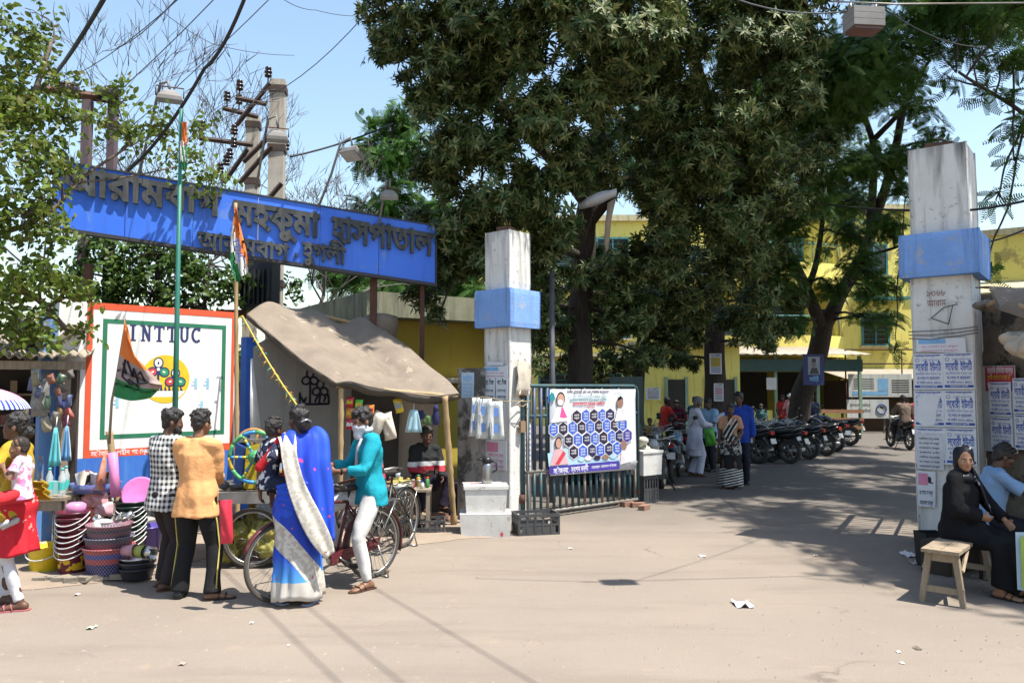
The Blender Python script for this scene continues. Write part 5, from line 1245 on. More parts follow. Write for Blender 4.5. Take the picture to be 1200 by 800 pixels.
def bicycle(label, rear, front, col, steer=0.0):
    d = front-rear; yaw = math.atan2(d.y,d.x); r = thing('bicycle',label,'bicycle',(rear.x,rear.y,.0),yaw)
    FRM = M('%s bicycle paint'%col,{'maroon':(.13,.02,.03),'black':(.02,.02,.022)}[col],.4,dirt=((.12,.07,.04),.2,14))
    wr, wb = .355, 1.12
    wheel_parts(r,(0,0,wr),wr,.018); wheel_parts(r,(wb,0,wr),wr,.018)
    V = Vector; bb, st, hb, ht = V((.47,0,.29)), V((.33,0,.80)), V((.93,0,.62)), V((.89,0,.84))
    m = MB()
    for a, b, q in ((bb,st,.016),(bb,hb,.018),(st,ht,.015),(hb,ht,.02)): m.tube([a,b],q,8)
    for s in (-1,1): m.tube([V((0,.06*s,wr)),bb+V((0,.03*s,0))],.010,6); m.tube([V((0,.06*s,wr)),st+V((0,.02*s,-.04))],.009,6)
    m.obj('frame',FRM,r,world=False)
    m = MB()
    for s in (-1,1): m.tube([V((wb,.055*s,wr)),V((1.0,.055*s,.66)),V((.935,.03*s,.68))],.011,7)
    m.obj('fork',FRM,r,world=False)
    m = MB(); m.tube([V((.885,0,.86)),V((.875,0,.98))],.013,7)
    m.tube([V((.62,-.27,.98)),V((.76,-.26,1.03)),V((.87,-.14,1.0)),V((.875,0,.98)),V((.87,.14,1.0)),V((.76,.26,1.03)),V((.62,.27,.98))],.012,8); hbx = m.obj('handlebar',CHROME,r,world=False)
    for s in (-1,1): MB().tube([V((.60,.27*s,.977)),V((.72,.262*s,1.02))],.018,8).obj('grip',BLACK,r,world=False).parent = hbx
    m = MB(); m.rings([[V((x,wd*math.cos(a),.93+zz+.03*math.sin(a))) for a in [2*math.pi*i/10 for i in range(10)]] for x, wd, zz in ((.16,.05,.015),(.2,.10,.02),(.3,.10,.005),(.38,.05,.0),(.46,.03,.0),(.5,.012,.0))]); m.tube([st,V((.315,0,.92))],.013,7); m.obj('saddle',M('brown black leather',(.03,.022,.018),.5),r,world=False)
    for cx, a0, a1 in ((0,-.15,3.5),(wb,.35,2.6)):
        m = MB(); g = [[V((cx+(wr+.02)*math.cos(a),w_,wr+(wr+.02)*math.sin(a)-abs(w_)*.25)) for w_ in (-.03,0,.03)] for a in [a0+(a1-a0)*i/18 for i in range(19)]]; m.sheet(g,0,True,.003); m.obj('mudguard',FRM,r,world=False)
    m = MB(); m.prism(Fr((0,.045,0),(1,0,0)),[(-.05,wr-.05),(bb.x+.08,bb.z-.06),(bb.x+.1,bb.z+.05),(-.05,wr+.05)],0,.012); m.obj('chain_guard',FRM,r,world=False)
    m = MB(); m.lathe([(.02,-.004),(.09,-.004),(.09,.004),(.02,.004)],bb+V((0,-.04,0)),20,ax=V((0,1,0)))
    for s, a in ((-1,.6),(1,.6+math.pi)): m.tube([bb+V((0,.05*s,0)),bb+V((.17*math.cos(a),.07*s,.17*math.sin(a)))],.011,6)
    cr = m.obj('crank',CHROME,r,world=False)
    for s, a in ((-1,.6),(1,.6+math.pi)): 
        q = bb+V((.17*math.cos(a),.12*s,.17*math.sin(a))); MB().box(q,(.09,.10,.025)).obj('pedal',BLACK,r,world=False).parent = cr
    m = MB()
    for y in (-.07,0,.07): m.tube([V((-.30,y,.76)),V((.22,y,.76))],.006,5)
    for x in (-.30,-.05,.2): m.tube([V((x,-.07,.76)),V((x,.07,.76))],.006,5)
    for s in (-1,1): m.tube([V((0,.07*s,wr)),V((-.24,.07*s,.76))],.006,5)
    m.obj('rear_rack',CHROME,r,world=False)
    m = MB()
    for s in (-1,1): m.tube([V((0,.07*s,wr-.02)),V((-.10,.12*s,.01))],.009,5)
    m.tube([V((-.10,-.12,.012)),V((-.10,.12,.012))],.009,5); m.obj('stand',CHROME,r,world=False); return r
bicycle('maroon bicycle straddled by the man in the turquoise shirt',at(437,677),at(318,707),'maroon')
bicycle('old black bicycle parked nose-in behind the maroon one',at(474,641),at(398,672),'black')

# ---------------- juice cart ----------------
def cart():
    c = at(292,668); c = Vector((c.x-.05,c.y+.55,0)); yaw = R(6); r = thing('handcart','wooden handcart with metal edged deck carrying the yellow cane press','cart',c,yaw); zd = G(300,592,0).z+.80
    V = Vector; m = MB(); 
    for k in range(6): m.box((0,-.42+k*.17,zd-.03),(1.35,.16,.035))
    m.obj('deck',WOODG,r,world=False)
    m = MB(); m.box((0,-.53,zd-.05),(1.42,.025,.12)); m.box((-.71,0,zd-.05),(.025,1.02,.12)); m.box((.71,0,zd-.05),(.025,1.02,.12)); m.box((0,.53,zd-.05),(1.42,.025,.12)); m.obj('edge_band',M('scuffed sheet metal',(.42,.42,.42),.45,metal=.7,c2=(.28,.27,.26),sc=6),r,world=False)
    for x in (-.5,.5):
        for y in (-.42,.42): m = MB(); m.box((x,y,(zd-.1)/2+.03),(.05,.05,zd-.16)) ; m.obj('leg',RUST,r,world=False) if x > 0 or y > 0 else None
    for y in (-.46,.46): wheel_parts(r,(.0,y,.32),.32,.022,24)
    MB().tube([V((0,-.5,.32)),V((0,.5,.32))],.018,7).obj('axle',RUST,r,world=False)
    MB().tube([V((.7,-.35,zd-.05)),V((1.15,-.32,zd+.08)),V((1.15,.32,zd+.08)),V((.7,.35,zd-.05))],.018,7).obj('push_bar',RUST,r,world=False)
    # cane press standing on the deck
    YP = M('yellow machine paint',(.66,.48,.03),.45,c2=(.55,.39,.03),dirt=((.12,.09,.04),.25,8)); b = c+V((.06,-.02,zd)); F = Fr(b,(1,.08,0))
    p = thing('cane_press','yellow sugarcane press with a striped hand wheel standing on the handcart','machine',b)
    m = MB(); m.prism(F,[(-.22,.002),(.34,.002),(.36,.34),(.33,.60),(.05,.60),(-.02,.50),(-.20,.46)],-.16,.16); m.obj('housing',YP,p)
    m = MB(); m.prism(F,[(-.34,.0),(-.23,.0),(-.21,.44),(-.32,.50)],-.14,.14); m.obj('side_box',M('dark blue machine paint',(.02,.06,.22),.5),p)
    m = MB(); m.fbox(F,-.36,.02,.50,.53,-.2,.05); m.obj('feed_tray',CHROME,p)
    m = MB(); m.lathe([(.05,-.05),(.10,-.04),(.10,.04),(.05,.05)],F(.06,.2,.17),16,ax=F.z); m.obj('dark_roller',BLACK,p)
    m = MB(); m.lathe([(.05,-.05),(.09,-.04),(.09,.04),(.05,.05)],F(.22,.14,.17),16,ax=F.z); m.obj('dark_roller',BLACK,p)
    def hand_wheel(cx, cv, w_, rad, ten):
        cols = [M('wheel blue paint',(.05,.28,.62),.4),M('wheel green paint',(.10,.42,.16),.4),M('wheel yellow paint',(.68,.50,.04),.4)]
        q = lambda a, rr, ww=0: F(cx+rr*math.cos(a),cv+rr*math.sin(a),w_+ww); m = MB(); n = 48
        for i in range(12): 
            m.tube([q(2*math.pi*(i+t/4)/12,rad) for t in range(5)],.021,8,(1,2,1,0,1,1,2,1,0,1,1,2)[i])
        ww = m.obj('hand_wheel',cols,p)
        for k in range(6):
            s = MB(); a = 2*math.pi*k/6+.0
            for j in range(5): s.tube([q(a,.05+(rad-.06)*j/5),q(a,.05+(rad-.06)*(j+1)/5)],.026,6,(1,2,0,2,0)[j] if k % 2 else (0,1,0,2,1)[j],flat=.6)
            o = s.obj('spoke',cols,p); o.parent = ww
        s = MB(); s.lathe([(.02,-.05),(.075,-.04),(.075,.02),(.055,.035),(.05,.05),(.015,.055)],q(0,0),18,1,ax=F.z); s.tube([q(0,0,-.3),q(0,0,.06)],.022,8,1); o = s.obj('hub',cols,p); o.parent = ww
    hand_wheel(-.06,.36,.33,.27,1)
    q = MB(); ring = [F(-.22+.19*math.cos(a),.44+.19*math.sin(a),-.24) for a in [2*math.pi*i/32 for i in range(32)]]; q.tube(ring,.018,6,closed=True)
    for k in range(5): q.tube([F(-.22,.44,-.24),ring[k*6]],.012,5)
    q.obj('flywheel',M('old orange paint',(.45,.16,.05),.5,c2=(.5,.35,.08),sc=9),p)
    # sack under the deck, slippers bundle on it
    sk = thing('sack','lumpy yellow green sack slung beneath the handcart','sack',c+V((-.1,-.25,.12))); m = MB()
    for k in range(24): m.ell(c+V((random.uniform(-.38,.28),-.28+random.uniform(-.14,.14),.26+random.uniform(-.12,.16))),(.13,.11,.10),n=10,k=7)
    m.cap(c+V((-.05,-.25,.3)),c+V((-.05,-.2,zd-.12)),.12,.04)
    bo = blob(m,'cloth',M('yellow green sacking',(.42,.36,.08),.7,c2=(.12,.15,.03),sc=13,bump=.5,bsc=18),None,.016,10,(.013,34,1)); bo.parent = sk; inv = PM[sk.name].inverted(); bo.data.transform(inv)
    pillow('rexine_bag','red shopping bag hanging at the hip of the man in the peach shirt',265,611,17,50,6.8,plast('red rexine',(.62,.03,.06),.35),None,.06,.035,'bag')
    m = MB(); m.ell(F(-.36,.04,.1),(.09,.06,.03)); m.ell(F(-.28,.03,.2),(.08,.05,.03)); m.ell(F(-.42,.05,.2),(.06,.06,.05)); one(m,'cloth_heap',M('grey black cloth',(.10,.10,.11),.8),'small grey black bundle on the cart deck beside the press','bundle')
    pb = G(346,560,0); f2 = Fr(P(318,560,8.4),(1,.1,0)); r2 = thing('picture_board','yellow framed picture board propped behind the cane press','picture',P(318,560,8.4)); w_ = .36
    m = MB()
    for a in ((0,w_,.0,.025),(0,w_,.375,.40),(0,.025,.025,.375),(w_-.025,w_,.025,.375)): m.fbox(f2,a[0],a[1],a[2]+.06,a[3]+.06,0,.02)
    m.obj('frame',M('ochre frame',(.55,.40,.08),.6),r2); MB().fbox(f2,.025,w_-.025,.085,.435,-.005,.006).obj('panel',M('pale picture',(.50,.58,.62),.6,c2=(.25,.38,.6),sc=9),r2)
    m = MB(); m.box(P(360,600,8.6)+V((0,.1,-.33)),(.5,.05,.9),.1); one(m,'enamel_sheet',M('white enamel sheet',(.72,.73,.74),.4),'white panel standing between the picture board and the man in turquoise','panel')
cart()

# ---------------- crates and boxes ----------------
def crate(name, label, c, yaw, s, mat, slat=True, group=None):
    r = thing(name,label,'crate',c,yaw,group); X, Y, Z = s; m = MB(); t = .012
    def side(F, L):
        m.fbox(F,0,L,Z*.86,Z,-t,t*.6); m.fbox(F,0,L,0,Z*.10,-t,0); m.fbox(F,0,L,Z*.45,Z*.53,-t,0)
        for k in range(6): u = (L-.02)*k/5; m.fbox(F,u,u+.022,Z*.10,Z*.86,-t-.002,.003)
        m.fbox(F,L*.1,L*.9,Z*.1,Z*.45,-t*.7,-t*.3)
    side(Fr((-X/2,-Y/2,0),(1,0,0)),X); side(Fr((X/2,Y/2,0),(-1,0,0)),X); side(Fr((X/2,-Y/2+.013,0),(0,1,0)),Y-.026); side(Fr((-X/2,Y/2-.013,0),(0,-1,0)),Y-.026)
    m.fbox(Fr((-X/2,-Y/2,0),(1,0,0)),.02,X-.02,.004,.02,-Y+.02,-.02); m.obj('crate_body',mat,r,world=False); return r
CRT = M('dusty black crate plastic',(.045,.048,.055),.55,c2=(.085,.085,.085),sc=6)
c0 = at(628,627); cb = crate('plastic_crate','dusty black plastic crate standing beside the white foam boxes at the gate',(c0.x,c0.y+.18,.0),R(14),(.56,.36,.27),CRT)
FOAM = M('dirty white foam',(.70,.69,.66),.8,c2=(.60,.58,.54),sc=5,bump=.2,bsc=70,dirt=((.45,.41,.36),.08,6))
def foam_box(label, c, yaw, s, lid):
    r = thing('foam_box',label,'box',c,yaw); m = MB(); m.box((0,0,s[2]/2),s,0,0,.94); m.obj('box_body',FOAM,r,world=False)
    if lid: m = MB(); m.box((0,0,s[2]+.022),(s[0]*1.07,s[1]*1.07,.04)); m.box((-.03,.04,s[2]+.046),(s[0]*.95,s[1]*.9,.008),.06); m.obj('lid',FOAM,r,world=False)
    return r
fb = at(568,630); B0 = Vector((fb.x,fb.y+.22,0))
foam_box('lower and wider of two stacked dirty white foam boxes',B0,R(3),(.66,.44,.30),False)
m = MB(); m.prism(Fr(B0+Vector((.20,-.235,.02)),(1,.05,0)),[(0,0),(.035,0),(.035,.05),(0,.05)],0,.003); one(m,'red_sticker',INKR,'small red sticker on the lower foam box','sticker')
foam_box('upper dirty white foam box with a loose lid under the steel flask',B0+Vector((.0,.02,.302)),R(5),(.54,.38,.30),True)
def flask():
    p = B0+Vector((.02,.05,.655)); r = thing('steel_flask','steel vacuum flask with black top and handle standing on the foam box','flask',p); V = Vector
    MB().lathe([(.06,0),(.068,.01),(.07,.05),(.07,.22),(.06,.25),(.045,.27)],p,20).obj('flask_body',M('brushed steel',(.42,.42,.42),.3,metal=.9,c2=(.34,.34,.34)),r)
    MB().lathe([(.05,.265),(.062,.275),(.062,.31),(.045,.34),(.02,.345)],p,20).obj('lid',BLACK,r)
    MB().tube([p+V((.055,0,.29)),p+V((.12,0,.27)),p+V((.125,0,.17)),p+V((.07,0,.14))],.012,7).obj('handle',BLACK,r)
    MB().tube([p+V((-.05,0,.30)),p+V((-.10,0,.315)),p+V((-.11,0,.30))],.014,7).obj('spout',BLACK,r)
    m = MB(); m.box(p+V((-.16,-.03,.005)),(.10,.07,.012),.3); one(m,'pink_cloth',plast('pink rag',(.62,.3,.32),.9),'folded pink rag lying by the steel flask','cloth')
flask()
g0 = at(754,590); crate('plastic_crate','black crate turned on end holding up the small white foam box beyond the gate',(g0.x+.05,g0.y+.2,0),R(40),(.36,.30,.46),CRT)
foam_box('small white foam box standing on a crate beyond the barred gate',Vector((g0.x+.05,g0.y+.2,.462)),R(38),(.46,.40,.36),True)
m = MB(); q = Vector((g0.x+.02,g0.y+.2,.87))
for k in range(4): m.ell(q+Vector((.05*math.cos(k*1.6),.05*math.sin(k*1.6),.05*k)),(.10,.09,.07))
one(m,'paper_bundle',M('cream paper bundle',(.5,.47,.4),.9),'crumpled cream bundle on the small foam box beyond the gate','bundle')
BRK = M('old brick',(.30,.15,.10),.9,c2=(.24,.16,.12),sc=9,bump=.5,bsc=50)
def bricks(name, lab, pts, grp, mat=BRK, s=(.23,.11,.075)):
    src = None
    for k, (p, yaw, z) in enumerate(pts):
        if src is None:
            m = MB(); n = 4
            bmv = [Vector((sx*s[0]/2,sy*s[1]/2,zz)) for zz in (0,.01,s[2]-.01,s[2]) for sx, sy in ((-1,-1),(1,-1),(1,1),(-1,1))]
            rs = []
            for i, zz in enumerate((0,.012,s[2]-.012,s[2])): q = .96 if i in (0,3) else 1; rs.append([Vector((sx*s[0]/2*q+random.uniform(-.004,.004),sy*s[1]/2*q+random.uniform(-.004,.004),zz)) for sx, sy in ((-1,-1),(0,-1.03),(1,-1),(1,1),(0,1.03),(-1,1))])
            m.rings(rs,0,False); src = tag(m.obj(name,mat),lab,name.split('_')[-1],grp); o = src
        else: o = src.copy(); COL.objects.link(o)
        o.location = (p.x,p.y,z); o.rotation_euler = (0,0,yaw)
bricks('brick','old brick lying under the free end of the barred gate',[(at(735,593),.7,0),(at(748,594),.2,0),(at(755,597),1.0,0),(at(728,590),.4,.0)],'bricks by the gate end')
bricks('kerb_stone','rough grey stone at the edge of the verge under the bucket stacks',[(at(x,y),a,.02) for x, y, a in ((70,684,.1),(84,684,.3),(98,683,-.2),(112,681,.2),(126,680,.5),(60,683,.0),(47,684,.2),(138,680,.1))],'stones along the verge',M('grey rubble',(.30,.26,.21),.95,bump=.5,c2=(.22,.19,.16)),(.12,.09,.05))
bricks('brick','dusty brick stacked beside the leaning bamboo post',[(at(512,616),.3,0),(at(520,614),.6,0),(at(515,613),.4,.078),(at(527,611),.1,0),(at(505,612),.9,0)],'bricks by the stall')
# vendor's pitch under the tarpaulin
def pitch():
    V = Vector; b = at(438,628); F = Fr((b.x,b.y+.05,0),(1,.06,0)); r = thing('goods_table','low board table of snacks and bottles under the tarpaulin','table',(b.x,b.y,0)); zt = .58
    MB().fbox(F,-.2,.72,zt-.03,zt,-.55,0).obj('table_top',WOODG,r)
    for u in (-.16,.66):
        for w_ in (-.5,-.06): MB().fbox(F,u,u+.05,.03,zt-.03,w_,w_+.05).obj('leg',WOODG,r)
    MB().fbox(F,-.15,.68,.2,.24,-.5,-.02).obj('shelf',WOODG,r)
    cols = [plast('jar red',(.5,.06,.05)),plast('jar amber',(.55,.35,.06)),plast('jar white',(.6,.6,.56)),plast('jar green',(.08,.28,.10)),plast('jar blue',(.07,.18,.5))]
    for k in range(14):
        u = -.14+.062*k; h = (.09,.14,.11,.16)[k % 4]; p = F(u,zt,-.12-.1*(k % 3)); rr = thing('snack_jar','small coloured packet jar lined up on the low board table','jar',p,0,'jars on the low table')
        MB().lathe([(.022,0),(.028,.01),(.028,h*.75),(.02,h*.85)],p,10).obj('jar_body',cols[k % 5],rr); MB().lathe([(.022,h*.85),(.022,h)],p,10).obj('lid',cols[(k+2) % 5],rr)
    p = P(466,571,10.1); rr = thing('steel_basin','wide steel basin of wrapped packets with a white cup on top','basin',p+V((0,0,-.09)))
    MB().lathe([(.10,-.09),(.16,-.08),(.20,.0),(.215,.045),(.205,.045),(.19,0),(.15,-.07),(.02,-.075)],p,24).obj('basin_bowl',M('dull steel bowl',(.5,.5,.48),.35,metal=.7),rr)
    for k, (dx, dz) in enumerate(((-.12,.05),(-.04,.06),(.06,.055),(.13,.06),(0,.09))): m = MB(); m.box(p+V((dx,-.08+.03*k,dz)),(.11,.06,.07),k); one(m,'wrapped_packet',plast('pale yellow wrap',(.62,.52,.18)),'pale yellow wrapped packet heaped in the steel basin','packet','packets in the steel basin')
    m = MB(); q = p+V((0,0,.13)); m.lathe([(.025,0),(.035,.07),(.03,.068),(.022,.01)],q,12); one(m,'white_cup',M('blue white cup',(.55,.62,.72),.4),'small blue white cup on the packets in the steel basin','cup')
    s_ = thing('stool_box','dark wooden stand carrying the steel basin','stand',(p.x,p.y,0)); MB().box((p.x,p.y,(p.z-.095)/2),(.36,.34,p.z-.097)).obj('stand_body',DARKW,s_)
    crate('plastic_crate','grey plastic crate tucked below the low board table',(at(436,622).x,at(436,622).y+.16,.0),R(4),(.44,.3,.2),M('grey crate plastic',(.16,.17,.17),.6)) 
    crate('plastic_crate','black fruit crate behind the parked bicycle wheel',(at(497,628).x,at(497,628).y+.16,.0),R(6),(.5,.34,.2),CRT)
    q = at(521,600); m = MB(); m.box((q.x,q.y,.25),(.24,.24,.40),.2); one(m,'brown_box',M('brown plywood',(.24,.11,.06),.8),'upright brown plywood box beside the leaning bamboo post','box')
    q = at(492,606); st = thing('vendor_seat','dark low platform where the vendor sits','platform',(q.x,q.y+.45,0)); MB().box((q.x,q.y+.45,.22),(1.05,.7,.42),.05).obj('platform_body',DARKW,st)
pitch()

# ---------------- kiosk ----------------
def kiosk():
    V = Vector; F, L = lvl((-70,640),(84,640),9.1,9.6); F.o.z = 0; zt = P(40,424,9.3).z
    r = thing('kiosk','dark street kiosk under a wavy tin roof hung with plastic goods','kiosk',(F.o.x,F.o.y,0))
    g = []
    for j in range(90):
        u = -.3+(L+.45)*j/89; g.append([F(u,zt+.05+.022*math.sin(j*1.15),.25),F(u,zt+.42+.022*math.sin(j*1.15),-1.6)])
    MB().sheet(g,0,True,.012).obj('tin_roof',M('old pale tin',(.36,.31,.24),.75,c2=(.25,.20,.15),sc=4),r)
    MB().fbox(F,-.3,L+.1,zt-.09,zt+.01,.12,.20).obj('fascia',WOODG,r)
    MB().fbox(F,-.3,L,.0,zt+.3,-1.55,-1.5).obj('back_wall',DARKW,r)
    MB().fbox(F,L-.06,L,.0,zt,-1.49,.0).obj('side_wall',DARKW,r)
    for u in (-.2,L-.14): MB().fbox(F,u,u+.08,0,zt-.09,.02,.10).obj('post',WOODG,r)
    MB().fbox(F,-.3,L-.08,.62,.66,-1.4,-.1).obj('counter',WOODG,r)
    for k in range(3): MB().fbox(F,-.3,L-.08,1.0+.4*k,1.03+.4*k,-1.48,-1.2).obj('shelf',WOODG,r)
    for k in range(16):
        m = MB(); u = -.1+k*.1; m.fbox(F,u,u+.08,1.032+.4*(k % 3),1.15+.4*(k % 3)+.05*(k % 2),-1.4,-1.25); one(m,'carton',plast(('carton red','carton tan','carton green','carton blue')[k % 4],((.25,.05,.04),(.3,.22,.12),(.06,.16,.07),(.06,.1,.25))[k % 4]),'small carton in shade on the kiosk shelves','carton','cartons on the kiosk shelves')
    # old sacking thrown over the roof end
    m = MB(); g = [[F(L-.75+.16*j,zt+.3+.25*math.sin(i*.9)+.09*math.sin(j*1.7+i),-.1-.22*i) for j in range(6)] for i in range(6)]; m.sheet(g,0,True,.02); one(m,'sacking',CANV,'crumpled brown sacking thrown over the kiosk roof end','sacking')
    SHINY = M('cloudy grey polythene',(.30,.29,.28),.22,c2=(.14,.13,.125),sc=11)
    pillow('packed_bag','big cloudy polythene bag hanging in the kiosk opening',48,466,22,44,9.1,SHINY,None,.0,.10,'bag')
    pillow('packed_bag','smaller beige bag tied below the big cloudy bag',54,497,11,18,9.1,M('beige polythene',(.38,.33,.24),.3),None,.3,.05,'bag')
    for k, (px, py, c) in enumerate(((74,476,(.06,.07,.25)),(80,484,(.40,.10,.08)),(71,484,(.45,.30,.12)),(77,492,(.22,.05,.10)),(72,452,(.20,.18,.17)),(38,450,(.12,.14,.3)),(41,440,(.3,.32,.33)))):
        pillow('goods_packet',('navy packet on the kiosk door post','red packet on the kiosk door post','tan packet on the kiosk door post','wine red packet lowest on the kiosk door post','grey brown packet high on the kiosk door post','blue packet hanging beside the cloudy bag','pale packet hanging highest in the kiosk opening')[k],px,py,11,16,9.2,plast('packet tone %s'%'abcdefg'[k],c,.3),None,random.uniform(-.6,.6),.03,group=None)
    for k in range(14):
        px, py = random.uniform(30,84), random.uniform(436,500); pillow('goods_packet','small dim packet among the goods strung in the kiosk opening',px,py,random.uniform(6,11),random.uniform(9,17),9.15-.02*k,plast('dim packet %s'%'abcde'[k % 5],((.16,.14,.13),(.25,.10,.06),(.08,.10,.20),(.28,.24,.16),(.10,.16,.10))[k % 5],.35),None,random.uniform(-.5,.5),.03,group='goods strung in the kiosk')
    mask_bundle('turquoise face masks hanging by the kiosk post',66,523,13,44,8.9,M('turquoise mask cloth',(.15,.62,.66),.8)); mask_bundle('sky blue face masks hanging nearest the red wall border',79,519,10,40,9.0,M('sky mask cloth',(.20,.45,.78),.8))
kiosk()
# table with bottles, yellow bucket, stacks of tubs
def tubs():
    V = Vector; b = at(38,672); F = Fr((b.x,b.y+.12,0),(1,.05,0)); t = thing('side_table','small raw wood table crowded with bottles beside the kiosk','table',(b.x,b.y,0)); zt = .76
    MB().fbox(F,-.75,.24,zt-.035,zt,-.5,.02).obj('table_top',WOODG,t); MB().fbox(F,-.7,.2,zt-.14,zt-.036,-.03,-.003).obj('apron',WOODG,t)
    for u in (-.7,.14):
        for w_ in (-.46,-.05): MB().fbox(F,u,u+.06,0.03,zt-.036,w_-.02,w_+.04).obj('leg',WOODG,t)
    GL = glass_mat('clear bottle plastic',(.75,.85,.85),.45,.08); TQ = plast('turquoise bottle label',(.08,.55,.5))
    src = None
    for k, (u, w_) in enumerate(((.02,-.10),(.17,-.06),(.10,-.28))):
        p = F(u,zt+.001,w_)
        if src is None:
            src = thing('water_bottle','clear water bottle with turquoise label on the raw wood table','bottle',p,0,'bottles on the side table')
            MB().lathe([(.03,0),(.036,.01),(.036,.13),(.034,.16),(.036,.2),(.014,.26),(.013,.285)],p,14).obj('bottle_body',GL,src); MB().lathe([(.015,.275),(.015,.30)],p,10).obj('cap',TQ,src); MB().lathe([(.0365,.07),(.0365,.15)],p,14,caps=False).obj('bottle_label',TQ,src)
        else: dup(src,p,random.uniform(0,6))
    for k in range(6):
        m = MB(); p = F(-.6+.11*k,zt+.06,-.3); m.box(p,(.1,.12,.12+.03*(k % 2)),k*.2); one(m,'biscuit_packet',plast(('packet cream','packet lemon','packet aqua')[k % 3],((.6,.56,.45),(.6,.5,.15),(.25,.5,.5))[k % 3]),'small packet at the back of the raw wood table','packet','packets on the side table')
    def bucket(c, r0, r1, h, mat, name, label, cat, group=None, handle=True, ax=None, n=26):
        rr = thing(name,label,cat,c,0,group); rot = ax.to_track_quat('Z','Y').to_matrix() if ax is not None else Matrix.Identity(3)
        MB().lathe([(.01,.0),(r0*.96,.0),(r0,.01),(r1,h),(r1*1.05,h+.004),(r1*1.05,h-.014),(r1*.97,h-.01),(r0*.94,.02),(.01,.018)],c,n,ax=ax).obj('tub_body',mat,rr)
        if handle:
            m = MB(); a0 = random.uniform(-.3,.3); pts = [V(c)+rot @ V((r1*1.07*math.cos(a),-r1*1.10*math.sin(a),h-.015-.11*math.sin(a)+.05*a0*math.cos(a))) for a in [math.pi*i/12 for i in range(13)]]
            m.tube(pts,.006,5); m.obj('handle',M('white plastic handle',(.72,.72,.72),.4),rr)
        return rr
    MAR = plast('maroon plastic',(.12,.018,.035),.35); GRNB = plast('bottle green plastic',(.02,.10,.05),.35); YB = plast('bright yellow plastic',(.78,.56,.02),.35); DRK = plast('black green plastic',(.015,.04,.035),.35)
    y0 = at(42,676); bucket(V((y0.x,y0.y+.18,.02)),.15,.18,.27,YB,'bucket','bright yellow bucket standing beneath the raw wood table','bucket')
    def stack(px, py, r0, r1, h, n, step, mat, lab, mat0=None, grp=None):
        b = at(px,py); 
        for k in range(n): bucket(V((b.x,b.y+r0,.05+step*k)),r0,r1,h,mat0 if (k == 0 and mat0) else mat,'bucket',lab if k or not mat0 else lab[0] if isinstance(lab,tuple) else lab,'bucket',grp)
        return V((b.x,b.y+r0,.05+step*n+h-step))
    flow = pattern_mat('maroon with yellow flowers',lambda mt, mix, nz, x, y, z: mix(mt('MULTIPLY',mt('GREATER_THAN',nz(13,1),.54),mt('MULTIPLY',mt('GREATER_THAN',z,.03),mt('LESS_THAN',z,.19))),(.12,.018,.035),(.72,.45,.03)),.35)
    def pile(px, py, r0, r1, h, n, step, mat, labs, mat0=None, grp=None, dy=0):
        b = at(px,py); b.y += r0+dy
        for k in range(n): bucket(V((b.x,b.y,.05+step*k)),r0,r1,h,mat0 if (k == 0 and mat0) else mat,'bucket',labs[0] if (k == 0 and mat0) else labs[-1],'bucket',grp)
        return V((b.x,b.y,.05+step*(n-1)+h))
    top = pile(76,678,.125,.155,.27,7,.055,MAR,('maroon bucket printed with yellow flowers at the foot of its stack','plain maroon bucket nested in the stack over the flowered one'),flow,'nested maroon buckets')
    m = MB(); m.lathe([(.07,0),(.09,.01),(.095,.09),(.06,.11)],top+V((.02,0,-.02)),16); one(m,'pink_tub',plast('pink plastic',(.72,.28,.52),.4),'small pink tub sitting on the maroon bucket stack','tub')
    top = pile(88,668,.13,.155,.26,9,.058,GRNB,('green bucket with white handle nested in the tall stack behind the maroon one',),None,'nested green buckets',.25)
    p = top+V((.02,-.05,.0)); tr = thing('goods_tray','blue rimmed tray piled with printed booklets on the green bucket stack','tray',p)
    MB().lathe([(.05,0),(.21,.01),(.25,.10),(.26,.10),(.22,.0),(.05,-.012)],p,26).obj('tray_bowl',glass_mat('blue clear plastic',(.12,.16,.42),.75,.2),tr)
    for k in range(12):
        m = MB(); a = k*.53; rt = Matrix.Rotation(random.uniform(-.5,.5),3,'Y') @ Matrix.Rotation(random.uniform(-.4,.6),3,'X') @ Matrix.Rotation(a,3,'Z'); m.box(p+V((-.16+.03*k,.07*math.sin(k*2),.12)),(.11,.012,.20),0,0,1,rt)
        one(m,'booklet',plast('booklet tone %s'%'abcdef'[k % 6],((.7,.66,.62),(.55,.15,.12),(.68,.6,.5),(.06,.06,.07),(.62,.35,.3),(.7,.7,.72))[k % 6],.5),'printed booklet or packet stuck upright in the blue tray','booklet','booklets in the blue tray')
    # woven baskets
    def bask(nm, cols, zs): return pattern_mat(nm,lambda mt, mix, nz, x, y, z: band(mt,mix,nz,x,y,z,cols,zs),.6)
    def band(mt, mix, nz, x, y, z, cols, zs):
        c = cols[0]
        for k, zz in enumerate(zs): c = mix(mt('GREATER_THAN',z,zz),c,cols[k+1])
        wv = mt('GREATER_THAN',mt('MULTIPLY',mt('SINE',mt('MULTIPLY',mt('ARCTAN2',x,y),44)),mt('SINE',mt('MULTIPLY',z,150))),.12)
        return mix(mt('MULTIPLY',wv,.55),c,(.34,.32,.38))
    b1 = at(113,683); q = V((b1.x,b1.y+.22,.05))
    bucket(q,.19,.235,.27,bask('navy red woven plastic',((.03,.03,.16),(.03,.03,.16),(.42,.07,.08),(.07,.09,.38),(.42,.08,.08)),(.06,.12,.17,.22)),'woven_basket','large woven basket of navy and red zigzag at the foot of its stack','basket',None,False)
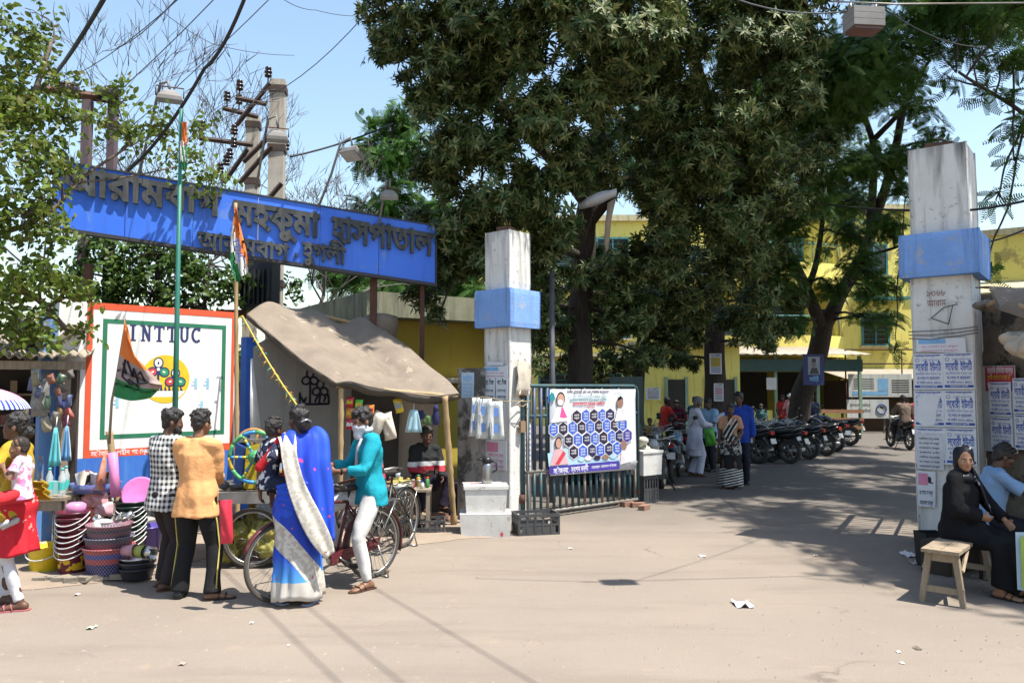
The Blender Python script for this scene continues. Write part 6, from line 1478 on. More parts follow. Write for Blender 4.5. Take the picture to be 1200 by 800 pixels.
    bucket(q+V((0,0,.15)),.19,.225,.22,bask('grey wine woven plastic',((.09,.07,.14),(.2,.08,.12),(.09,.09,.14)),(.12,.17)),'woven_basket','grey wine woven basket nested in the middle of the stack','basket',None,False)
    bucket(q+V((0,0,.24)),.18,.21,.25,bask('charcoal rose woven plastic',((.06,.06,.09),(.06,.06,.09),(.28,.13,.15),(.08,.08,.11),(.25,.1,.12)),(.05,.14,.18,.21)),'woven_basket','charcoal and rose striped basket at the top of the woven stack','basket',None,False)
    STL = M('tumbler steel',(.6,.6,.6),.22,metal=.9)
    for k, (dx, dz, ax) in enumerate(((.07,.52,V((.8,-.3,.5))),(.13,.53,V((.9,.2,.5))),(-.04,.50,V((-.4,-.7,.6))))):
        m = MB(); m.lathe([(.01,0),(.03,.002),(.04,.12),(.037,.12),(.028,.006)],q+V((dx,-.02,dz)),14,ax=ax); one(m,'steel_tumbler',STL,'steel tumbler tipped over on the woven baskets','tumbler','tumblers on the baskets')
    m = MB(); m.ell(q+V((-.06,-.13,.45)),(.05,.03,.10)); m.ell(q+V((-.02,-.08,.52)),(.09,.06,.03)); one(m,'white_ribbon',M('white ribbon plastic',(.7,.7,.68),.4),'bundle of white plastic ribbon hanging over the top woven basket','ribbon')
    top = pile(131,668,.125,.155,.25,8,.052,DRK,('dark green bucket nested in the stack behind the woven baskets',),None,'nested dark buckets',.28)
    m = MB(); m.lathe([(.02,0),(.18,.02),(.19,.05),(.17,.045),(.02,.02)],top+V((.06,.06,.06)),26,ax=V((.1,-.9,.35))); one(m,'pink_basin',plast('bright pink plastic',(.78,.22,.55),.35),'bright pink basin standing on edge on the dark green buckets','basin')
    for k, (px, py, c) in enumerate(((111,578,(.70,.28,.26)),(106,588,(.70,.30,.30)),(108,602,(.78,.20,.04)),(110,615,(.75,.25,.06)),(122,596,(.74,.42,.48)),(116,586,(.72,.35,.36)))):
        pillow('cloth_packet',('coral packet at the top of the packet heap','coral packet second in the heap beside the booklets tray','orange packet in the middle of the heap','lower orange packet beside the woven baskets','pale pink packet nearest the pink basin','rose packet under the coral one')[k],px,py,24,17,8.6,plast('packet tint %s'%'abcdef'[k],c,.3),None,random.uniform(-.15,.15),.09)
    p0 = at(152,684); p0.y += .15
    bucket(V((p0.x,p0.y,.03)),.14,.165,.10,plast('black pan plastic',(.03,.03,.04),.4),'pan','black ribbed pan lowest beside the woven baskets','pan',None,False); bucket(V((p0.x,p0.y,.10)),.14,.165,.09,plast('charcoal pan plastic',(.05,.05,.065),.4),'pan','charcoal pan stacked on the black ribbed pan','pan',None,False)
    bucket(V((p0.x,p0.y,.172)),.13,.16,.06,STL,'pan','shiny steel pan at the top of the small pan stack','pan',None,False)
    for k in range(3):
        m = MB(); m.lathe([(.01,0),(.05,.003),(.065,.14),(.062,.14),(.047,.008)],V((p0.x-.12+.09*k,p0.y-.05,.30)),18,ax=V((.95,-.2,.05-.1*k))); one(m,'tumbler',[plast('pink tumbler',(.55,.3,.36)),plast('lime tumbler',(.4,.45,.1)),STL][k],('pink tumbler lying on the steel pan','lime tumbler nested in the lying row','steel tumbler at the open end of the lying row')[k],'tumbler')
    t1 = at(150,660); bucket(V((t1.x+.05,t1.y+.35,.05)),.12,.19,.30,glass_mat('violet clear plastic',(.10,.07,.35),.8,.25),'tub','violet blue tub standing against the striped wall','tub',None,False)
    # flag bamboo among the goods
    bm_ = at(130,664); bz = P(128,505,bm_.y+.3)
    m = MB(); B_ = V((bm_.x,bm_.y+.3,.02)); n = 30; m.tube([B_.lerp(bz,i/n) for i in range(n+1)],[.036*(1.15 if i % 6 == 0 else 1) for i in range(n+1)],9); one(m,'bamboo_pole',BAMBOO,'short thick bamboo pole standing among the buckets to hold the party flag','pole')
    m = MB(); a, c = P(132,530,8.4), P(136,582,8.4); m.tube([a,a.lerp(c,.5),c],[.05,.045,.055],12); one(m,'pink_roll',plast('pink foam roll',(.75,.25,.50),.6),'long pink roll leaning on the short bamboo pole','roll')
    m = MB(); a, c = P(124,527,8.6), P(117,575,8.5); m.tube([a,a.lerp(c,.4),c],[.01,.05,.09],8,0,flat=.5); one(m,'broom',M('orange broom',(.62,.14,.05),.8,c2=(.5,.42,.38),sc=4),'orange and white broom leaning behind the short bamboo pole','broom')
tubs()

# ---------------- flags ----------------
def flag_cloth(root, A, B, C, D, bands, extra=None, amp=.04, name='cloth', n=16):
    """A top hoist, B bottom hoist, C bottom fly, D top fly; bands run from A-D to B-C"""
    m = MB(); mats = [b[1] for b in bands]; g = []
    for i in range(n+1):
        v = i/n; row = []
        for j in range(n+1):
            u = j/n; p = A.lerp(D,u).lerp(B.lerp(C,u),v); p = p+Vector((0,amp*math.sin(u*5+v*2.5)*u**.5,amp*.2*math.sin(u*7))); row.append(p)
        g.append(row)
    i0 = 0
    for e, mt in bands:
        i1 = round(e*n); m.sheet(g[i0:i1+1],mats.index(mt),True,.003); i0 = i1
    return m.obj(name,mats,root), g
SAF = M('saffron cloth',(.78,.20,.03),.75,c2=(.70,.17,.025)); WHT = M('white cloth',(.78,.77,.74),.75); GRC = M('green flag cloth',(.02,.22,.06),.75,c2=(.015,.17,.05)); GREYC = M('grey violet cloth',(.36,.31,.31),.8)
def flags():
    r = thing('flagpole','tall green painted pole with a furled tricolour at its top','flagpole',(P(203,500,9.0).x,9.0,0)); GP = M('green pole paint',(.02,.15,.11),.5,c2=(.035,.19,.145),sc=3)
    t, b = P(212.5,128,9.0), P(202,640,9.0); b.z = 0; m = MB(); m.tube([b,b.lerp(t,.5),t],[.036,.029,.021],10); m.obj('pole',GP,r)
    f = MB(); mats = [SAF,WHT,GRC]
    for k, (x0, x1, y0, y1) in enumerate(((213,219,143,170),(211,218,165,190),(213,219,172,198))):
        g = [[P(x0+(x1-x0)*j/5,y0+(y1-y0)*i/8,8.98-.04*abs(math.sin(j*2+i*.4+k))) for j in range(6)] for i in range(9)]; f.sheet(g,k,True,.004)
    f.obj('furled_flag',mats,r)
    # union flag on a bamboo pole
    r = thing('union_flag','drooping saffron white and green flag lettered on its white band, on a bamboo pole','flag',(P(280,500,9.9).x,9.9,0)); m = MB(); a, b = P(276,238,9.9), P(281,500,9.9); b = Vector((b.x,b.y,0)); n = 40
    m.tube([a.lerp(b,i/n) for i in range(n+1)],[.034*(1.2 if i % 5 == 0 else 1)*(.6+.4*i/n) for i in range(n+1)],8); m.obj('bamboo_pole',BAMBOO,r)
    A, B, C, D = P(270,300,9.85), P(276,247,9.85), P(291,316,9.7), P(279,329,9.75)
    m = MB(); n = 12
    # hanging strip: three long bands running down
    L0 = [P(275,243,9.84),P(269,275,9.8),P(270,305,9.78),P(277,331,9.76)]; R0 = [P(277,243,9.84),P(283,268,9.8),P(288,295,9.76),P(291,318,9.74)]
    def ev(c,t):
        x = t*3; i = min(2,int(x)); return c[i].lerp(c[i+1],x-i)
    g = [[ev(L0,i/n).lerp(ev(R0,i/n),j/9)+Vector((0,.03*math.sin(j*1.1+i*.5),0)) for j in range(10)] for i in range(n+1)]
    # saffron at the outer side, white middle, green lower hoist corner
    for i in range(n):
        for j in range(9):
            s = (9-j)/9*.9+(i/n-.5)*.75; k = 0 if s < .38 else 1 if s < .86 else 2
            m.sheet([g[i][j:j+2],g[i+1][j:j+2]],k,True)
    cl = m.obj('cloth',[SAF,WHT,GRC],r); bm = bmesh.new(); bm.from_mesh(cl.data); bmesh.ops.remove_doubles(bm,verts=bm.verts,dist=.0005); bm.to_mesh(cl.data); bm.free()
    o_ = P(272,281,9.72); d = P(280,306,9.70)-o_; F = Fr(o_,d,(d.z*-1,0,d.x) if False else Vector((0,0,1))); F.y = Vector((-F.x.z,0,F.x.x)).normalized(); F.z = Vector((0,-1,0)); q = MB(); q.text(F,'TTUC',0,.0,.11,.0,0,.02,width=.30); q.obj('lettering',M('blue flag lettering',(.05,.12,.5),.7),r)
    # party flag
    r = thing('party_flag','orange grey and green party flag with a black scrawl flying from a thin crooked stick','flag',P(129,520,8.7)); m = MB(); m.tube([P(128,520,8.7),P(131,470,8.7),P(137,440,8.7),P(144,395,8.7),P(147,372,8.7)],[.016,.014,.012,.010,.007],7); m.obj('stick',WOODG,r)
    fl = MB(); A = [P(147,372,8.66),P(143,400,8.66),P(138,432,8.66),P(133,464,8.66)]; Dd = [P(148,385,8.6),P(160,418,8.5),P(189,451,8.45),P(175,466,8.5)]
    n = 18; g = []
    for i in range(n+1):
        a, dd = ev(A,i/n), ev(Dd,min(1,i/n*1.0)); g.append([a.lerp(dd,j/14)+Vector((0,.045*math.sin(j*.75+i*.25)*j/14,-.10*math.sin(math.pi*j/14)*(i/n)*.4)) for j in range(15)])
    for i in range(n): fl.sheet(g[i:i+2],0 if i < 9 else 1 if i < 14 else 2,True)
    cl = fl.obj('cloth',[SAF,M('flag grey band',(.40,.30,.27),.8),GRC],r); bm = bmesh.new(); bm.from_mesh(cl.data); bmesh.ops.remove_doubles(bm,verts=bm.verts,dist=.0005); bm.to_mesh(cl.data); bm.free()
    q = MB(); up = lambda i, j: g[i][j]+Vector((0,-.012,0))
    for pts in (((9,3),(13,2),(14,5),(12,10)),((9,4),(12,5),(10,6),(13,7)),((11,7),(10,9),(12,9)),((10,2),(12,3)),((13,4),(14,8))):
        q.tube([up(*p) for p in pts],.011,4)
    q.obj('scrawl',M('black flag print',(.02,.02,.03),.8),r)
flags()

# ---------------- beyond the gate ----------------
def yard():
    V = Vector
    F, L = lvl((716,590),(755,590),14.2,14.3); r = thing('portrait_hoarding','dark green hoarding with a faded portrait standing behind the barred gate','hoarding',(F.o.x,F.o.y,0)); F.o.z = 0; z1, z0 = P(735,441,14.2).z, .9
    MB().fbox(F,0,L,z0,z1,-.04,0).obj('panel',M('dark green print',(.03,.06,.05),.5,c2=(.015,.03,.03),sc=2),r); q = MB(); c = L*.55
    for a, b, rx, ry, mi in ((c,z0+.62,.13,.17,0),(c,z0+.70,.14,.12,1),(c,z0+.2,.27,.26,2)): q.prism(F,[(a+rx*math.cos(i*.52),b+ry*math.sin(i*.52)) for i in range(12)],.002+.001*mi,.0035+.001*mi,mi)
    q.obj('portrait',[M('dim printed face',(.16,.15,.13),.6),M('dim printed hair',(.015,.015,.02),.6),M('dim printed coat',(.08,.10,.10),.6)],r)
    for u in (.02,L-.08): MB().fbox(F,u,u+.06,0,z1,-.12,-.045).obj('post',DARKW,r)
    def trunk_sign(label, x0, y0, x1, y1, Y, base, mats, fn):
        F, L = lvl((x0,y1),(x1,y1),Y,Y); h = P(x0,y0,Y).z-F.o.z; r = thing('tree_sign',label,'sign',F.o); MB().fbox(F,0,L,0,h,-.03,0).obj('board',base,r); q = MB(); fn(q,F,L,h); q.obj('print',mats,r)
    DB = M('deep blue board',(.02,.035,.17),.5); FC = M('grey printed portrait',(.42,.44,.46),.6); DK = M('dark printed coat',(.06,.06,.07),.6)
    def f1(q,F,L,h):
        thin(q,F,.22*L,.8*L,.34*h,.92*h,.002,0); q.prism(F,[(.51*L+.12*L*math.cos(i*.52),.70*h+.13*h*math.sin(i*.52)) for i in range(12)],.005,.0065,2); q.prism(F,[(.28*L,.36*h),(.76*L,.36*h),(.66*L,.56*h),(.4*L,.56*h)],.0045,.006,1)
        q.prism(F,[(.40*L,.74*h),(.62*L,.74*h),(.6*L,.86*h),(.42*L,.86*h)],.007,.008,1); q.text(F,'সাবিত্রী',.28*L,.12*h,.2*h,.003,3,.02,width=.45*L)
    trunk_sign('blue board with a grey portrait fixed to the leaning tree trunk',942,415,966,451,21.4,DB,[M('portrait ground',(.34,.36,.40),.6),DK,M('portrait face',(.24,.22,.21),.6),INKC],f1)
    def f2(q,F,L,h):
        thin(q,F,.1*L,.9*L,.35*h,.8*h,.002,0); q.text(F,'নোটিশ',.1*L,.84*h,.14*h,.002,1,.02,width=.8*L)
        for k in range(3): thin(q,F,.12*L,.88*L,(.08+k*.09)*h,(.12+k*.09)*h,.002,1)
    trunk_sign('yellow printed poster high on the straight black tree trunk',832,414,846,438,19.6,PAPERW,[M('ochre print',(.48,.38,.08),.6),INKB],f2)
    trunk_sign('pale pinkish notice lower on the straight black tree trunk',837,449,848,470,19.6,PAPERW,[M('faded pink print',(.5,.3,.38),.6),INKK],f2)
    trunk_sign('white notice pasted on the yellow wall beyond the hoarding',757,454,774,468,30,PAPERW,[M('grey print block',(.45,.46,.48),.7),INKK],f2)
    w = thing('yellow_outhouse','small yellow outbuilding with a dark doorway behind the parked motorcycles','building',(P(790,450,30.5).x,30.5,0)); F, L = lvl((742,495),(868,495),30.3,30.3); F.o.z = 0
    z1 = P(760,405,30.3).z; MB().fbox(F,0,L,0,z1,-3,0).obj('wall',YEL,w); MB().fbox(F,-.2,L+.2,z1+.002,z1+.12,-3.2,.6).obj('roof_slab',CREAM,w)
    for u0, u1 in ((1.35,2.0),(2.9,3.9)): 
        d = MB().fbox(F,u0,u1,.05,2.2,.003,.05).obj('door',INNER,w)  # dark panel, the doorway's shade put into its colour
        for uu in (u0-.12,u1+.004): MB().fbox(F,uu,uu+.11,.0,2.3,.003,.09).obj('door_jamb',PGREEN,w)
    b = thing('bench_rail','row of orange brown wooden rails beside the verandah','railing',(P(995,480,29).x,29,0)); F, L = lvl((962,505),(1012,505),29,29); F.o.z = 0
    for v in (.35,.65,.95): MB().fbox(F,0,L,v,v+.13,0,.06).obj('rail',M('orange brown timber',(.36,.17,.09),.8),b)
    for u in (.1,L*.5,L-.15): MB().fbox(F,u,u+.07,0,1.1,-.07,-.003).obj('post',DARKW,b)
yard()
# motorcycles
def motorcycle():
    r = thing('motorcycle','x','motorcycle',(0,0,0)); V = Vector; BLK = M('black engine',(.02,.02,.022),.45); 
    for cx, rad in ((0,.31),(1.28,.31)):
        ring = lambda rr: [V((cx+rr*math.cos(a),0,.31+rr*math.sin(a))) for a in [2*math.pi*i/26 for i in range(26)]]
        w = MB().tube(ring(rad-.055),.055,8,closed=True).obj('wheel',RUBBER,r); m = MB(); m.tube(ring(rad-.115),.018,6,closed=True)
        for k in range(6): a = k*math.pi/3; m.tube([V((cx,0,.31)),V((cx+.2*math.cos(a),0,.31+.2*math.sin(a)))],.014,4)
        m.lathe([(.03,-.06),(.05,-.05),(.05,.05),(.03,.06)],V((cx,0,.31)),10,ax=V((0,1,0))); o = m.obj('rim',STEEL,r); o.parent = w
    m = MB()
    for s in (-1,1): m.tube([V((1.28,.07*s,.31)),V((1.08,.07*s,.82)),V((1.03,.06*s,.95))],.024,8)
    m.obj('fork',CHROME,r)
    m = MB(); m.tube([V((1.0,-.36,1.06)),V((1.02,-.16,1.0)),V((1.03,0,.98)),V((1.02,.16,1.0)),V((1.0,.36,1.06))],.014,7); h = m.obj('handlebar',CHROME,r)
    for s in (-1,1):
        q = MB(); q.tube([V((1.0,.26*s,1.05)),V((1.0,.36*s,1.24))],.007,5); q.ell(V((.99,.38*s,1.27)),(.02,.06,.045),n=10,k=6); o = q.obj('mirror',BLK,r); o.parent = h
    m = MB(); m.ell(V((1.13,0,.90)),(.09,.09,.10),n=12,k=8); m.obj('headlight',M('headlamp glass',(.5,.5,.5),.15),r)
    def loft(secs): return [[V((x,wy*math.cos(a)*(1 if math.sin(a) < .5 else .85),z+hz*math.sin(a))) for a in [2*math.pi*i/12 for i in range(12)]] for x, wy, z, hz in secs]
    MB().rings(loft(((.48,.05,.80,.05),(.56,.12,.80,.10),(.72,.15,.83,.14),(.88,.13,.85,.13),(.98,.06,.84,.07)))).obj('tank',M('black tank paint',(.018,.018,.022),.2,coat=.6),r)
    MB().rings(loft(((-.32,.05,.86,.03),(-.25,.11,.85,.05),(.05,.14,.80,.06),(.35,.13,.77,.06),(.52,.07,.79,.05)))).obj('seat',M('black seat vinyl',(.025,.023,.022),.5),r)
    MB().rings(loft(((-.38,.03,.80,.03),(-.3,.09,.77,.07),(0,.11,.70,.09),(.4,.10,.66,.08),(.5,.04,.66,.04)))).obj('side_cover',M('black tank paint',(.018,.018,.022),.2),r)
    m = MB(); m.box((.60,0,.40),(.36,.26,.28)); m.lathe([(.09,0),(.11,.02),(.11,.05),(.09,.07),(.11,.09),(.11,.12),(.09,.14),(.11,.16),(.10,.2)],V((.68,0,.5)),12,ax=V((.35,0,1))); m.lathe([(.10,-.16),(.12,-.14),(.12,.14),(.10,.16)],V((.52,0,.36)),14,ax=V((0,1,0))); m.obj('engine',M('grey engine alloy',(.16,.16,.16),.45,metal=.6),r)
    MB().tube([V((.76,-.12,.5)),V((.86,-.14,.36)),V((.6,-.17,.25)),V((.2,-.19,.27)),V((-.3,-.2,.36))],[.02,.022,.025,.045,.05],9).obj('exhaust',CHROME,r)
    m = MB()
    for a, b in (((.96,0,.86),(.7,0,.3)),((.7,0,.3),(.35,0,.33)),((.96,0,.86),(.3,0,.72)),((.3,0,.72),(-.3,0,.8)),((.35,0,.33),(.3,0,.72)),((.4,.1,.36),(0,.1,.31)),((.4,-.1,.36),(0,-.1,.31))): m.tube([a,b],.022,6)
    m.obj('frame',BLK,r)
    for cx, a0, a1 in ((1.28,.55,2.7),(0,.5,2.75)):
        m = MB(); m.sheet([[V((cx+.35*math.cos(a),w_,.31+.35*math.sin(a)-abs(w_)*.3)) for w_ in (-.07,0,.07)] for a in [a0+(a1-a0)*i/12 for i in range(13)]],0,True,.004); m.obj('mudguard',BLK,r)
    m = MB(); m.box((-.40,0,.78),(.05,.16,.08)); m.obj('tail_light',M('red tail lens',(.45,.02,.02),.25),r)
    m = MB(); m.box((-.44,0,.58),(.012,.22,.13),0,0,1,Matrix.Rotation(.3,3,'Y')); m.obj('number_plate',M('white plate',(.72,.72,.70),.5),r)
    m = MB(); m.tube([V((.4,.12,.3)),V((.35,.28,.02))],.013,6); m.obj('stand',BLK,r)
    for s in (-1,1): MB().tube([V((-.1,.12*s,.80)),V((-.32,.13*s,.90)),V((-.36,0,.90))],.011,6).obj('grab_rail',CHROME,r)
    return r
def bikes():
    m0 = motorcycle(); BT = M('deep blue tank paint',(.02,.08,.22),.2,coat=.6); RT = M('dark red tank paint',(.20,.015,.02),.2,coat=.6); GT = M('grey tank paint',(.10,.105,.11),.25,coat=.5); WT = M('silver blue tank paint',(.16,.26,.36),.25,coat=.5)
    spec = [(903,541,R(138),None,'black motorcycle nearest the man in royal blue, its rear wheel to the drive'),(918,538,R(134),GT,'grey tanked motorcycle second in the row from the man in royal blue'),(934,535,R(142),None,'black motorcycle third in the row along the drive'),
            (955,531,R(158),BT,'blue motorcycle parked side-on in front of the leaning tree'),(889,543,R(128),None,'black motorcycle partly hidden by the man in royal blue'),(980,529,R(118),None,'black motorcycle with a white number plate standing out into the drive'),
            (996,522,R(140),None,'black motorcycle behind the one with the white plate'),(1040,503,R(176),RT,'dark red motorcycle side-on before the low white board'),
            (752,564,R(62),None,'black motorcycle nearest the small foam box beyond the gate'),(788,566,R(72),WT,'motorcycle with a white fronted rear seen beside the man in white'),(770,556,R(80),None,'black motorcycle in the cluster left of the man in white behind the first'),
            (805,553,R(66),None,'black motorcycle hidden behind the man in white'),(736,553,R(60),RT,'dark red motorcycle farthest into the cluster behind the gate'),(835,548,R(90),GT,'grey motorcycle between the man in white and the saree woman'),
            (870,541,R(95),None,'black motorcycle in the shade behind the black and white saree'),(1066,527,R(88),None,'motorcycle ridden away up the drive by the man in brown'),(885,529,R(96),RT,'dark red motorcycle at the back of the row'),(926,543,R(136),None,'black motorcycle pulled a little forward in the middle of the row'),(948,538,R(140),None,'black motorcycle between the grey one and the blue one'),(968,534,R(132),None,'black motorcycle tucked beside the blue one'),(776,572,R(252),None,'motorcycle facing the road in the cluster beside the man in white'),(744,571,R(60),None,'black motorcycle closest behind the barred gate')]
    used = False
    for px, py, yaw, tk, lb in spec:
        p = at(px,py); sw = {'tank':tk,'side_cover':tk} if tk else None
        if not used: o = m0; o.location = p; o.rotation_euler = (0,0,yaw); o['label'] = lb; o['group'] = 'motorcycles parked in the drive'; used = True
        else: dup(m0,p,yaw,lb.replace(' left of',' beside'),'motorcycles parked in the drive',sw)
bikes()

# ---------------- beside the tall pillar ----------------
def right_side():
    V = Vector; F, L = lvl((1147,640),(1250,650),9.7,8.6); F.o.z = 0; zt = P(1160,345,9.6).z
    MUD = M('crumbling mud plaster',(.23,.185,.14),.95,c2=(.12,.10,.08),sc=2.5,bump=.8,bsc=16,dirt=((.05,.045,.04),.4,3))
    g = []
    for i in range(15):
        g.append([F(-.02+(L+1.5)*j/20,(zt+.06*mnoise.noise(V((j*.7,3,1))))*i/14,.07*mnoise.noise(V((j*.6,i*.5,4)))) for j in range(21)])
    m = MB(); m.sheet(g,0,True,.35); one(m,'mud_wall',MUD,'rough dark mud wall running on from the tall pillar','wall')
    w = .30; F = Fr(F(0,0,.10),F.x); u0, v0 = onF(F,1152,504); h = P(1150,431,9.5).z-P(1150,505,9.5).z
    r = thing('poster','red headed advertising bill on the mud wall above the blue notices','poster',F(u0,v0)); uu = onF(F,1153,505)[0]; vt = onF(F,1153,429)[1]; hh = vt-onF(F,1153,458)[1]; W = onF(F,1189,430)[0]-uu
    MB().fbox(F,uu,uu+W,vt-hh*3.4,vt,-.01,.003).obj('paper',M('grey bill paper',(.55,.55,.57),.8),r); q = MB(); thin(q,F,uu+.05,uu+W-.005,vt-hh,vt-.01,.0035,0); q.text(F,'আধুনিক চিকিৎসা কেন্দ্র',uu+.08,vt-hh*.3,.10,.007,1,.02,width=W*.78); q.text(F,'সুলভে পরিষেবা দেওয়া হয়',uu+.08,vt-hh*.55,.08,.007,2,.01,width=W*.7)
    q.text(F,'স্পেশাল সেলস',uu+.08,vt-hh*.9,.10,.007,1,.03,width=W*.5); q.prism(F,[(uu+W*.8+.10*math.cos(i*.5),vt-hh*.82+.045*math.sin(i*.5)) for i in range(12)],.0055,.0065,3); q.obj('print',[M('crimson print',(.48,.03,.08),.7),INKW,PY,INKB],r)
    F1 = Fr(F(0,0,.012),F.x)
    for k, (x, y, lb) in enumerate(((1160,487,'blue notice on the mud wall over the head of the man in pale blue'),(1162,528,'lower blue notice on the mud wall behind the man in pale blue'),(1188,484,'blue notice on the mud wall, upper one farther from the pillar'),(1190,526,'blue notice on the mud wall, lower one farther from the pillar'))):
        u, v = onF(F1,x,y); blue_poster(F1,u,v,.30,.40,lb)
    # dark awning bundle and cloth
    p = P(1192,395,7.6); r = thing('awning','low canvas awning rolled at its end beside the mud wall','awning',(p.x+1,p.y,p.z-.3)); g = []
    for i in range(12):
        g.append([V((p.x+.06+.28*j+.03*math.sin(i*1.3),p.y-.95+.16*i,p.z+.22+.03*math.sin(i*.9+j)+.035*i-(.25 if i == 0 else .06 if i == 1 else 0)-(.22 if j == 0 and i < 9 else 0))) for j in range(11)])
    MB().sheet(g,0,True,.012).obj('canvas',CANV,r); m = MB()
    for k in range(9): m.ell(p+V((.12+.05*math.sin(k*2),-.2+.05*k,-.06+.05*math.cos(k*1.7))),(.11,.10,.10),n=10,k=7)
    bo = blob(m,'bundle',M('pale canvas bundle',(.50,.42,.32),.85,c2=(.40,.33,.25),sc=5),None,.018,4,(.017,30,1)); bo.parent = r; bo.data.transform(PM[r.name].inverted())
    for x, y in ((2.7,-.8),(2.7,.6)): MB().tube([V((p.x+x,p.y+y,0)),V((p.x+x,p.y+y,p.z+.2))],.03,7).obj('bamboo_post',BAMBOO,r)
    MB().tube([P(1150,362,9.2),P(1168,352,8.4),p+V((.05,-.3,.22)),p+V((2.7,-.5,.24))],.028,7).obj('bamboo_beam',BAMBOO,r)
    m = MB(); c = P(1160,358,8.9)
    for k in range(5): m.ell(c+V((.06*k-.1,.0,.02*math.sin(k*2))),(.10,.08,.05),n=10,k=6)
    one(m,'rag_bundle',M('charcoal rag',(.09,.08,.075),.9,c2=(.25,.2,.16),sc=9),'knotted charcoal rags where the awning beam meets the tall pillar','rags')
    # folded gate leaf seen on edge
    a = P(1089,620,9.55); a.z = 0; z1 = P(1089,404,9.55).z; F = Fr((a.x,a.y,.05),(.50,.86,0)); r = thing('metal_gate','dark teal gate leaf folded back and seen on edge by the tall pillar','gate',(a.x,a.y,0))
    MB().tube([F(0,0),F(0,z1),F(2.2,z1),F(2.2,0)],.045,9).obj('outer_frame',TEALP,r)
    for k in range(12): MB().tube([F(.17*(k+1),.1),F(.17*(k+1),z1-.03)],.018,6).obj('bar',TEALP,r)
    for v in (.1,.9,1.5): MB().tube([F(.03,v),F(2.17,v)],.024,7).obj('rail',TEALP,r)
    # bench
    A, B = (at(1080,641,.48)+at(1124.6,647,.48))/2, (at(1112,621,.48)+at(1155,626,.48))/2; d = (B-A).normalized(); L = 1.32; r = thing('bench','worn wooden bench with splayed legs on which the woman in black sits','bench',(A.x,A.y,0)); F = Fr((A.x,A.y,0),d); W = .155
    for k in range(2): MB().fbox(F,-.03,L,.45,.48,-W+k*W+.004,k*W-.002).obj('seat_plank',M('worn bench wood',(.36,.28,.19),.8,c2=(.25,.19,.13),sc=5,stretch=(3,3,.6),bump=.3,bsc=60),r)
    BW = MATS['worn bench wood']
    for u, du in ((.06,-.05),(L-.10,.05)):
        for w_, dw in ((W-.05,.06),(-W+.05,-.06)):
            m = MB(); m.tube([F(u,.45,w_),F(u+du,.0,w_+dw)],[.036,.030],4,sm=False); m.obj('leg',BW,r)
        MB().fbox(F,u-.02,u+.02,.37,.448,-W+.02,W-.02).obj('cross_rail',BW,r); MB().fbox(F,u+du*.7-.015,u+du*.7+.015,.10,.155,-W-.02,W+.02).obj('cross_rail',BW,r)
    for w_ in (W-.02,-W+.02): MB().tube([F(.06,.30,w_+.02*(1 if w_ > 0 else -1)),F(.45,.44,w_-.01)],.018,4,sm=False).obj('brace',BW,r)
    global BENCH; BENCH = F
    q = at(1100,672); m = MB(); rs = []
    for z, s in ((.0,.86),(.04,.9),(.40,1.0),(.43,1.02),(.43,.95),(.1,.85)): rs.append([V((q.x+.10+sx*.12*s,q.y+.32+sy*.13*s,z*.85)) for sx, sy in ((-1,-1),(1,-1),(1,1),(-1,1))])
    m.rings(rs,0,False); one(m,'black_tub',plast('matt black rubber',(.018,.018,.02),.7),'matt black bin standing in shade behind the bench','bin')
    q = at(1150,690); m = MB(); m.box((q.x+.16,q.y+.78,.17),(.7,.28,.33),.6); one(m,'dark_box',DARKW,'dark wooden box in the shade under the seated people','box')
    q = P(1216,655,7.0); r = thing('carrier_bag','pale blue and green printed carrier bag held by the woman in black','bag',q+V((0,0,-.3))); g = []; F = Fr(q,(1,-.2,0))
    m = MB()
    for sg in (1,-1): m.sheet([[F(-.17+.34*j/8,-.27+.5*i/8,sg*.06*(1-(j/4-1)**2)*(1-.4*i/8)) for j in range(9)] for i in range(9)],0,True)
    m.obj('bag',M('pale blue bag film',(.48,.62,.70),.4,c2=(.35,.52,.64),sc=5),r); q2 = MB(); q2.fbox(F,-.15,-.10,-.25,.2,.045,.047,0); q2.fbox(F,-.05,.12,-.1,.1,.066,.068,1); q2.obj('print',[plast('bag lime print',(.35,.5,.08)),INKC],r)
right_side()
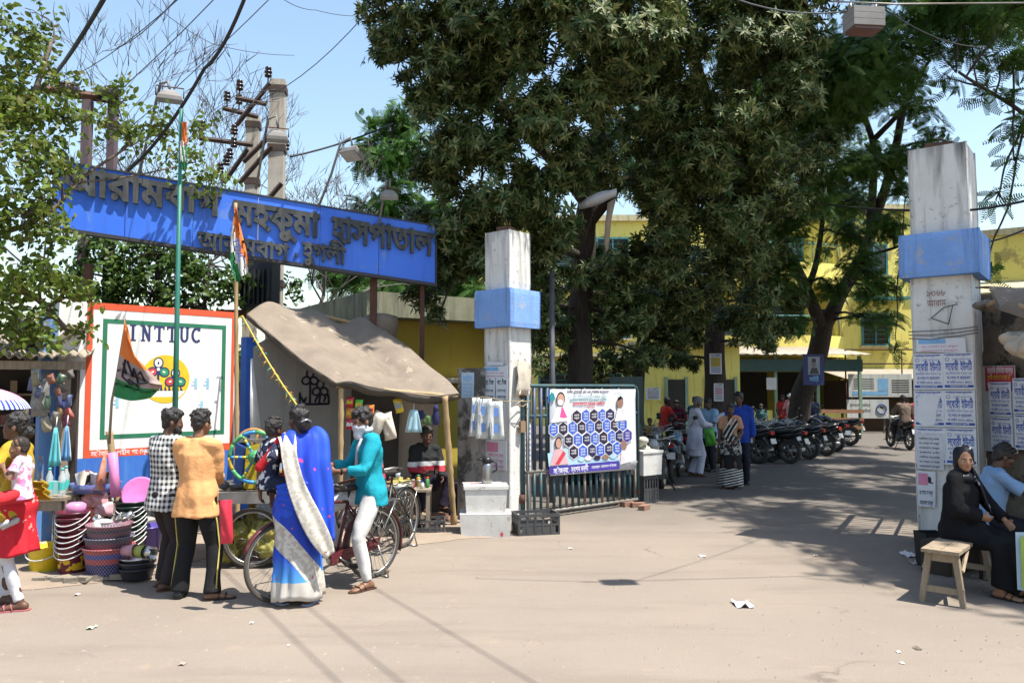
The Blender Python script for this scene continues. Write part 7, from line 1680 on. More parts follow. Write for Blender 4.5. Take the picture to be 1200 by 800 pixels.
# ---------------- litter ----------------
def litter():
    for k, (px, py, s, c, lb) in enumerate(((870,709,.16,(.72,.72,.74),'white paper lying flat in the middle of the road'),(107,736,.065,(.45,.62,.42),'crumpled green and red wrapper on the road'),(1066,651,.16,(.70,.68,.70),'crumpled white plastic by the black bin'),(1072,660,.10,(.55,.5,.48),'small dirty paper scrap by the black bin'),
            (823,652,.07,(.62,.62,.62),'small pale scrap near the middle of the drive mouth'),(1057,777,.03,(.6,.58,.55),'tiny pale chip on the road near the bench'),(295,730,.035,(.5,.47,.43),'pale scrap on the road in front of the saree woman'),(338,756,.022,(.55,.68,.72),'tiny bluish scrap on the road'),(214,778,.05,(.42,.32,.28),'faint pink scrap on the road'),
            (90,697,.05,(.66,.45,.47),'pink paper scrap at the edge of the verge'),(955,651,.05,(.5,.48,.45),'pale pebble sized scrap on the drive'),(1053,764,.03,(.7,.7,.68),'white chip of paper on the road by the bench'),(1075,760,.05,(.16,.13,.10),'thin dark twig lying on the road'),(668,643,.05,(.55,.5,.45),'small scrap near the gate crate'))):
        p = at(px,py); m = MB(); g = [[p+Vector(((j/4-.5)*s*(.9+.5*mnoise.noise(Vector((i,k,j*.3)))),(i/4-.5)*s*(1.2+.5*mnoise.noise(Vector((j,k*2,i*.3)))),.004+.5*s*abs(mnoise.noise(Vector((i*.9+k,j*.8,k)))))) for j in range(5)] for i in range(5)]; m.sheet(g,0,False,.002); one(m,'litter_scrap',M('litter tone %s'%'abcdefghijklmn'[k],c,.7),lb,'litter')
    m = MB(); rd = random.Random(4)
    for k in range(900):
        t = rd.random(); px = rd.uniform(-20,1220); py = 560+rd.random()**1.6*250; p = at(px,py); s = rd.uniform(.004,.014)*(1.4 if rd.random() < .06 else 1)
        m.add([p+Vector((-s,-s,0)),p+Vector((s,-s*.7,0)),p+Vector((s*.8,s,0)),p+Vector((-s*.9,s*.8,0)),p+Vector((0,0,s*.9))],[(0,1,4),(1,2,4),(2,3,4),(3,0,4)])
    kind(m.obj('gravel',M('road grit',(.34,.29,.24),.95,c2=(.2,.17,.15),sc=.8)),'stuff')
litter()
V = Vector
def skin(n, c): return M('skin '+n, c, .5, c2=tuple(x*.88 for x in c), sc=8, spec=.35)
SK = skin('brown',(.23,.115,.068)); SKD = skin('dark brown',(.13,.064,.04)); SKL = skin('light brown',(.42,.215,.125))
HAIRM = M('black hair',(.012,.010,.010),.42,c2=(.03,.024,.022),sc=30,stretch=(2,2,.4),bump=.5,bsc=60)
EYEW = M('eye white',(.6,.58,.55),.3); EYED = M('dark iris',(.015,.01,.008),.2); LIPM = M('lip',(.26,.09,.075),.5)
def cloth(n, c, r=.8, c2=None, **k): return M(n, c, r, c2=c2 or tuple(x*.85 for x in c), sc=k.pop('sc',5), bump=k.pop('bump',.35), bsc=k.pop('bsc',22), spec=.2, **k)
def rx(a): return Matrix.Rotation(a,3,'X')
def rz(a): return Matrix.Rotation(a,3,'Z')
def ry(a): return Matrix.Rotation(a,3,'Y')
def ik(a, b, l1, l2, pole):
    d = b-a; L = min(d.length,(l1+l2)*.999); d.normalize(); b = a+d*L; x = (l1*l1-l2*l2+L*L)/(2*L); h = math.sqrt(max(0,l1*l1-x*x)); p = (pole-d*pole.dot(d)).normalized(); return a+d*x+p*h, b
class Pose: pass
def pose(pel=(0,0,.93), lean=0.0, side=0.0, twist=0.0, hyaw=0.0, hpitch=0.0, hroll=0.0, handR=None, handL=None, poleR=(.6,-1,-.4), poleL=(-.6,-1,-.4), footR=(.10,.0,.08), footL=(-.10,0,.08), toeR=(.15,1,0), toeL=(-.15,1,0), kneeR=(.15,1,.1), kneeL=(-.15,1,.1), slim=1.0, chestw=1.0, belly=0.0):
    q = Pose(); q.slim = slim; q.cw = chestw; q.belly = belly; q.pel = V(pel); B = rz(twist) @ ry(side) @ rx(-lean); q.B = B; q.waist = q.pel+rz(twist*.4) @ ry(side*.6) @ rx(-lean*.6) @ V((0,0,.17)); q.chest = q.waist+B @ V((0,0,.18)); q.neck = q.chest+B @ V((0,-.01,.19)); q.Hm = rz(hyaw) @ rx(-hpitch) @ ry(hroll); q.head = q.neck+B @ V((0,.01,.055))+q.Hm @ V((0,.025,.095))
    for s, nm in ((1,'R'),(-1,'L')):
        sh = q.chest+B @ V((s*.178*chestw,-.005,.135)); h = {'R':handR,'L':handL}[nm]; h = V(h) if h else sh+B @ V((s*.07,.05,-.53)); el, wr = ik(sh,h,.285,.255,V({'R':poleR,'L':poleL}[nm]))
        setattr(q,'sh'+nm,sh); setattr(q,'el'+nm,el); setattr(q,'wr'+nm,wr)
        hp = q.pel+rz(twist*.2) @ V((s*.088,0,-.02)); kn, an = ik(hp,V({'R':footR,'L':footL}[nm]),.44,.415,V({'R':kneeR,'L':kneeL}[nm])); setattr(q,'hp'+nm,hp); setattr(q,'kn'+nm,kn); setattr(q,'an'+nm,an); setattr(q,'toe'+nm,V({'R':toeR,'L':toeL}[nm]).normalized())
    return q
def ering(c, B, a, b, n=16, p=2.3):
    out = []
    for i in range(n):
        t = 2*math.pi*i/n; ct, st = math.cos(t), math.sin(t); out.append(c+B @ V((a*math.copysign(abs(ct)**(2/p),ct),b*math.copysign(abs(st)**(2/p),st),0)))
    return out
def torso(m, q, g=0.0, hem=None, top=True, flare=0.0):
    """elliptical torso grown by g; hem = how far below the pelvis it runs"""
    s = q.slim; P2 = rz(0); rs = []
    if hem is not None:
        rs += [ering(q.pel+V((0,0,-hem)),P2,.17*s+g+flare,.125*s+g+flare), ering(q.pel+V((0,0,-hem*.4)),P2,.168*s+g+flare*.5,.122*s+g+flare*.5)]
    else: rs += [ering(q.pel+V((0,0,-.09)),P2,.13*s+g,.10*s+g)]
    rs += [ering(q.pel+V((0,0,.03)),P2,.160*s+g+flare*.45,.115*s+g+flare*.45), ering(q.waist+q.B @ V((0,q.belly*.5,0)),q.B,.140*s+g,.102*s+g+q.belly*.5), ering(q.waist.lerp(q.chest,.6),q.B,.155*s*q.cw+g,.112*s+g), ering(q.chest+q.B @ V((0,.0,.05)),q.B,.168*q.cw*s+g,.115*s+g)]
    if top: rs += [ering(q.chest+q.B @ V((0,-.01,.125)),q.B,.150*q.cw+g*.8,.088+g*.6), ering(q.chest+q.B @ V((0,-.012,.175)),q.B,.075+g*.5,.060+g*.5)]
    m.rings(rs)
def shoulder(m, q, s, r): 
    sh, el = getattr(q,'sh'+s), getattr(q,'el'+s); c = q.chest+q.B @ V((0,-.01,.12)); m.cap(c.lerp(sh,.45),sh,r*1.15,r,10)
def hand(m, q, s, curl=.5, sc=1.0, spread=.0, down=None):
    el, wr = getattr(q,'el'+s), getattr(q,'wr'+s); d = (wr-el).normalized(); sg = 1 if s == 'R' else -1
    side = V((1,0,0))*sg; pn = q.B @ V((-sg,.25,0))            # palm faces the body
    if down is not None: pn = V(down)
    pn = (pn-d*pn.dot(d)).normalized(); lat = d.cross(pn).normalized()*(-sg)  # towards the thumb side
    if lat.dot(q.B @ V((0,1,.2))) < 0: lat = -lat
    k = wr+d*.045*sc; kn = wr+d*.092*sc
    m.rings([ering2(wr,lat,pn,.026*sc,.019*sc),ering2(wr+d*.03*sc,lat,pn,.036*sc,.016*sc),ering2(wr+d*.07*sc,lat,pn,.041*sc,.015*sc),ering2(kn,lat,pn,.038*sc,.011*sc)])
    for i, (o, L) in enumerate(((.029,.072),(.010,.082),(-.010,.076),(-.028,.060))):
        b = kn-d*.012*sc+lat*o*sc; a1 = curl*.7; a2 = curl*1.5; a3 = curl*2.1; f = d+lat*(o*spread*8); p1 = b+(f*math.cos(a1)+pn*math.sin(a1))*L*.45*sc; p2 = p1+(f*math.cos(a2)+pn*math.sin(a2))*L*.32*sc; p3 = p2+(f*math.cos(a3)+pn*math.sin(a3))*L*.26*sc
        m.tube([b,p1,p2,p3],[.0095*sc,.0092*sc,.0085*sc,.0065*sc],7)
    b = wr+d*.028*sc+lat*.026*sc; p1 = b+(d*.5+lat*.7+pn*.35)*.036*sc; p2 = p1+(d*.8+lat*.15+pn*.5)*.034*sc; m.tube([b-lat*.01,p1,p2],[.013*sc,.011*sc,.008*sc],7)
def ering2(c, x, y, a, b, n=12): return [c+x*(a*math.cos(2*math.pi*i/n))+y*(b*math.sin(2*math.pi*i/n)) for i in range(n)]
def foot(m, q, s, g=0.0, sole=.0):
    an, t = getattr(q,'an'+s), getattr(q,'toe'+s); up = V((0,0,1)); lat = t.cross(up).normalized(); z0 = an.z-.08
    B = lambda f, z: V((an.x,an.y,z0))+t*f+up*z
    m.rings([ering2(B(-.065,.035),lat,up,.022+g,.028+g),ering2(B(-.04,.04),lat,up,.034+g,.038+g),ering2(B(.02,.045),lat,up,.036+g,.042+g),ering2(B(.09,.032),lat,up,.043+g,.030+g),ering2(B(.14,.022),lat,up,.046+g,.021+g),ering2(B(.18,.017),lat,up,.036+g,.016+g),ering2(B(.197,.014),lat,up,.016+g,.011+g)])
def head(m, q, face=True, sc=1.0):
    h, Hm = q.head, q.Hm; E = lambda x, y, z, r: m.ell(h+Hm @ V((x*sc,y*sc,z*sc)),tuple(k*sc for k in r),Hm,16,11)
    E(0,-.012,.032,(.074,.093,.088)); E(0,.020,-.015,(.064,.072,.085)); E(0,.040,-.068,(.044,.048,.042)); E(0,.076,-.085,(.022,.018,.02)); E(0,.068,.012,(.05,.022,.016))
    m.rings([ering2(h+Hm @ V((0,.078*sc,.012*sc)),Hm @ V((1,0,0)),Hm @ V((0,0,1)),.009*sc,.01*sc),ering2(h+Hm @ V((0,.096*sc,-.014*sc)),Hm @ V((1,0,0)),Hm @ V((0,0,1)),.012*sc,.012*sc),ering2(h+Hm @ V((0,.104*sc,-.032*sc)),Hm @ V((1,0,0)),Hm @ V((0,0,1)),.017*sc,.012*sc),ering2(h+Hm @ V((0,.085*sc,-.043*sc)),Hm @ V((1,0,0)),Hm @ V((0,0,1)),.014*sc,.006*sc)])
    for s in (-1,1): E(s*.076,-.012,-.015,(.012,.020,.032)); E(s*.036,.062,-.028,(.026,.022,.022))
    E(0,.083,-.060,(.024,.012,.011))
    m.tube([q.chest+q.B @ V((0,-.012,.12)),q.neck,h+Hm @ V((0,-.015*sc,-.05*sc))],[.066,.053*sc,.052*sc],12)
def face_bits(r, q, sc=1.0):
    h, Hm = q.head, q.Hm; at_ = lambda x, y, z: h+Hm @ V((x*sc,y*sc,z*sc))
    for s in (-1,1):
        MB().ell(at_(s*.031,.074,-.006),(.0155*sc,.010*sc,.0085*sc),Hm,10,7).obj('eye',EYEW,r,world=False)
        MB().ell(at_(s*.031,.0815,-.006),(.0075*sc,.0045*sc,.0075*sc),Hm,10,7).obj('iris',EYED,r,world=False)
        MB().tube([at_(s*.012,.092,.014),at_(s*.033,.090,.020),at_(s*.052,.076,.014)],[.004*sc,.005*sc,.003*sc],5).obj('eyebrow',HAIRM,r,world=False)
    MB().ell(at_(0,.0915,-.058),(.024*sc,.008*sc,.005*sc),Hm,12,6).obj('lips',LIPM,r,world=False); 
def hair(r, q, style='short', mat=None, sc=1.0, vox=.009):
    h, Hm = q.head, q.Hm; m = MB(); E = lambda x, y, z, rr: m.ell(h+Hm @ V((x*sc,y*sc,z*sc)),tuple(k*sc for k in rr),Hm,16,11)
    if style in ('short','full','bun','plait'):
        E(0,-.024,.044,(.083,.096,.090)); E(0,-.055,-.005,(.072,.052,.07)); E(0,.045,.095,(.06,.045,.032)); 
        for s in (-1,1): E(s*.068,-.002,.03,(.018,.042,.045))
        for k in range(26): 
            a, b = random.uniform(-1.6,4.7), random.uniform(.2,1.3); E(.076*math.cos(a)*math.cos(b),-.02+.09*math.sin(a)*math.cos(b),.05+.088*math.sin(b),(.022,.022,.017))
    if style == 'full': E(0,-.02,.09,(.078,.09,.06)); E(0,.07,.085,(.055,.03,.03)); E(.03,.075,.06,(.03,.02,.03))
    if style == 'bun': E(0,-.125,-.045,(.055,.04,.055)); E(0,-.11,-.055,(.045,.045,.04)); E(0,-.08,-.06,(.05,.04,.06))
    if style == 'crop': E(0,-.020,.038,(.078,.092,.086)); E(0,-.05,-.01,(.07,.05,.06))
    return blob(m,'hair',mat or HAIRM,r,vox,2,(.0036,95,.5))
def sleeve(m, q, s, frac, g, flare=1.0):
    sh, el, wr = (getattr(q,k+s) for k in ('sh','el','wr')); m.cap(q.chest.lerp(sh,.55)+q.B @ V((0,-.01,.07)),sh,.082+g*.4,.058+g,12)
    if frac <= .5: e = sh.lerp(el,frac*2); m.tube([sh,sh.lerp(e,.5),e],[.056+g,.054+g,(.052+g)*flare],12)
    else: e = el.lerp(wr,(frac-.5)*2); m.tube([sh,sh.lerp(el,.5),el.lerp(sh,.1),el,el.lerp(e,.5),e],[.056+g,.051+g,.049+g,.047+g,.042+g,(.036+g)*flare],12)
def figure(label, loc, yaw, q, sk, height=1.68, vox=.009, group=None, face=False, hr='short', hmat=None, curlR=.5, curlL=.5, hsc=1.0, feet=True, hands=True, downR=None, downL=None, barelegs=True):
    r = thing('person',label,'person',loc,yaw,group); m = MB(); torso(m,q,-.012); head(m,q,sc=hsc)
    for s in 'RL':
        sh, el, wr = (getattr(q,k+s) for k in ('sh','el','wr')); shoulder(m,q,s,.052); m.tube([sh,sh.lerp(el,.35),el,el.lerp(wr,.3),wr],[.050*q.slim,.045*q.slim,.037*q.slim,.037*q.slim,.024],12)
        if hands: hand(m,q,s,curlR if s == 'R' else curlL,1.0,0,downR if s == 'R' else downL)
        hp, kn, an = (getattr(q,k+s) for k in ('hp','kn','an')); m.tube([hp+V((0,0,.05)),hp.lerp(kn,.3),kn,kn.lerp(an,.3),an.lerp(kn,.05),an+V((0,0,-.02))],[.078*q.slim,.074*q.slim,.050,.050,.033,.036],12)
        if feet: foot(m,q,s)
    b = blob(m,'body',sk,r,vox,4); r.scale = (height/1.70,)*3
    if hr: hair(r,q,hr,hmat,hsc,max(.009,vox))
    if face: face_bits(r,q,hsc)
    return r
def shirt(r, q, mat, g=.018, hem=.12, fr=(.98,.98), name='shirt', vox=.011, wr=(.0066,21,.5), flare=.016, collar=True, sflare=1.05):
    m = MB(); torso(m,q,g,hem,True,flare)
    for s, f in zip('RL',fr): sleeve(m,q,s,f,g*.75,sflare)
    if collar: m.rings([ering(q.neck+q.B @ V((0,-.012,-.05)),q.B,.082,.070),ering(q.neck+q.B @ V((0,-.006,.018)),q.B,.066,.062)])
    return blob(m,name,mat,r,vox,3,wr)
def trousers(r, q, mat, g=.016, ankle=.03, name='trousers', vox=.012, wr=(.005,15,.8), cuff=1.25):
    m = MB(); m.rings([ering(q.pel+V((0,0,-.12)),rz(0),.14+g,.105+g),ering(q.pel+V((0,0,0)),rz(0),.158*q.slim+g,.115*q.slim+g),ering(q.pel+V((0,0,.055)),rz(0),.146*q.slim+g*.4,.104*q.slim+g*.4)])
    for s in 'RL':
        hp, kn, an = (getattr(q,k+s) for k in ('hp','kn','an')); e = an+(kn-an).normalized()*ankle-V((0,0,.02)); m.tube([hp+V((0,0,.03)),hp.lerp(kn,.3),kn.lerp(hp,.1),kn,kn.lerp(e,.5),e],[.088*q.slim+g,.084*q.slim+g,.060+g,.058+g,.050+g,.040*cuff+g],14)
        m.cap(q.pel+V((0,0,-.05)),hp.lerp(kn,.25),.092,.086*q.slim+g)
    return blob(m,name,mat,r,vox,3,wr)
def sandals(r, q, mat, strap=None, s_='RL'):
    for s in s_:
        an, t = getattr(q,'an'+s), getattr(q,'toe'+s); lat = t.cross(V((0,0,1))).normalized(); o = V((an.x,an.y,an.z-.082)); m = MB(); poly = [(-.08,.03),(-.04,.042),(.05,.042),(.12,.052),(.18,.046),(.215,.02),(.215,-.02),(.18,-.046),(.12,-.052),(.05,-.042),(-.04,-.042),(-.08,-.03)]
        n = len(poly); a = [o+t*u+lat*w+V((0,0,-.004)) for u, w in poly]; b = [p+V((0,0,.020)) for p in a]; m.add(a+b,[tuple(range(n)),tuple(range(n,2*n))]+[(i,(i+1) % n,n+(i+1) % n,n+i) for i in range(n)])
        so_ = m.obj('sandal',mat,r,world=False); k = MB()
        for x0 in (.05,.11): k.tube([o+t*x0+lat*.046+V((0,0,.018)),o+t*(x0+.015)+lat*.03+V((0,0,.060)),o+t*(x0+.02)+V((0,0,.072 if x0 < .1 else .052)),o+t*(x0+.015)-lat*.03+V((0,0,.058)),o+t*x0-lat*.046+V((0,0,.018))],.008,6,flat=.5)
        x = k.obj('strap',strap or mat,r,world=False); x.parent = so_
def shoes(r, q, mat):
    for s in 'RL': m = MB(); foot(m,q,s,.010); m.obj('shoe',mat,r,world=False)
def skirt_to(r, q, mat, z0=.05, w0=.24, d0=.20, pleats=14, amp=.012, name='skirt', off=(0,0), vox=None, top=.12, mid=None):
    n = 64; rs = []; N = 22
    for i in range(N+1):
        t = i/N; z = q.pel.z+top-(q.pel.z+top-z0)*t; a = .150+(w0-.150)*t**.8+.035*math.exp(-((t-.22)/.16)**2); b = .112+(d0-.112)*t**.8+.035*math.exp(-((t-.22)/.16)**2); ring = []
        for j in range(n):
            th = 2*math.pi*j/n; am = amp*t*(1+.8*math.sin(th*2+1)); w_ = math.sin(th*pleats+2.5*t+1.2*math.sin(th*3))*am+.006*math.sin(th*5+z*14)
            c = q.pel.lerp(V((off[0],off[1],q.pel.z)),t) ; ring.append(V((c.x+(a+w_)*math.cos(th),c.y+(b+w_)*math.sin(th),z+.012*math.sin(th*3+1)*t)))
        rs.append(ring)
    return MB().rings(rs).obj(name,mat,r,world=False)
def drape(r, pts, mat, name, thick=.006, amp=.010, fr=16, n=30, k=14):
    """cloth strip: pts = [(left edge point, right edge point), ...]"""
    L = [V(p[0]) for p in pts]; Rr = [V(p[1]) for p in pts]
    def ev(c,t):
        x = t*(len(c)-1); i = min(int(x),len(c)-2); a = x-i; p0,p1,p2,p3 = c[max(0,i-1)],c[i],c[i+1],c[min(len(c)-1,i+2)]
        return .5*((2*p1)+(p2-p0)*a+(2*p0-5*p1+4*p2-p3)*a*a+(3*p1-p0-3*p2+p3)*a**3)
    g = []
    for i in range(n+1):
        t = i/n; a, b = ev(L,t), ev(Rr,t); tg = (ev(L,min(1,t+.03))-ev(L,max(0,t-.03))); nr = (b-a).cross(tg); nr = nr.normalized() if nr.length else V((0,0,1)); g.append([a.lerp(b,j/k)+nr*amp*math.sin(j/k*fr+2*t) for j in range(k+1)])
    return MB().sheet(g,0,True,thick).obj(name,mat,r,world=False)
DENIM = cloth('charcoal trousers',(.035,.028,.030)); BLKC = cloth('black track cloth',(.014,.014,.016)); SANB = M('brown sandal',(.09,.045,.03),.7); SANK = M('black sandal',(.02,.018,.018),.6)
def base(px, py): p = G(px,py); return p

# ---- man in the peach shirt, from behind
def peach():
    q = pose(lean=.04,chestw=.95,hyaw=-.25,hpitch=.12,handR=(.05,.33,1.06),handL=(-.08,.34,1.10),poleR=(.45,-1,-.6),poleL=(-.6,-1,-.5),footR=(.19,-.02,.08),footL=(-.15,.0,.08),toeR=(.9,.5,0),toeL=(-.35,1,0))
    r = figure('man in a peach orange shirt and black striped track pants seen from behind',base(227,701),R(-8),q,SK,1.66,face=False); shirt(r,q,cloth('peach cotton',(.78,.40,.17),.8,(.72,.36,.15)),.024,.17,(.98,.98),flare=.022)
    trousers(r,q,BLKC,.020,.0,cuff=1.5); yel = M('pale yellow stripe',(.62,.52,.14),.7)
    for s, sg in (('R',1),('L',-1)):
        hp, kn, an = (getattr(q,k+s) for k in ('hp','kn','an')); o = V((sg*.094,-.03,0)); MB().tube([hp+V((sg*.104,-.03,.0)),hp.lerp(kn,.5)+V((sg*.095,-.035,0)),kn+V((sg*.072,-.04,0)),kn.lerp(an,.5)+V((sg*.064,-.04,0)),an+V((sg*.058,-.03,.03))],.010,6,flat=.6).obj('side_stripe',yel,r,world=False)
    sandals(r,q,SANK,None,'R'); m = MB(); foot(m,q,'L',.012); m.obj('shoe',BLACK,r,world=False)
    drape(r,[((-.05,-.105,1.39),(.05,-.105,1.39)),((-.13,-.13,1.34),(.13,-.13,1.34)),((-.16,-.132,1.325),(.16,-.132,1.325))],cloth('peach cotton yoke',(.76,.38,.16)),'yoke_seam',.003,0) if False else None
peach()
# ---- bearded man in the checked shirt
def checked():
    q = pose(lean=.03,hyaw=-.5,hpitch=.14,handR=(.12,.33,1.08),handL=(-.12,.34,1.12),footR=(.10,-.04,.08),footL=(-.10,.05,.08),toeR=(.4,1,0),toeL=(-.1,1,0),slim=.96)
    chk = pattern_mat('black white check',lambda mt, mix, nz, x, y, z: mix(mt('MULTIPLY',mt('ADD',mt('GREATER_THAN',mt('SINE',mt('MULTIPLY',z,118)),0),mt('GREATER_THAN',mt('SINE',mt('MULTIPLY',mt('ADD',x,mt('MULTIPLY',y,.8)),112)),0)),.5),(.72,.72,.70),(.018,.018,.022)))
    r = figure('bearded man in a black and white checked shirt standing close behind the peach shirt man',base(191,689),R(-34),q,SKD,1.66); shirt(r,q,chk,.026,.16,(.55,.55),flare=.022); trousers(r,q,DENIM,.020,.0); m = MB(); h, Hm = q.head, q.Hm
    for s in (-1,0,1): m.ell(h+Hm @ V((s*.045,.048+.022*(s == 0),-.075-.018*(s == 0))),(.028,.034,.040),Hm,12,8)
    blob(m,'beard',HAIRM,r,.009,2,(.003,70,1)); sandals(r,q,SANB,SANK)
checked()
# ---- woman in the blue saree with a boy on her hip
def saree_lady():
    q = pose(lean=.02,hyaw=.35,hpitch=.08,handL=(-.30,.20,.98),handR=(.06,.27,1.08),poleL=(-1,-.3,-.2),poleR=(.4,-1,-.6),footR=(.11,-.05,.08),footL=(-.12,.06,.08),toeR=(.6,1,0),toeL=(-.5,.9,0),slim=.95,chestw=.9,side=.03)
    L = base(346,707); yaw = R(22); BL = (.022,.085,.62); CR = (.60,.56,.50)
    def pat(mt, mix, nz, x, y, z):
        dg = mt('ADD',mt('ADD',z,mt('MULTIPLY',x,1.15)),mt('MULTIPLY',nz(2,2),.10))          # the cream edge sweeping across the wrap
        c = mix(mt('GREATER_THAN',nz(2.2,2),.50),(.016,.055,.46),BL)
        sky_ = mt('MULTIPLY',mt('SUBTRACT',.45,z),4.0); c = mix(mt('MINIMUM',1.0,mt('MAXIMUM',0.0,sky_)),c,(.10,.38,.78))
        c = mix(mt('LESS_THAN',z,.22),c,(.56,.52,.47))
        band = mt('MULTIPLY',mt('GREATER_THAN',dg,.36),mt('LESS_THAN',dg,.60)); c = mix(band,c,mix(mt('GREATER_THAN',nz(26,2),.5),CR,(.46,.41,.36)))
        return mix(mt('GREATER_THAN',nz(17,1),.74),c,(.50,.06,.22))
    S_ = pattern_mat('blue printed saree',pat,.65); r = figure('woman in a bright blue saree with cream border carrying a boy beside the bicycle',L,yaw,q,SKD,1.70,hr='bun')
    skirt_to(r,q,S_,.06,.225,.19,11,.014,off=(.02,0)); shirt(r,q,cloth('red blouse',(.50,.02,.03)),.004,-.02,(.52,.52),'blouse',wr=(.003,20,.6),collar=False)
    def cream(mt, mix, nz, x, y, z): return mix(mt('GREATER_THAN',nz(30,2),.52),mix(mt('GREATER_THAN',nz(9,1),.68),CR,(.40,.12,.10)),(.48,.44,.38))
    def blu(mt, mix, nz, x, y, z): return mix(mt('GREATER_THAN',nz(10,1),.70),mix(mt('GREATER_THAN',x,.16),(.018,.06,.55),BL),(.55,.07,.30))
    # wrap round the waist, then over the shoulder and down the back
    drape(r,[((-.19,-.10,1.06),(-.17,-.12,.90)),((-.02,-.165,1.10),(.0,-.20,.84)),((.17,-.12,1.06),(.21,-.15,.80)),((.20,.02,1.10),(.25,.03,.82)),((.12,.15,1.2),(.17,.17,.95))],S_,'saree_wrap',.008,.012,20)
    drape(r,[((-.06,.12,1.30),(.10,.13,1.22)),((-.13,.04,1.49),(.16,.07,1.53)),((-.145,-.07,1.50),(.25,-.05,1.49)),((-.14,-.13,1.40),(.27,-.11,1.33)),((-.12,-.165,1.22),(.27,-.14,1.22)),((-.05,-.20,.98),(.30,-.14,1.02)),((.04,-.22,.78),(.31,-.14,.80)),((.17,-.22,.54),(.32,-.15,.56))],pattern_mat('saree blue fall',blu,.65),'saree_fall',.006,.016,18)
    drape(r,[((-.17,.07,1.40),(-.03,.08,1.43)),((-.18,-.03,1.475),(-.03,-.045,1.505)),((-.165,-.12,1.41),(-.025,-.13,1.43)),((-.15,-.165,1.27),(-.02,-.175,1.30)),((-.10,-.21,1.03),(.05,-.205,1.06)),((-.02,-.245,.80),(.17,-.235,.82)),((.08,-.25,.60),(.27,-.225,.60)),((.22,-.24,.42),(.30,-.215,.47))],pattern_mat('saree cream fall',cream,.7),'saree_border',.007,.006,10)
    MB().tube([q.head+q.Hm @ V((.05,-.155,-.02)),q.head+q.Hm @ V((.0,-.168,.0)),q.head+q.Hm @ V((-.05,-.155,-.02))],.008,6).obj('hair_pin',M('silver clip',(.6,.6,.62),.3,metal=.8),r,world=False)
    for s in 'RL': MB().tube(ering2(getattr(q,'wr'+s).lerp(getattr(q,'el'+s),.12),V((1,0,0)),V((0,1,0)),.034,.034),.006,5,closed=True).obj('bangle',M('gold bangle',(.6,.40,.12),.3,metal=.8),r,world=False)
    sandals(r,q,M('pale blue sandal',(.32,.40,.62),.6),M('dark strap',(.05,.04,.05),.6))
    # the boy
    c = pose(pel=(0,0,.50),lean=.12,hyaw=.3,handR=(.22,.10,.86),handL=(-.2,.22,.74),footR=(.20,.16,.16),footL=(-.20,.16,.16),kneeR=(1,.6,.3),kneeL=(-1,.6,.3),slim=.95,toeR=(.2,.6,-.6),toeL=(-.2,.6,-.6))
    M4 = PM[r.name]; hip = L+rz(yaw) @ V((-.24,.10,.0)); k = .66
    bz = 1.08-.50*k; cam_ = pattern_mat('navy white leaf print',lambda mt, mix, nz, x, y, z: mix(mt('GREATER_THAN',nz(12,3),.56),(.018,.022,.055),(.62,.64,.68)))
    b = figure('small boy in a navy and white patterned shirt carried on a hip',V((hip.x,hip.y,bz)),yaw+R(-70),c,SKD,1.70*k,hsc=1.28); shirt(b,c,cam_,.02,.10,(.5,.5),wr=(.004,18,.7)); trousers(b,c,cloth('navy shorts',(.02,.025,.06)),.02,.18)
saree_lady()
# ---- man in turquoise astride the bicycle
def turq():
    L = G(424,688); q = pose(pel=(0,-.0,.90),lean=.10,hyaw=.12,hpitch=.18,handR=(.14,.40,1.16),handL=(-.16,.38,1.12),poleR=(.5,-1,-.6),poleL=(-.8,-1,-.5),footL=(-.20,.08,.08),footR=(.22,.24,.34),toeL=(-.35,1,0),toeR=(.1,1,0),kneeR=(.3,1,.6),slim=.97)
    r = figure('man in a turquoise shirt with a white cloth over his face astride the maroon bicycle',L+V((.05,.14,0)),R(118),q,SK,1.70,hr='full',curlR=.9,curlL=.9); shirt(r,q,cloth('turquoise cotton',(.012,.33,.42),.8,(.01,.29,.38)),.018,.13,(.82,.82)); trousers(r,q,cloth('white jeans',(.68,.67,.65),.8,bump=.25),.010,.02,cuff=1.0)
    m = MB(); h, Hm = q.head, q.Hm; m.ell(h+Hm @ V((0,.028,-.055)),(.074,.088,.062),Hm,16,10); m.ell(h+Hm @ V((0,.06,-.12)),(.05,.05,.06),Hm); m.ell(h+Hm @ V((0,-.02,-.09)),(.078,.085,.04),Hm,16,9)
    blob(m,'face_cloth',cloth('white face cloth',(.72,.70,.74),.85),r,.009,3,(.003,30,.6)); face_bits(r,q) if False else None
    for s in (-1,1): MB().tube([h+Hm @ V((s*.012,.092,.016)),h+Hm @ V((s*.035,.088,.021)),h+Hm @ V((s*.054,.074,.014))],.004,5).obj('eyebrow',HAIRM,r,world=False); MB().ell(h+Hm @ V((s*.031,.077,-.004)),(.014,.008,.007),Hm,10,6).obj('eye',EYED,r,world=False)
    sandals(r,q,SANB); MB().tube(ering2(q.wrL.lerp(q.elL,.15),V((0,0,1)),V((1,0,0)),.03,.03),.009,6,closed=True).obj('wristwatch',BLACK,r,world=False)
    m = MB(); m.tube([q.neck+q.B @ V((-.06,.07,-.02)),q.neck+q.B @ V((-.03,.105,-.10)),q.waist+q.B @ V((-.01,.135,.05))],[.03,.04,.035],8,flat=.5); m.obj('scarf_end',MATS['white face cloth'],r,world=False)
    p = P(447,552,8.0); pillow('cloth_bag','red and black striped cloth bag strapped on the bicycle carrier',445,560,16,40,7.95,pattern_mat('red black stripe',lambda mt, mix, nz, x, y, z: mix(mt('GREATER_THAN',mt('SINE',mt('MULTIPLY',z,60)),.2),(.03,.02,.03),(.40,.05,.09))),None,.2,.08,'bag')
turq()
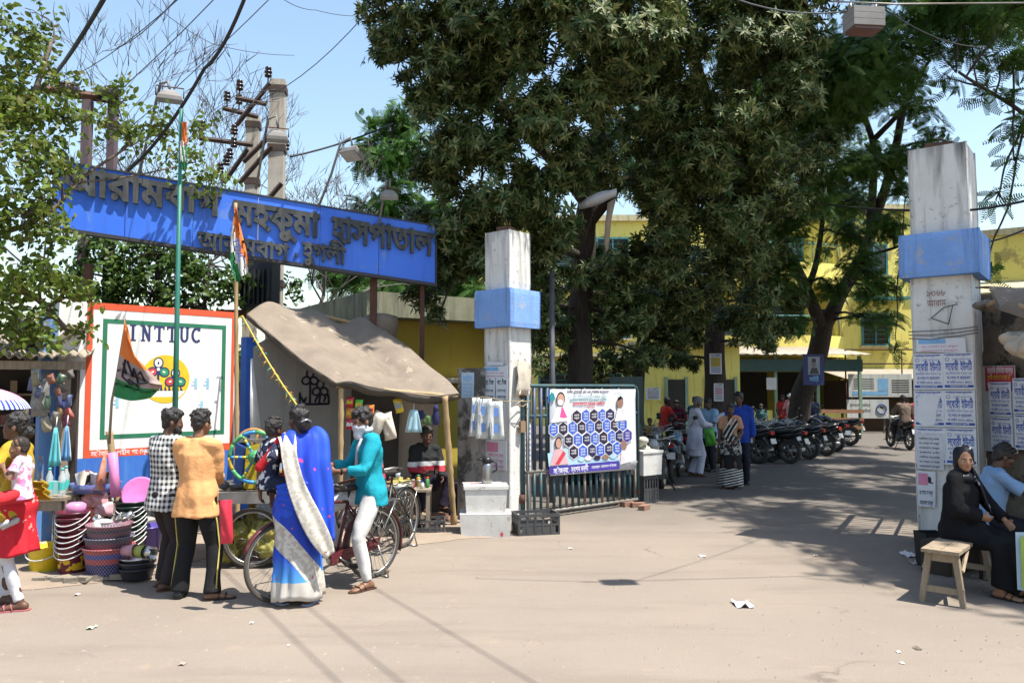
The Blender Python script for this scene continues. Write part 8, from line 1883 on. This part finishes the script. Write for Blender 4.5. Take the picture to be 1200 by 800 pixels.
# ---- woman at the edge with a toddler and umbrella
def edge_woman():
    L = G(30,712); yaw = R(96); q = pose(lean=.0,hyaw=.1,handR=(.10,.30,1.02),handL=(-.22,.26,1.3),poleR=(1,-.3,-.2),footR=(.09,.10,.08),footL=(-.10,-.12,.08),toeR=(.1,1,0),slim=.95,chestw=.9)
    r = figure('woman in a red kurta and white leggings holding a toddler',L+V((-.12,0,0)),yaw,q,SKD,1.64,hr='bun'); trousers(r,q,cloth('white leggings',(.70,.69,.72)),.006,.03,'leggings',cuff=.95)
    kr = pattern_mat('red kurta print',lambda mt, mix, nz, x, y, z: mix(mt('GREATER_THAN',nz(16,2),.66),(.58,.02,.035),(.66,.30,.25))); m = MB(); torso(m,q,.02,.10)
    for s in 'RL': sleeve(m,q,s,.45,.012)
    blob(m,'kurta_top',cloth('mustard wrap',(.50,.33,.03)),r,.012,3,(.005,18,.6)); skirt_to(r,q,kr,.50,.23,.20,9,.012,'kurta')
    drape(r,[((.22,.22,1.16),(.20,.26,.98)),((.25,.05,1.12),(.26,.08,.94)),((.22,-.15,1.10),(.24,-.17,.92)),((.04,-.2,1.14),(.06,-.22,.98))],cloth('mustard shawl',(.55,.36,.03)),'shawl',.008,.014,16)
    sandals(r,q,M('pink sandal',(.45,.15,.16),.6)); 
    for t in (.10,.16,.22): MB().tube(ering2(q.wrR.lerp(q.elR,t),V((0,1,0)),V((0,0,1)),.032,.032),.006,5,closed=True).obj('bangle',M('white red bangle',(.7,.6,.6),.4) if t > .12 else M('red bangle',(.55,.05,.06),.4),r,world=False)
    c = pose(pel=(0,0,.50),lean=.05,hyaw=.15,hpitch=.1,handR=(.26,.26,.82),handL=(-.16,.2,.9),footR=(.15,.15,.10),footL=(-.18,.16,.12),kneeR=(.6,1,.3),kneeL=(-.8,.8,.3),slim=.95,toeR=(.1,.8,-.4),toeL=(-.1,.8,-.4)); k = .56; hp = P(26,578,L.y-.24)
    b = figure('toddler in a pink and white top and red shorts held on a hip',V((hp.x,hp.y,hp.z-.50*k)),R(100),c,SK,1.70*k,hr='crop',hmat=M('short dark stubble',(.03,.022,.018),.8),hsc=1.36)
    pk = pattern_mat('pink white top',lambda mt, mix, nz, x, y, z: mix(mt('GREATER_THAN',nz(9,2),.55),(.72,.66,.72),(.74,.25,.46))); shirt(b,c,pk,.022,.08,(.28,.28),wr=(.004,20,.7),sflare=1.25); trousers(b,c,cloth('red baby shorts',(.60,.03,.04)),.03,.25,'shorts'); 
    m = MB()
    for s in 'RL': kn, an = getattr(c,'kn'+s), getattr(c,'an'+s); m.tube([kn.lerp(getattr(c,'hp'+s),.2),kn,kn.lerp(an,.9)],[.062,.06,.055],10)
    m.obj('leggings',cloth('mustard leggings',(.55,.37,.04)),b,world=False); shoes(b,c,M('grey white shoe',(.5,.5,.52),.6))
    # umbrella
    u = P(-34,463,L.y+.1); r = thing('umbrella','pink umbrella with blue and white ruffled edge at the kiosk','umbrella',u); um = pattern_mat('pink umbrella with blue hem',lambda mt, mix, nz, x, y, z: mix(mt('LESS_THAN',z,-.04),(.70,.30,.48),mix(mt('GREATER_THAN',mt('SINE',mt('MULTIPLY',mt('ARCTAN2',x,y),60)),0),(.03,.06,.32),(.66,.68,.74))))
    rs = []
    for i in range(12): t = i/11; rs.append([u+V(((.02+.46*math.sin(t*1.35))*(1-.035*(1-abs(math.cos(4*a))))*math.cos(a),(.02+.46*math.sin(t*1.35))*(1-.035*(1-abs(math.cos(4*a))))*math.sin(a),.08-.26*(1-math.cos(t*1.35)))) for a in [2*math.pi*j/48 for j in range(48)]])
    MB().rings(rs,0,True,False).obj('canopy',um,r); MB().tube([u+V((0,0,.14)),u+V((-.02,0,-.70))],.008,7).obj('shaft',STEEL,r)
    for k in range(8): a = k*math.pi/4+math.pi/8; MB().tube([u+V((.02*math.cos(a),.02*math.sin(a),.06)),u+V((.44*math.cos(a),.44*math.sin(a),-.13))],.003,4).obj('rib',STEEL,r)
edge_woman()
# ---- seated pair on the right
def seated():
    F = BENCH; Q = F(.78,.48,0); yaw = R(-142)
    q = pose(pel=(0,0,.60),lean=.10,hyaw=-.80,hpitch=.04,handR=(.06,.22,.74),handL=(-.16,.36,.70),poleR=(1,-.6,-.2),poleL=(-1,-.6,-.2),footR=(.12,.40,.08),footL=(-.10,.42,.08),toeR=(.1,1,0),toeL=(0,1,0),slim=1.08,chestw=.98,kneeR=(.1,1,.6),kneeL=(-.1,1,.6))
    r = figure('woman in a black robe and headscarf sitting on the wooden bench',V((Q.x,Q.y,0)),yaw,q,SKL,1.62,vox=.008,face=True,hr=None,hsc=1.06); BK = cloth('black robe',(.006,.006,.008),.9,(.010,.010,.012)); m = MB(); torso(m,q,.035,.10)
    for s in 'RL': sleeve(m,q,s,.97,.022,1.35)
    for s in 'RL':
        hp, kn, an = (getattr(q,k+s) for k in ('hp','kn','an')); m.tube([hp+V((0,-.05,.0)),hp.lerp(kn,.5),kn,kn.lerp(an,.5)+V((0,.03,0)),an+V((0,.04,.03))],[.13,.115,.10,.11,.125],14)
    m.cap(q.pel+V((0,-.04,-.03)),q.pel+V((0,.15,-.02)),.17,.14); m.cap((q.knR+q.knL)/2,(q.anR+q.anL)/2+V((0,.02,.04)),.09,.12); blob(m,'robe',BK,r,.013,4,(.006,13,.6))
    h, Hm = q.head, q.Hm; m = MB(); m.ell(h+Hm @ V((0,-.020,.046)),(.092,.102,.098),Hm,18,12); m.ell(h+Hm @ V((0,-.045,-.05)),(.086,.075,.085),Hm,16,10)
    for s in (-1,1): m.ell(h+Hm @ V((s*.080,-.012,-.03)),(.016,.040,.075),Hm)
    m.ell(q.neck+V((0,.0,.0)),(.10,.09,.08)); m.ell(q.chest+q.B @ V((0,.02,.16)),(.14,.115,.07))
    wd = pattern_mat('black scarf with white sprigs',lambda mt, mix, nz, x, y, z: mix(mt('GREATER_THAN',nz(15,1),.67),(.012,.012,.018),(.5,.5,.55)),.5); blob(m,'headscarf',wd,r,.010,3,(.003,25,.7))
    drape(r,[((-.10,.10,1.20),(.0,.15,1.19)),((-.13,.16,1.05),(-.02,.20,1.04)),((-.15,.20,.88),(-.05,.24,.86)),((-.16,.24,.76),(-.08,.27,.75))],wd,'scarf_end',.006,.012,12) ; m = MB(); m.tube([h+Hm @ V((-.03,.055,.108)),h+Hm @ V((-.055,.02,.125))],.009,6); m.obj('hair_clip',INKW,r,world=False); sandals(r,q,SANK)
    q2 = pose(pel=(0,0,.56),lean=.22,hyaw=.12,hpitch=.40,handR=(.08,.42,.98),handL=(-.10,.42,.96),poleR=(1,-.4,-.6),poleL=(-1,-.4,-.6),footR=(.12,.46,.08),footL=(-.12,.48,.08),kneeR=(.15,1,.6),kneeL=(-.15,1,.6))
    p = P(1158,640,8.1); r = figure('man in a pale blue shirt sitting by the mud wall looking down at his hands',V((p.x,p.y,0)),R(-106),q2,SKD,1.68,vox=.009,face=True,curlR=.9,curlL=.9); shirt(r,q2,cloth('pale blue cotton',(.27,.42,.64),.8,(.24,.38,.60)),.022,.10,(.42,.42)); trousers(r,q2,cloth('dark navy trousers',(.015,.016,.025)),.018,.0); sandals(r,q2,SANK)
    m = MB(); m.box(q2.wrR.lerp(q2.wrL,.5)+V((0,.09,.03)),(.07,.012,.14),0,0,1,rx(-.7)); m.obj('phone_in_hand',M('yellow black phone',(.35,.28,.04),.3),r,world=False); MB().tube(ering2(q2.wrR.lerp(q2.elR,.12),V((1,0,0)),V((0,0,1)),.033,.033),.006,6,closed=True).obj('wristband',STEEL,r,world=False)
    s = thing('stool','dark low stool under the man in pale blue','stool',(p.x,p.y,0)); MB().box((p.x,p.y+.02,.43),(.36,.34,.04),.3).obj('seat',DARKW,s)
    for sx in (-1,1):
        for sy in (-1,1): MB().tube([V((p.x+.13*sx,p.y+.02+.12*sy,.41)),V((p.x+.15*sx,p.y+.02+.14*sy,0))],.02,5).obj('leg',DARKW,s)
seated()
# ---- vendor
def vendor():
    p = P(497,560,11.15); q = pose(pel=(0,0,.60),lean=.12,hyaw=-.1,hpitch=.15,handR=(.16,.36,.78),handL=(-.12,.36,.70),footR=(.16,.40,.32),footL=(-.14,.36,.32),kneeR=(.5,1,.7),kneeL=(-.5,1,.7))
    r = figure('young vendor in a black sweater with white and red chest bands sitting under the tarpaulin',V((p.x,p.y,-.02)),R(-150),q,SKD,1.66,vox=.011,face=True); sw = pattern_mat('black sweater with bands',lambda mt, mix, nz, x, y, z: mix(mt('MULTIPLY',mt('GREATER_THAN',z,.86),mt('LESS_THAN',z,.925)),mix(mt('MULTIPLY',mt('GREATER_THAN',z,.79),mt('LESS_THAN',z,.86)),(.016,.016,.018),(.40,.03,.05)),(.62,.62,.62)))
    shirt(r,q,sw,.022,.10,(.97,.97)); trousers(r,q,cloth('dark violet trousers',(.03,.025,.045)),.02,0); sandals(r,q,SANK)
vendor()
# ---- people up the drive
def far():
    q = pose(lean=.06,hyaw=-.05,hpitch=.32,handR=(.06,.36,1.12),handL=(-.12,.34,1.14),slim=1.0,footR=(.1,.04,.08),footL=(-.1,-.06,.08))
    r = figure('elderly bearded man in a long white kurta reading papers in the drive',base(815,558),R(-84),q,SKD,1.66,vox=.013,hmat=M('grey hair',(.18,.18,.18),.7)); W = cloth('lilac white cotton',(.66,.66,.78),.8); shirt(r,q,W,.03,.34,(.97,.97),'kurta',.014,flare=.03)
    m = MB(); m.rings([ering(q.pel+V((0,0,-.20)),rz(0),.20,.16),ering(q.pel+V((0,0,-.48)),rz(0),.22,.17)]); blob(m,'kurta_tail',W,r,.014,3,(.006,14,.3)); trousers(r,q,W,.03,.02,cuff=1.5); sandals(r,q,SANB)
    m = MB(); h, Hm = q.head, q.Hm
    for s in (-1,0,1): m.ell(h+Hm @ V((s*.04,.055,-.085)),(.03,.035,.05),Hm,10,8)
    m.ell(h+Hm @ V((0,.07,-.14)),(.035,.03,.05),Hm); blob(m,'beard',M('pale beard',(.32,.30,.26),.9),r,.012,2,(.004,60,1))
    w = r.location; Mx = PM[r.name]; pp = Mx @ V((-.03,.48,1.12)); F = Fr(pp+V((-.02,0,0)),(1,.2,.12)); 
    for k in range(2):
        m = MB(); F = Fr(pp+V((.02+.24*k,-.02*k,.02-.04*k)),(1,.1,.25-.1*k)); g = [[F(.36*j/5,.05*math.sin(j*.6),.0)+V((0,.20*i/3,.12*i/3)) for j in range(6)] for i in range(4)]; m.sheet(g,0,True,.003); one(m,'paper_sheet',PAPERW,('white paper sheet held up by the man in the white kurta','white paper sheet nearer the man in the pale blue shirt')[k],'paper')
    pillow('green_bag','bright green carrier bag hanging from the hand of the man in white',832,512,14,20,16.6,plast('leaf green bag',(.10,.42,.04),.4),None,.15,.08,'bag')
    q = pose(lean=.02,hyaw=.5,hpitch=.1,handR=(.24,.06,.86),handL=(-.16,.18,1.0),slim=1.0,chestw=.92); L = base(857,572)
    bw = pattern_mat('black white banded saree',lambda mt, mix, nz, x, y, z: mix(mt('MULTIPLY',mt('GREATER_THAN',mt('SINE',mt('MULTIPLY',mt('ADD',z,mt('MULTIPLY',x,.25)),118)),.1),mt('LESS_THAN',z,.42)),mix(mt('MULTIPLY',mt('GREATER_THAN',z,.70),mt('GREATER_THAN',nz(15,2),.5)),mix(mt('GREATER_THAN',z,.70),(.014,.014,.016),(.42,.40,.36)),(.03,.03,.032)),(.62,.60,.55)))
    r = figure('woman in a black and white banded saree standing in the drive',L,R(150),q,SKD,1.56,vox=.012,face=True,hr='bun'); skirt_to(r,q,bw,.06,.25,.20,10,.012,top=.18); shirt(r,q,cloth('peach blouse',(.55,.28,.17)),.014,-.02,(.35,.35),'blouse',.013,collar=False)
    st = pattern_mat('black white stripe pallu',lambda mt, mix, nz, x, y, z: mix(mt('GREATER_THAN',mt('SINE',mt('MULTIPLY',mt('ADD',x,mt('MULTIPLY',z,.55)),70)),.35),(.016,.016,.018),(.55,.52,.46)))
    drape(r,[((-.20,.10,.95),(-.02,.16,.92)),((-.10,.16,1.12),(.10,.165,1.10)),((-.17,.12,1.30),(.06,.14,1.27)),((-.17,.03,1.44),(.0,.04,1.46)),((-.18,-.1,1.32),(.02,-.13,1.34)),((-.17,-.15,1.0),(.05,-.17,1.0))],st,'saree_fall',.007,.012,12); sandals(r,q,SANB)
    q = pose(hyaw=-.3,hpitch=.05); r = figure('tall man in a royal blue shirt and dark trousers behind the banded saree woman',base(868,569)+V((.1,.35,0)),R(165),q,SKD,1.76,vox=.013,face=True); shirt(r,q,cloth('royal blue shirt',(.02,.06,.36)),.024,.15,(.97,.97),vox=.014); trousers(r,q,cloth('dark indigo jeans',(.02,.022,.04)),.02,.0); shoes(r,q,BLACK)
    q = pose(hyaw=.2,hpitch=.35,handR=(.12,.34,1.1),handL=(-.12,.34,1.1)); r = figure('man in a pale sky blue shirt looking down at the papers',base(832,552),R(128),q,SKD,1.62,vox=.013); shirt(r,q,cloth('sky blue shirt',(.30,.50,.72)),.024,.15,(.5,.5),vox=.014); trousers(r,q,cloth('dark slate trousers',(.025,.028,.035)),.02,.0); shoes(r,q,BLACK)
    def stander(px, py, yaw, lab, c, h=1.6, hr='short', z=0.0, cap=None, sit=False, trs=None):
        if sit: q = pose(pel=(0,0,.60),lean=.15,hpitch=.1,footR=(.14,.40,.10),footL=(-.14,.40,.10),kneeR=(.3,1,.6),kneeL=(-.3,1,.6),handR=(.2,.4,.85),handL=(-.2,.4,.85))
        else: q = pose(hpitch=.1,handR=(.2,.25,.95),handL=(-.2,.25,.95))
        p = base(px,py); r = figure(lab,V((p.x,p.y,z)),R(yaw),q,SKD,h,vox=.018,hr=hr); shirt(r,q,cloth('garment %s'%lab.split(' in ')[1][:24],c),.026,.14,(.6,.6),vox=.018); trousers(r,q,trs or cloth('dim trousers',(.03,.03,.035)),.02,.0,vox=.018); shoes(r,q,BLACK)
        if cap: m = MB(); m.ell(q.head+V((0,0,.05)),(.095,.11,.085)); m.obj('cap',cap,r,world=False)
    stander(779,536,-70,'person in a bright red shirt sitting on a motorcycle beyond the gate',(.55,.04,.03),1.62,sit=True,z=.28); stander(795,536,150,'person in maroon clothes sitting among the motorcycles beyond the gate',(.16,.02,.05),1.56,'bun',sit=True,z=.26)
    stander(918,512,160,'youngster in a red shirt standing behind the row of motorcycles',(.45,.03,.03),1.55); stander(927,513,120,'person in a pink shirt and white cap behind the row of motorcycles',(.62,.28,.30),1.62,cap=M('white cap',(.68,.70,.74),.7)); stander(955,523,20,'man in a dark navy shirt sitting by the leaning tree',(.02,.03,.07),1.62,sit=True,z=.30); stander(762,549,170,'child in a yellow shirt among the motorcycles beyond the gate',(.5,.30,.04),1.15)
    stander(815,535,200,'person in a dark teal shirt behind the man in the white kurta',(.03,.10,.11),1.6); stander(893,520,150,'person in a dull teal shirt crouching behind the motorcycles',(.05,.13,.14),1.3)
    d = R(88); p = base(1066,527); f = V((math.cos(d),math.sin(d),0)); stander(1066,526,-2,'man in a brown shirt riding a motorcycle away up the drive',(.17,.12,.09),1.68,sit=True,z=.26); r = [o for o in COL.objects if o.get('label','').startswith('man in a brown shirt')][0]; r.location = p+f*.25+V((0,0,.27)); stander(1076,520,-2,'passenger in a red shirt beside the rider in brown',(.40,.05,.05),1.55,sit=True,z=.3)
far()
cleanup()
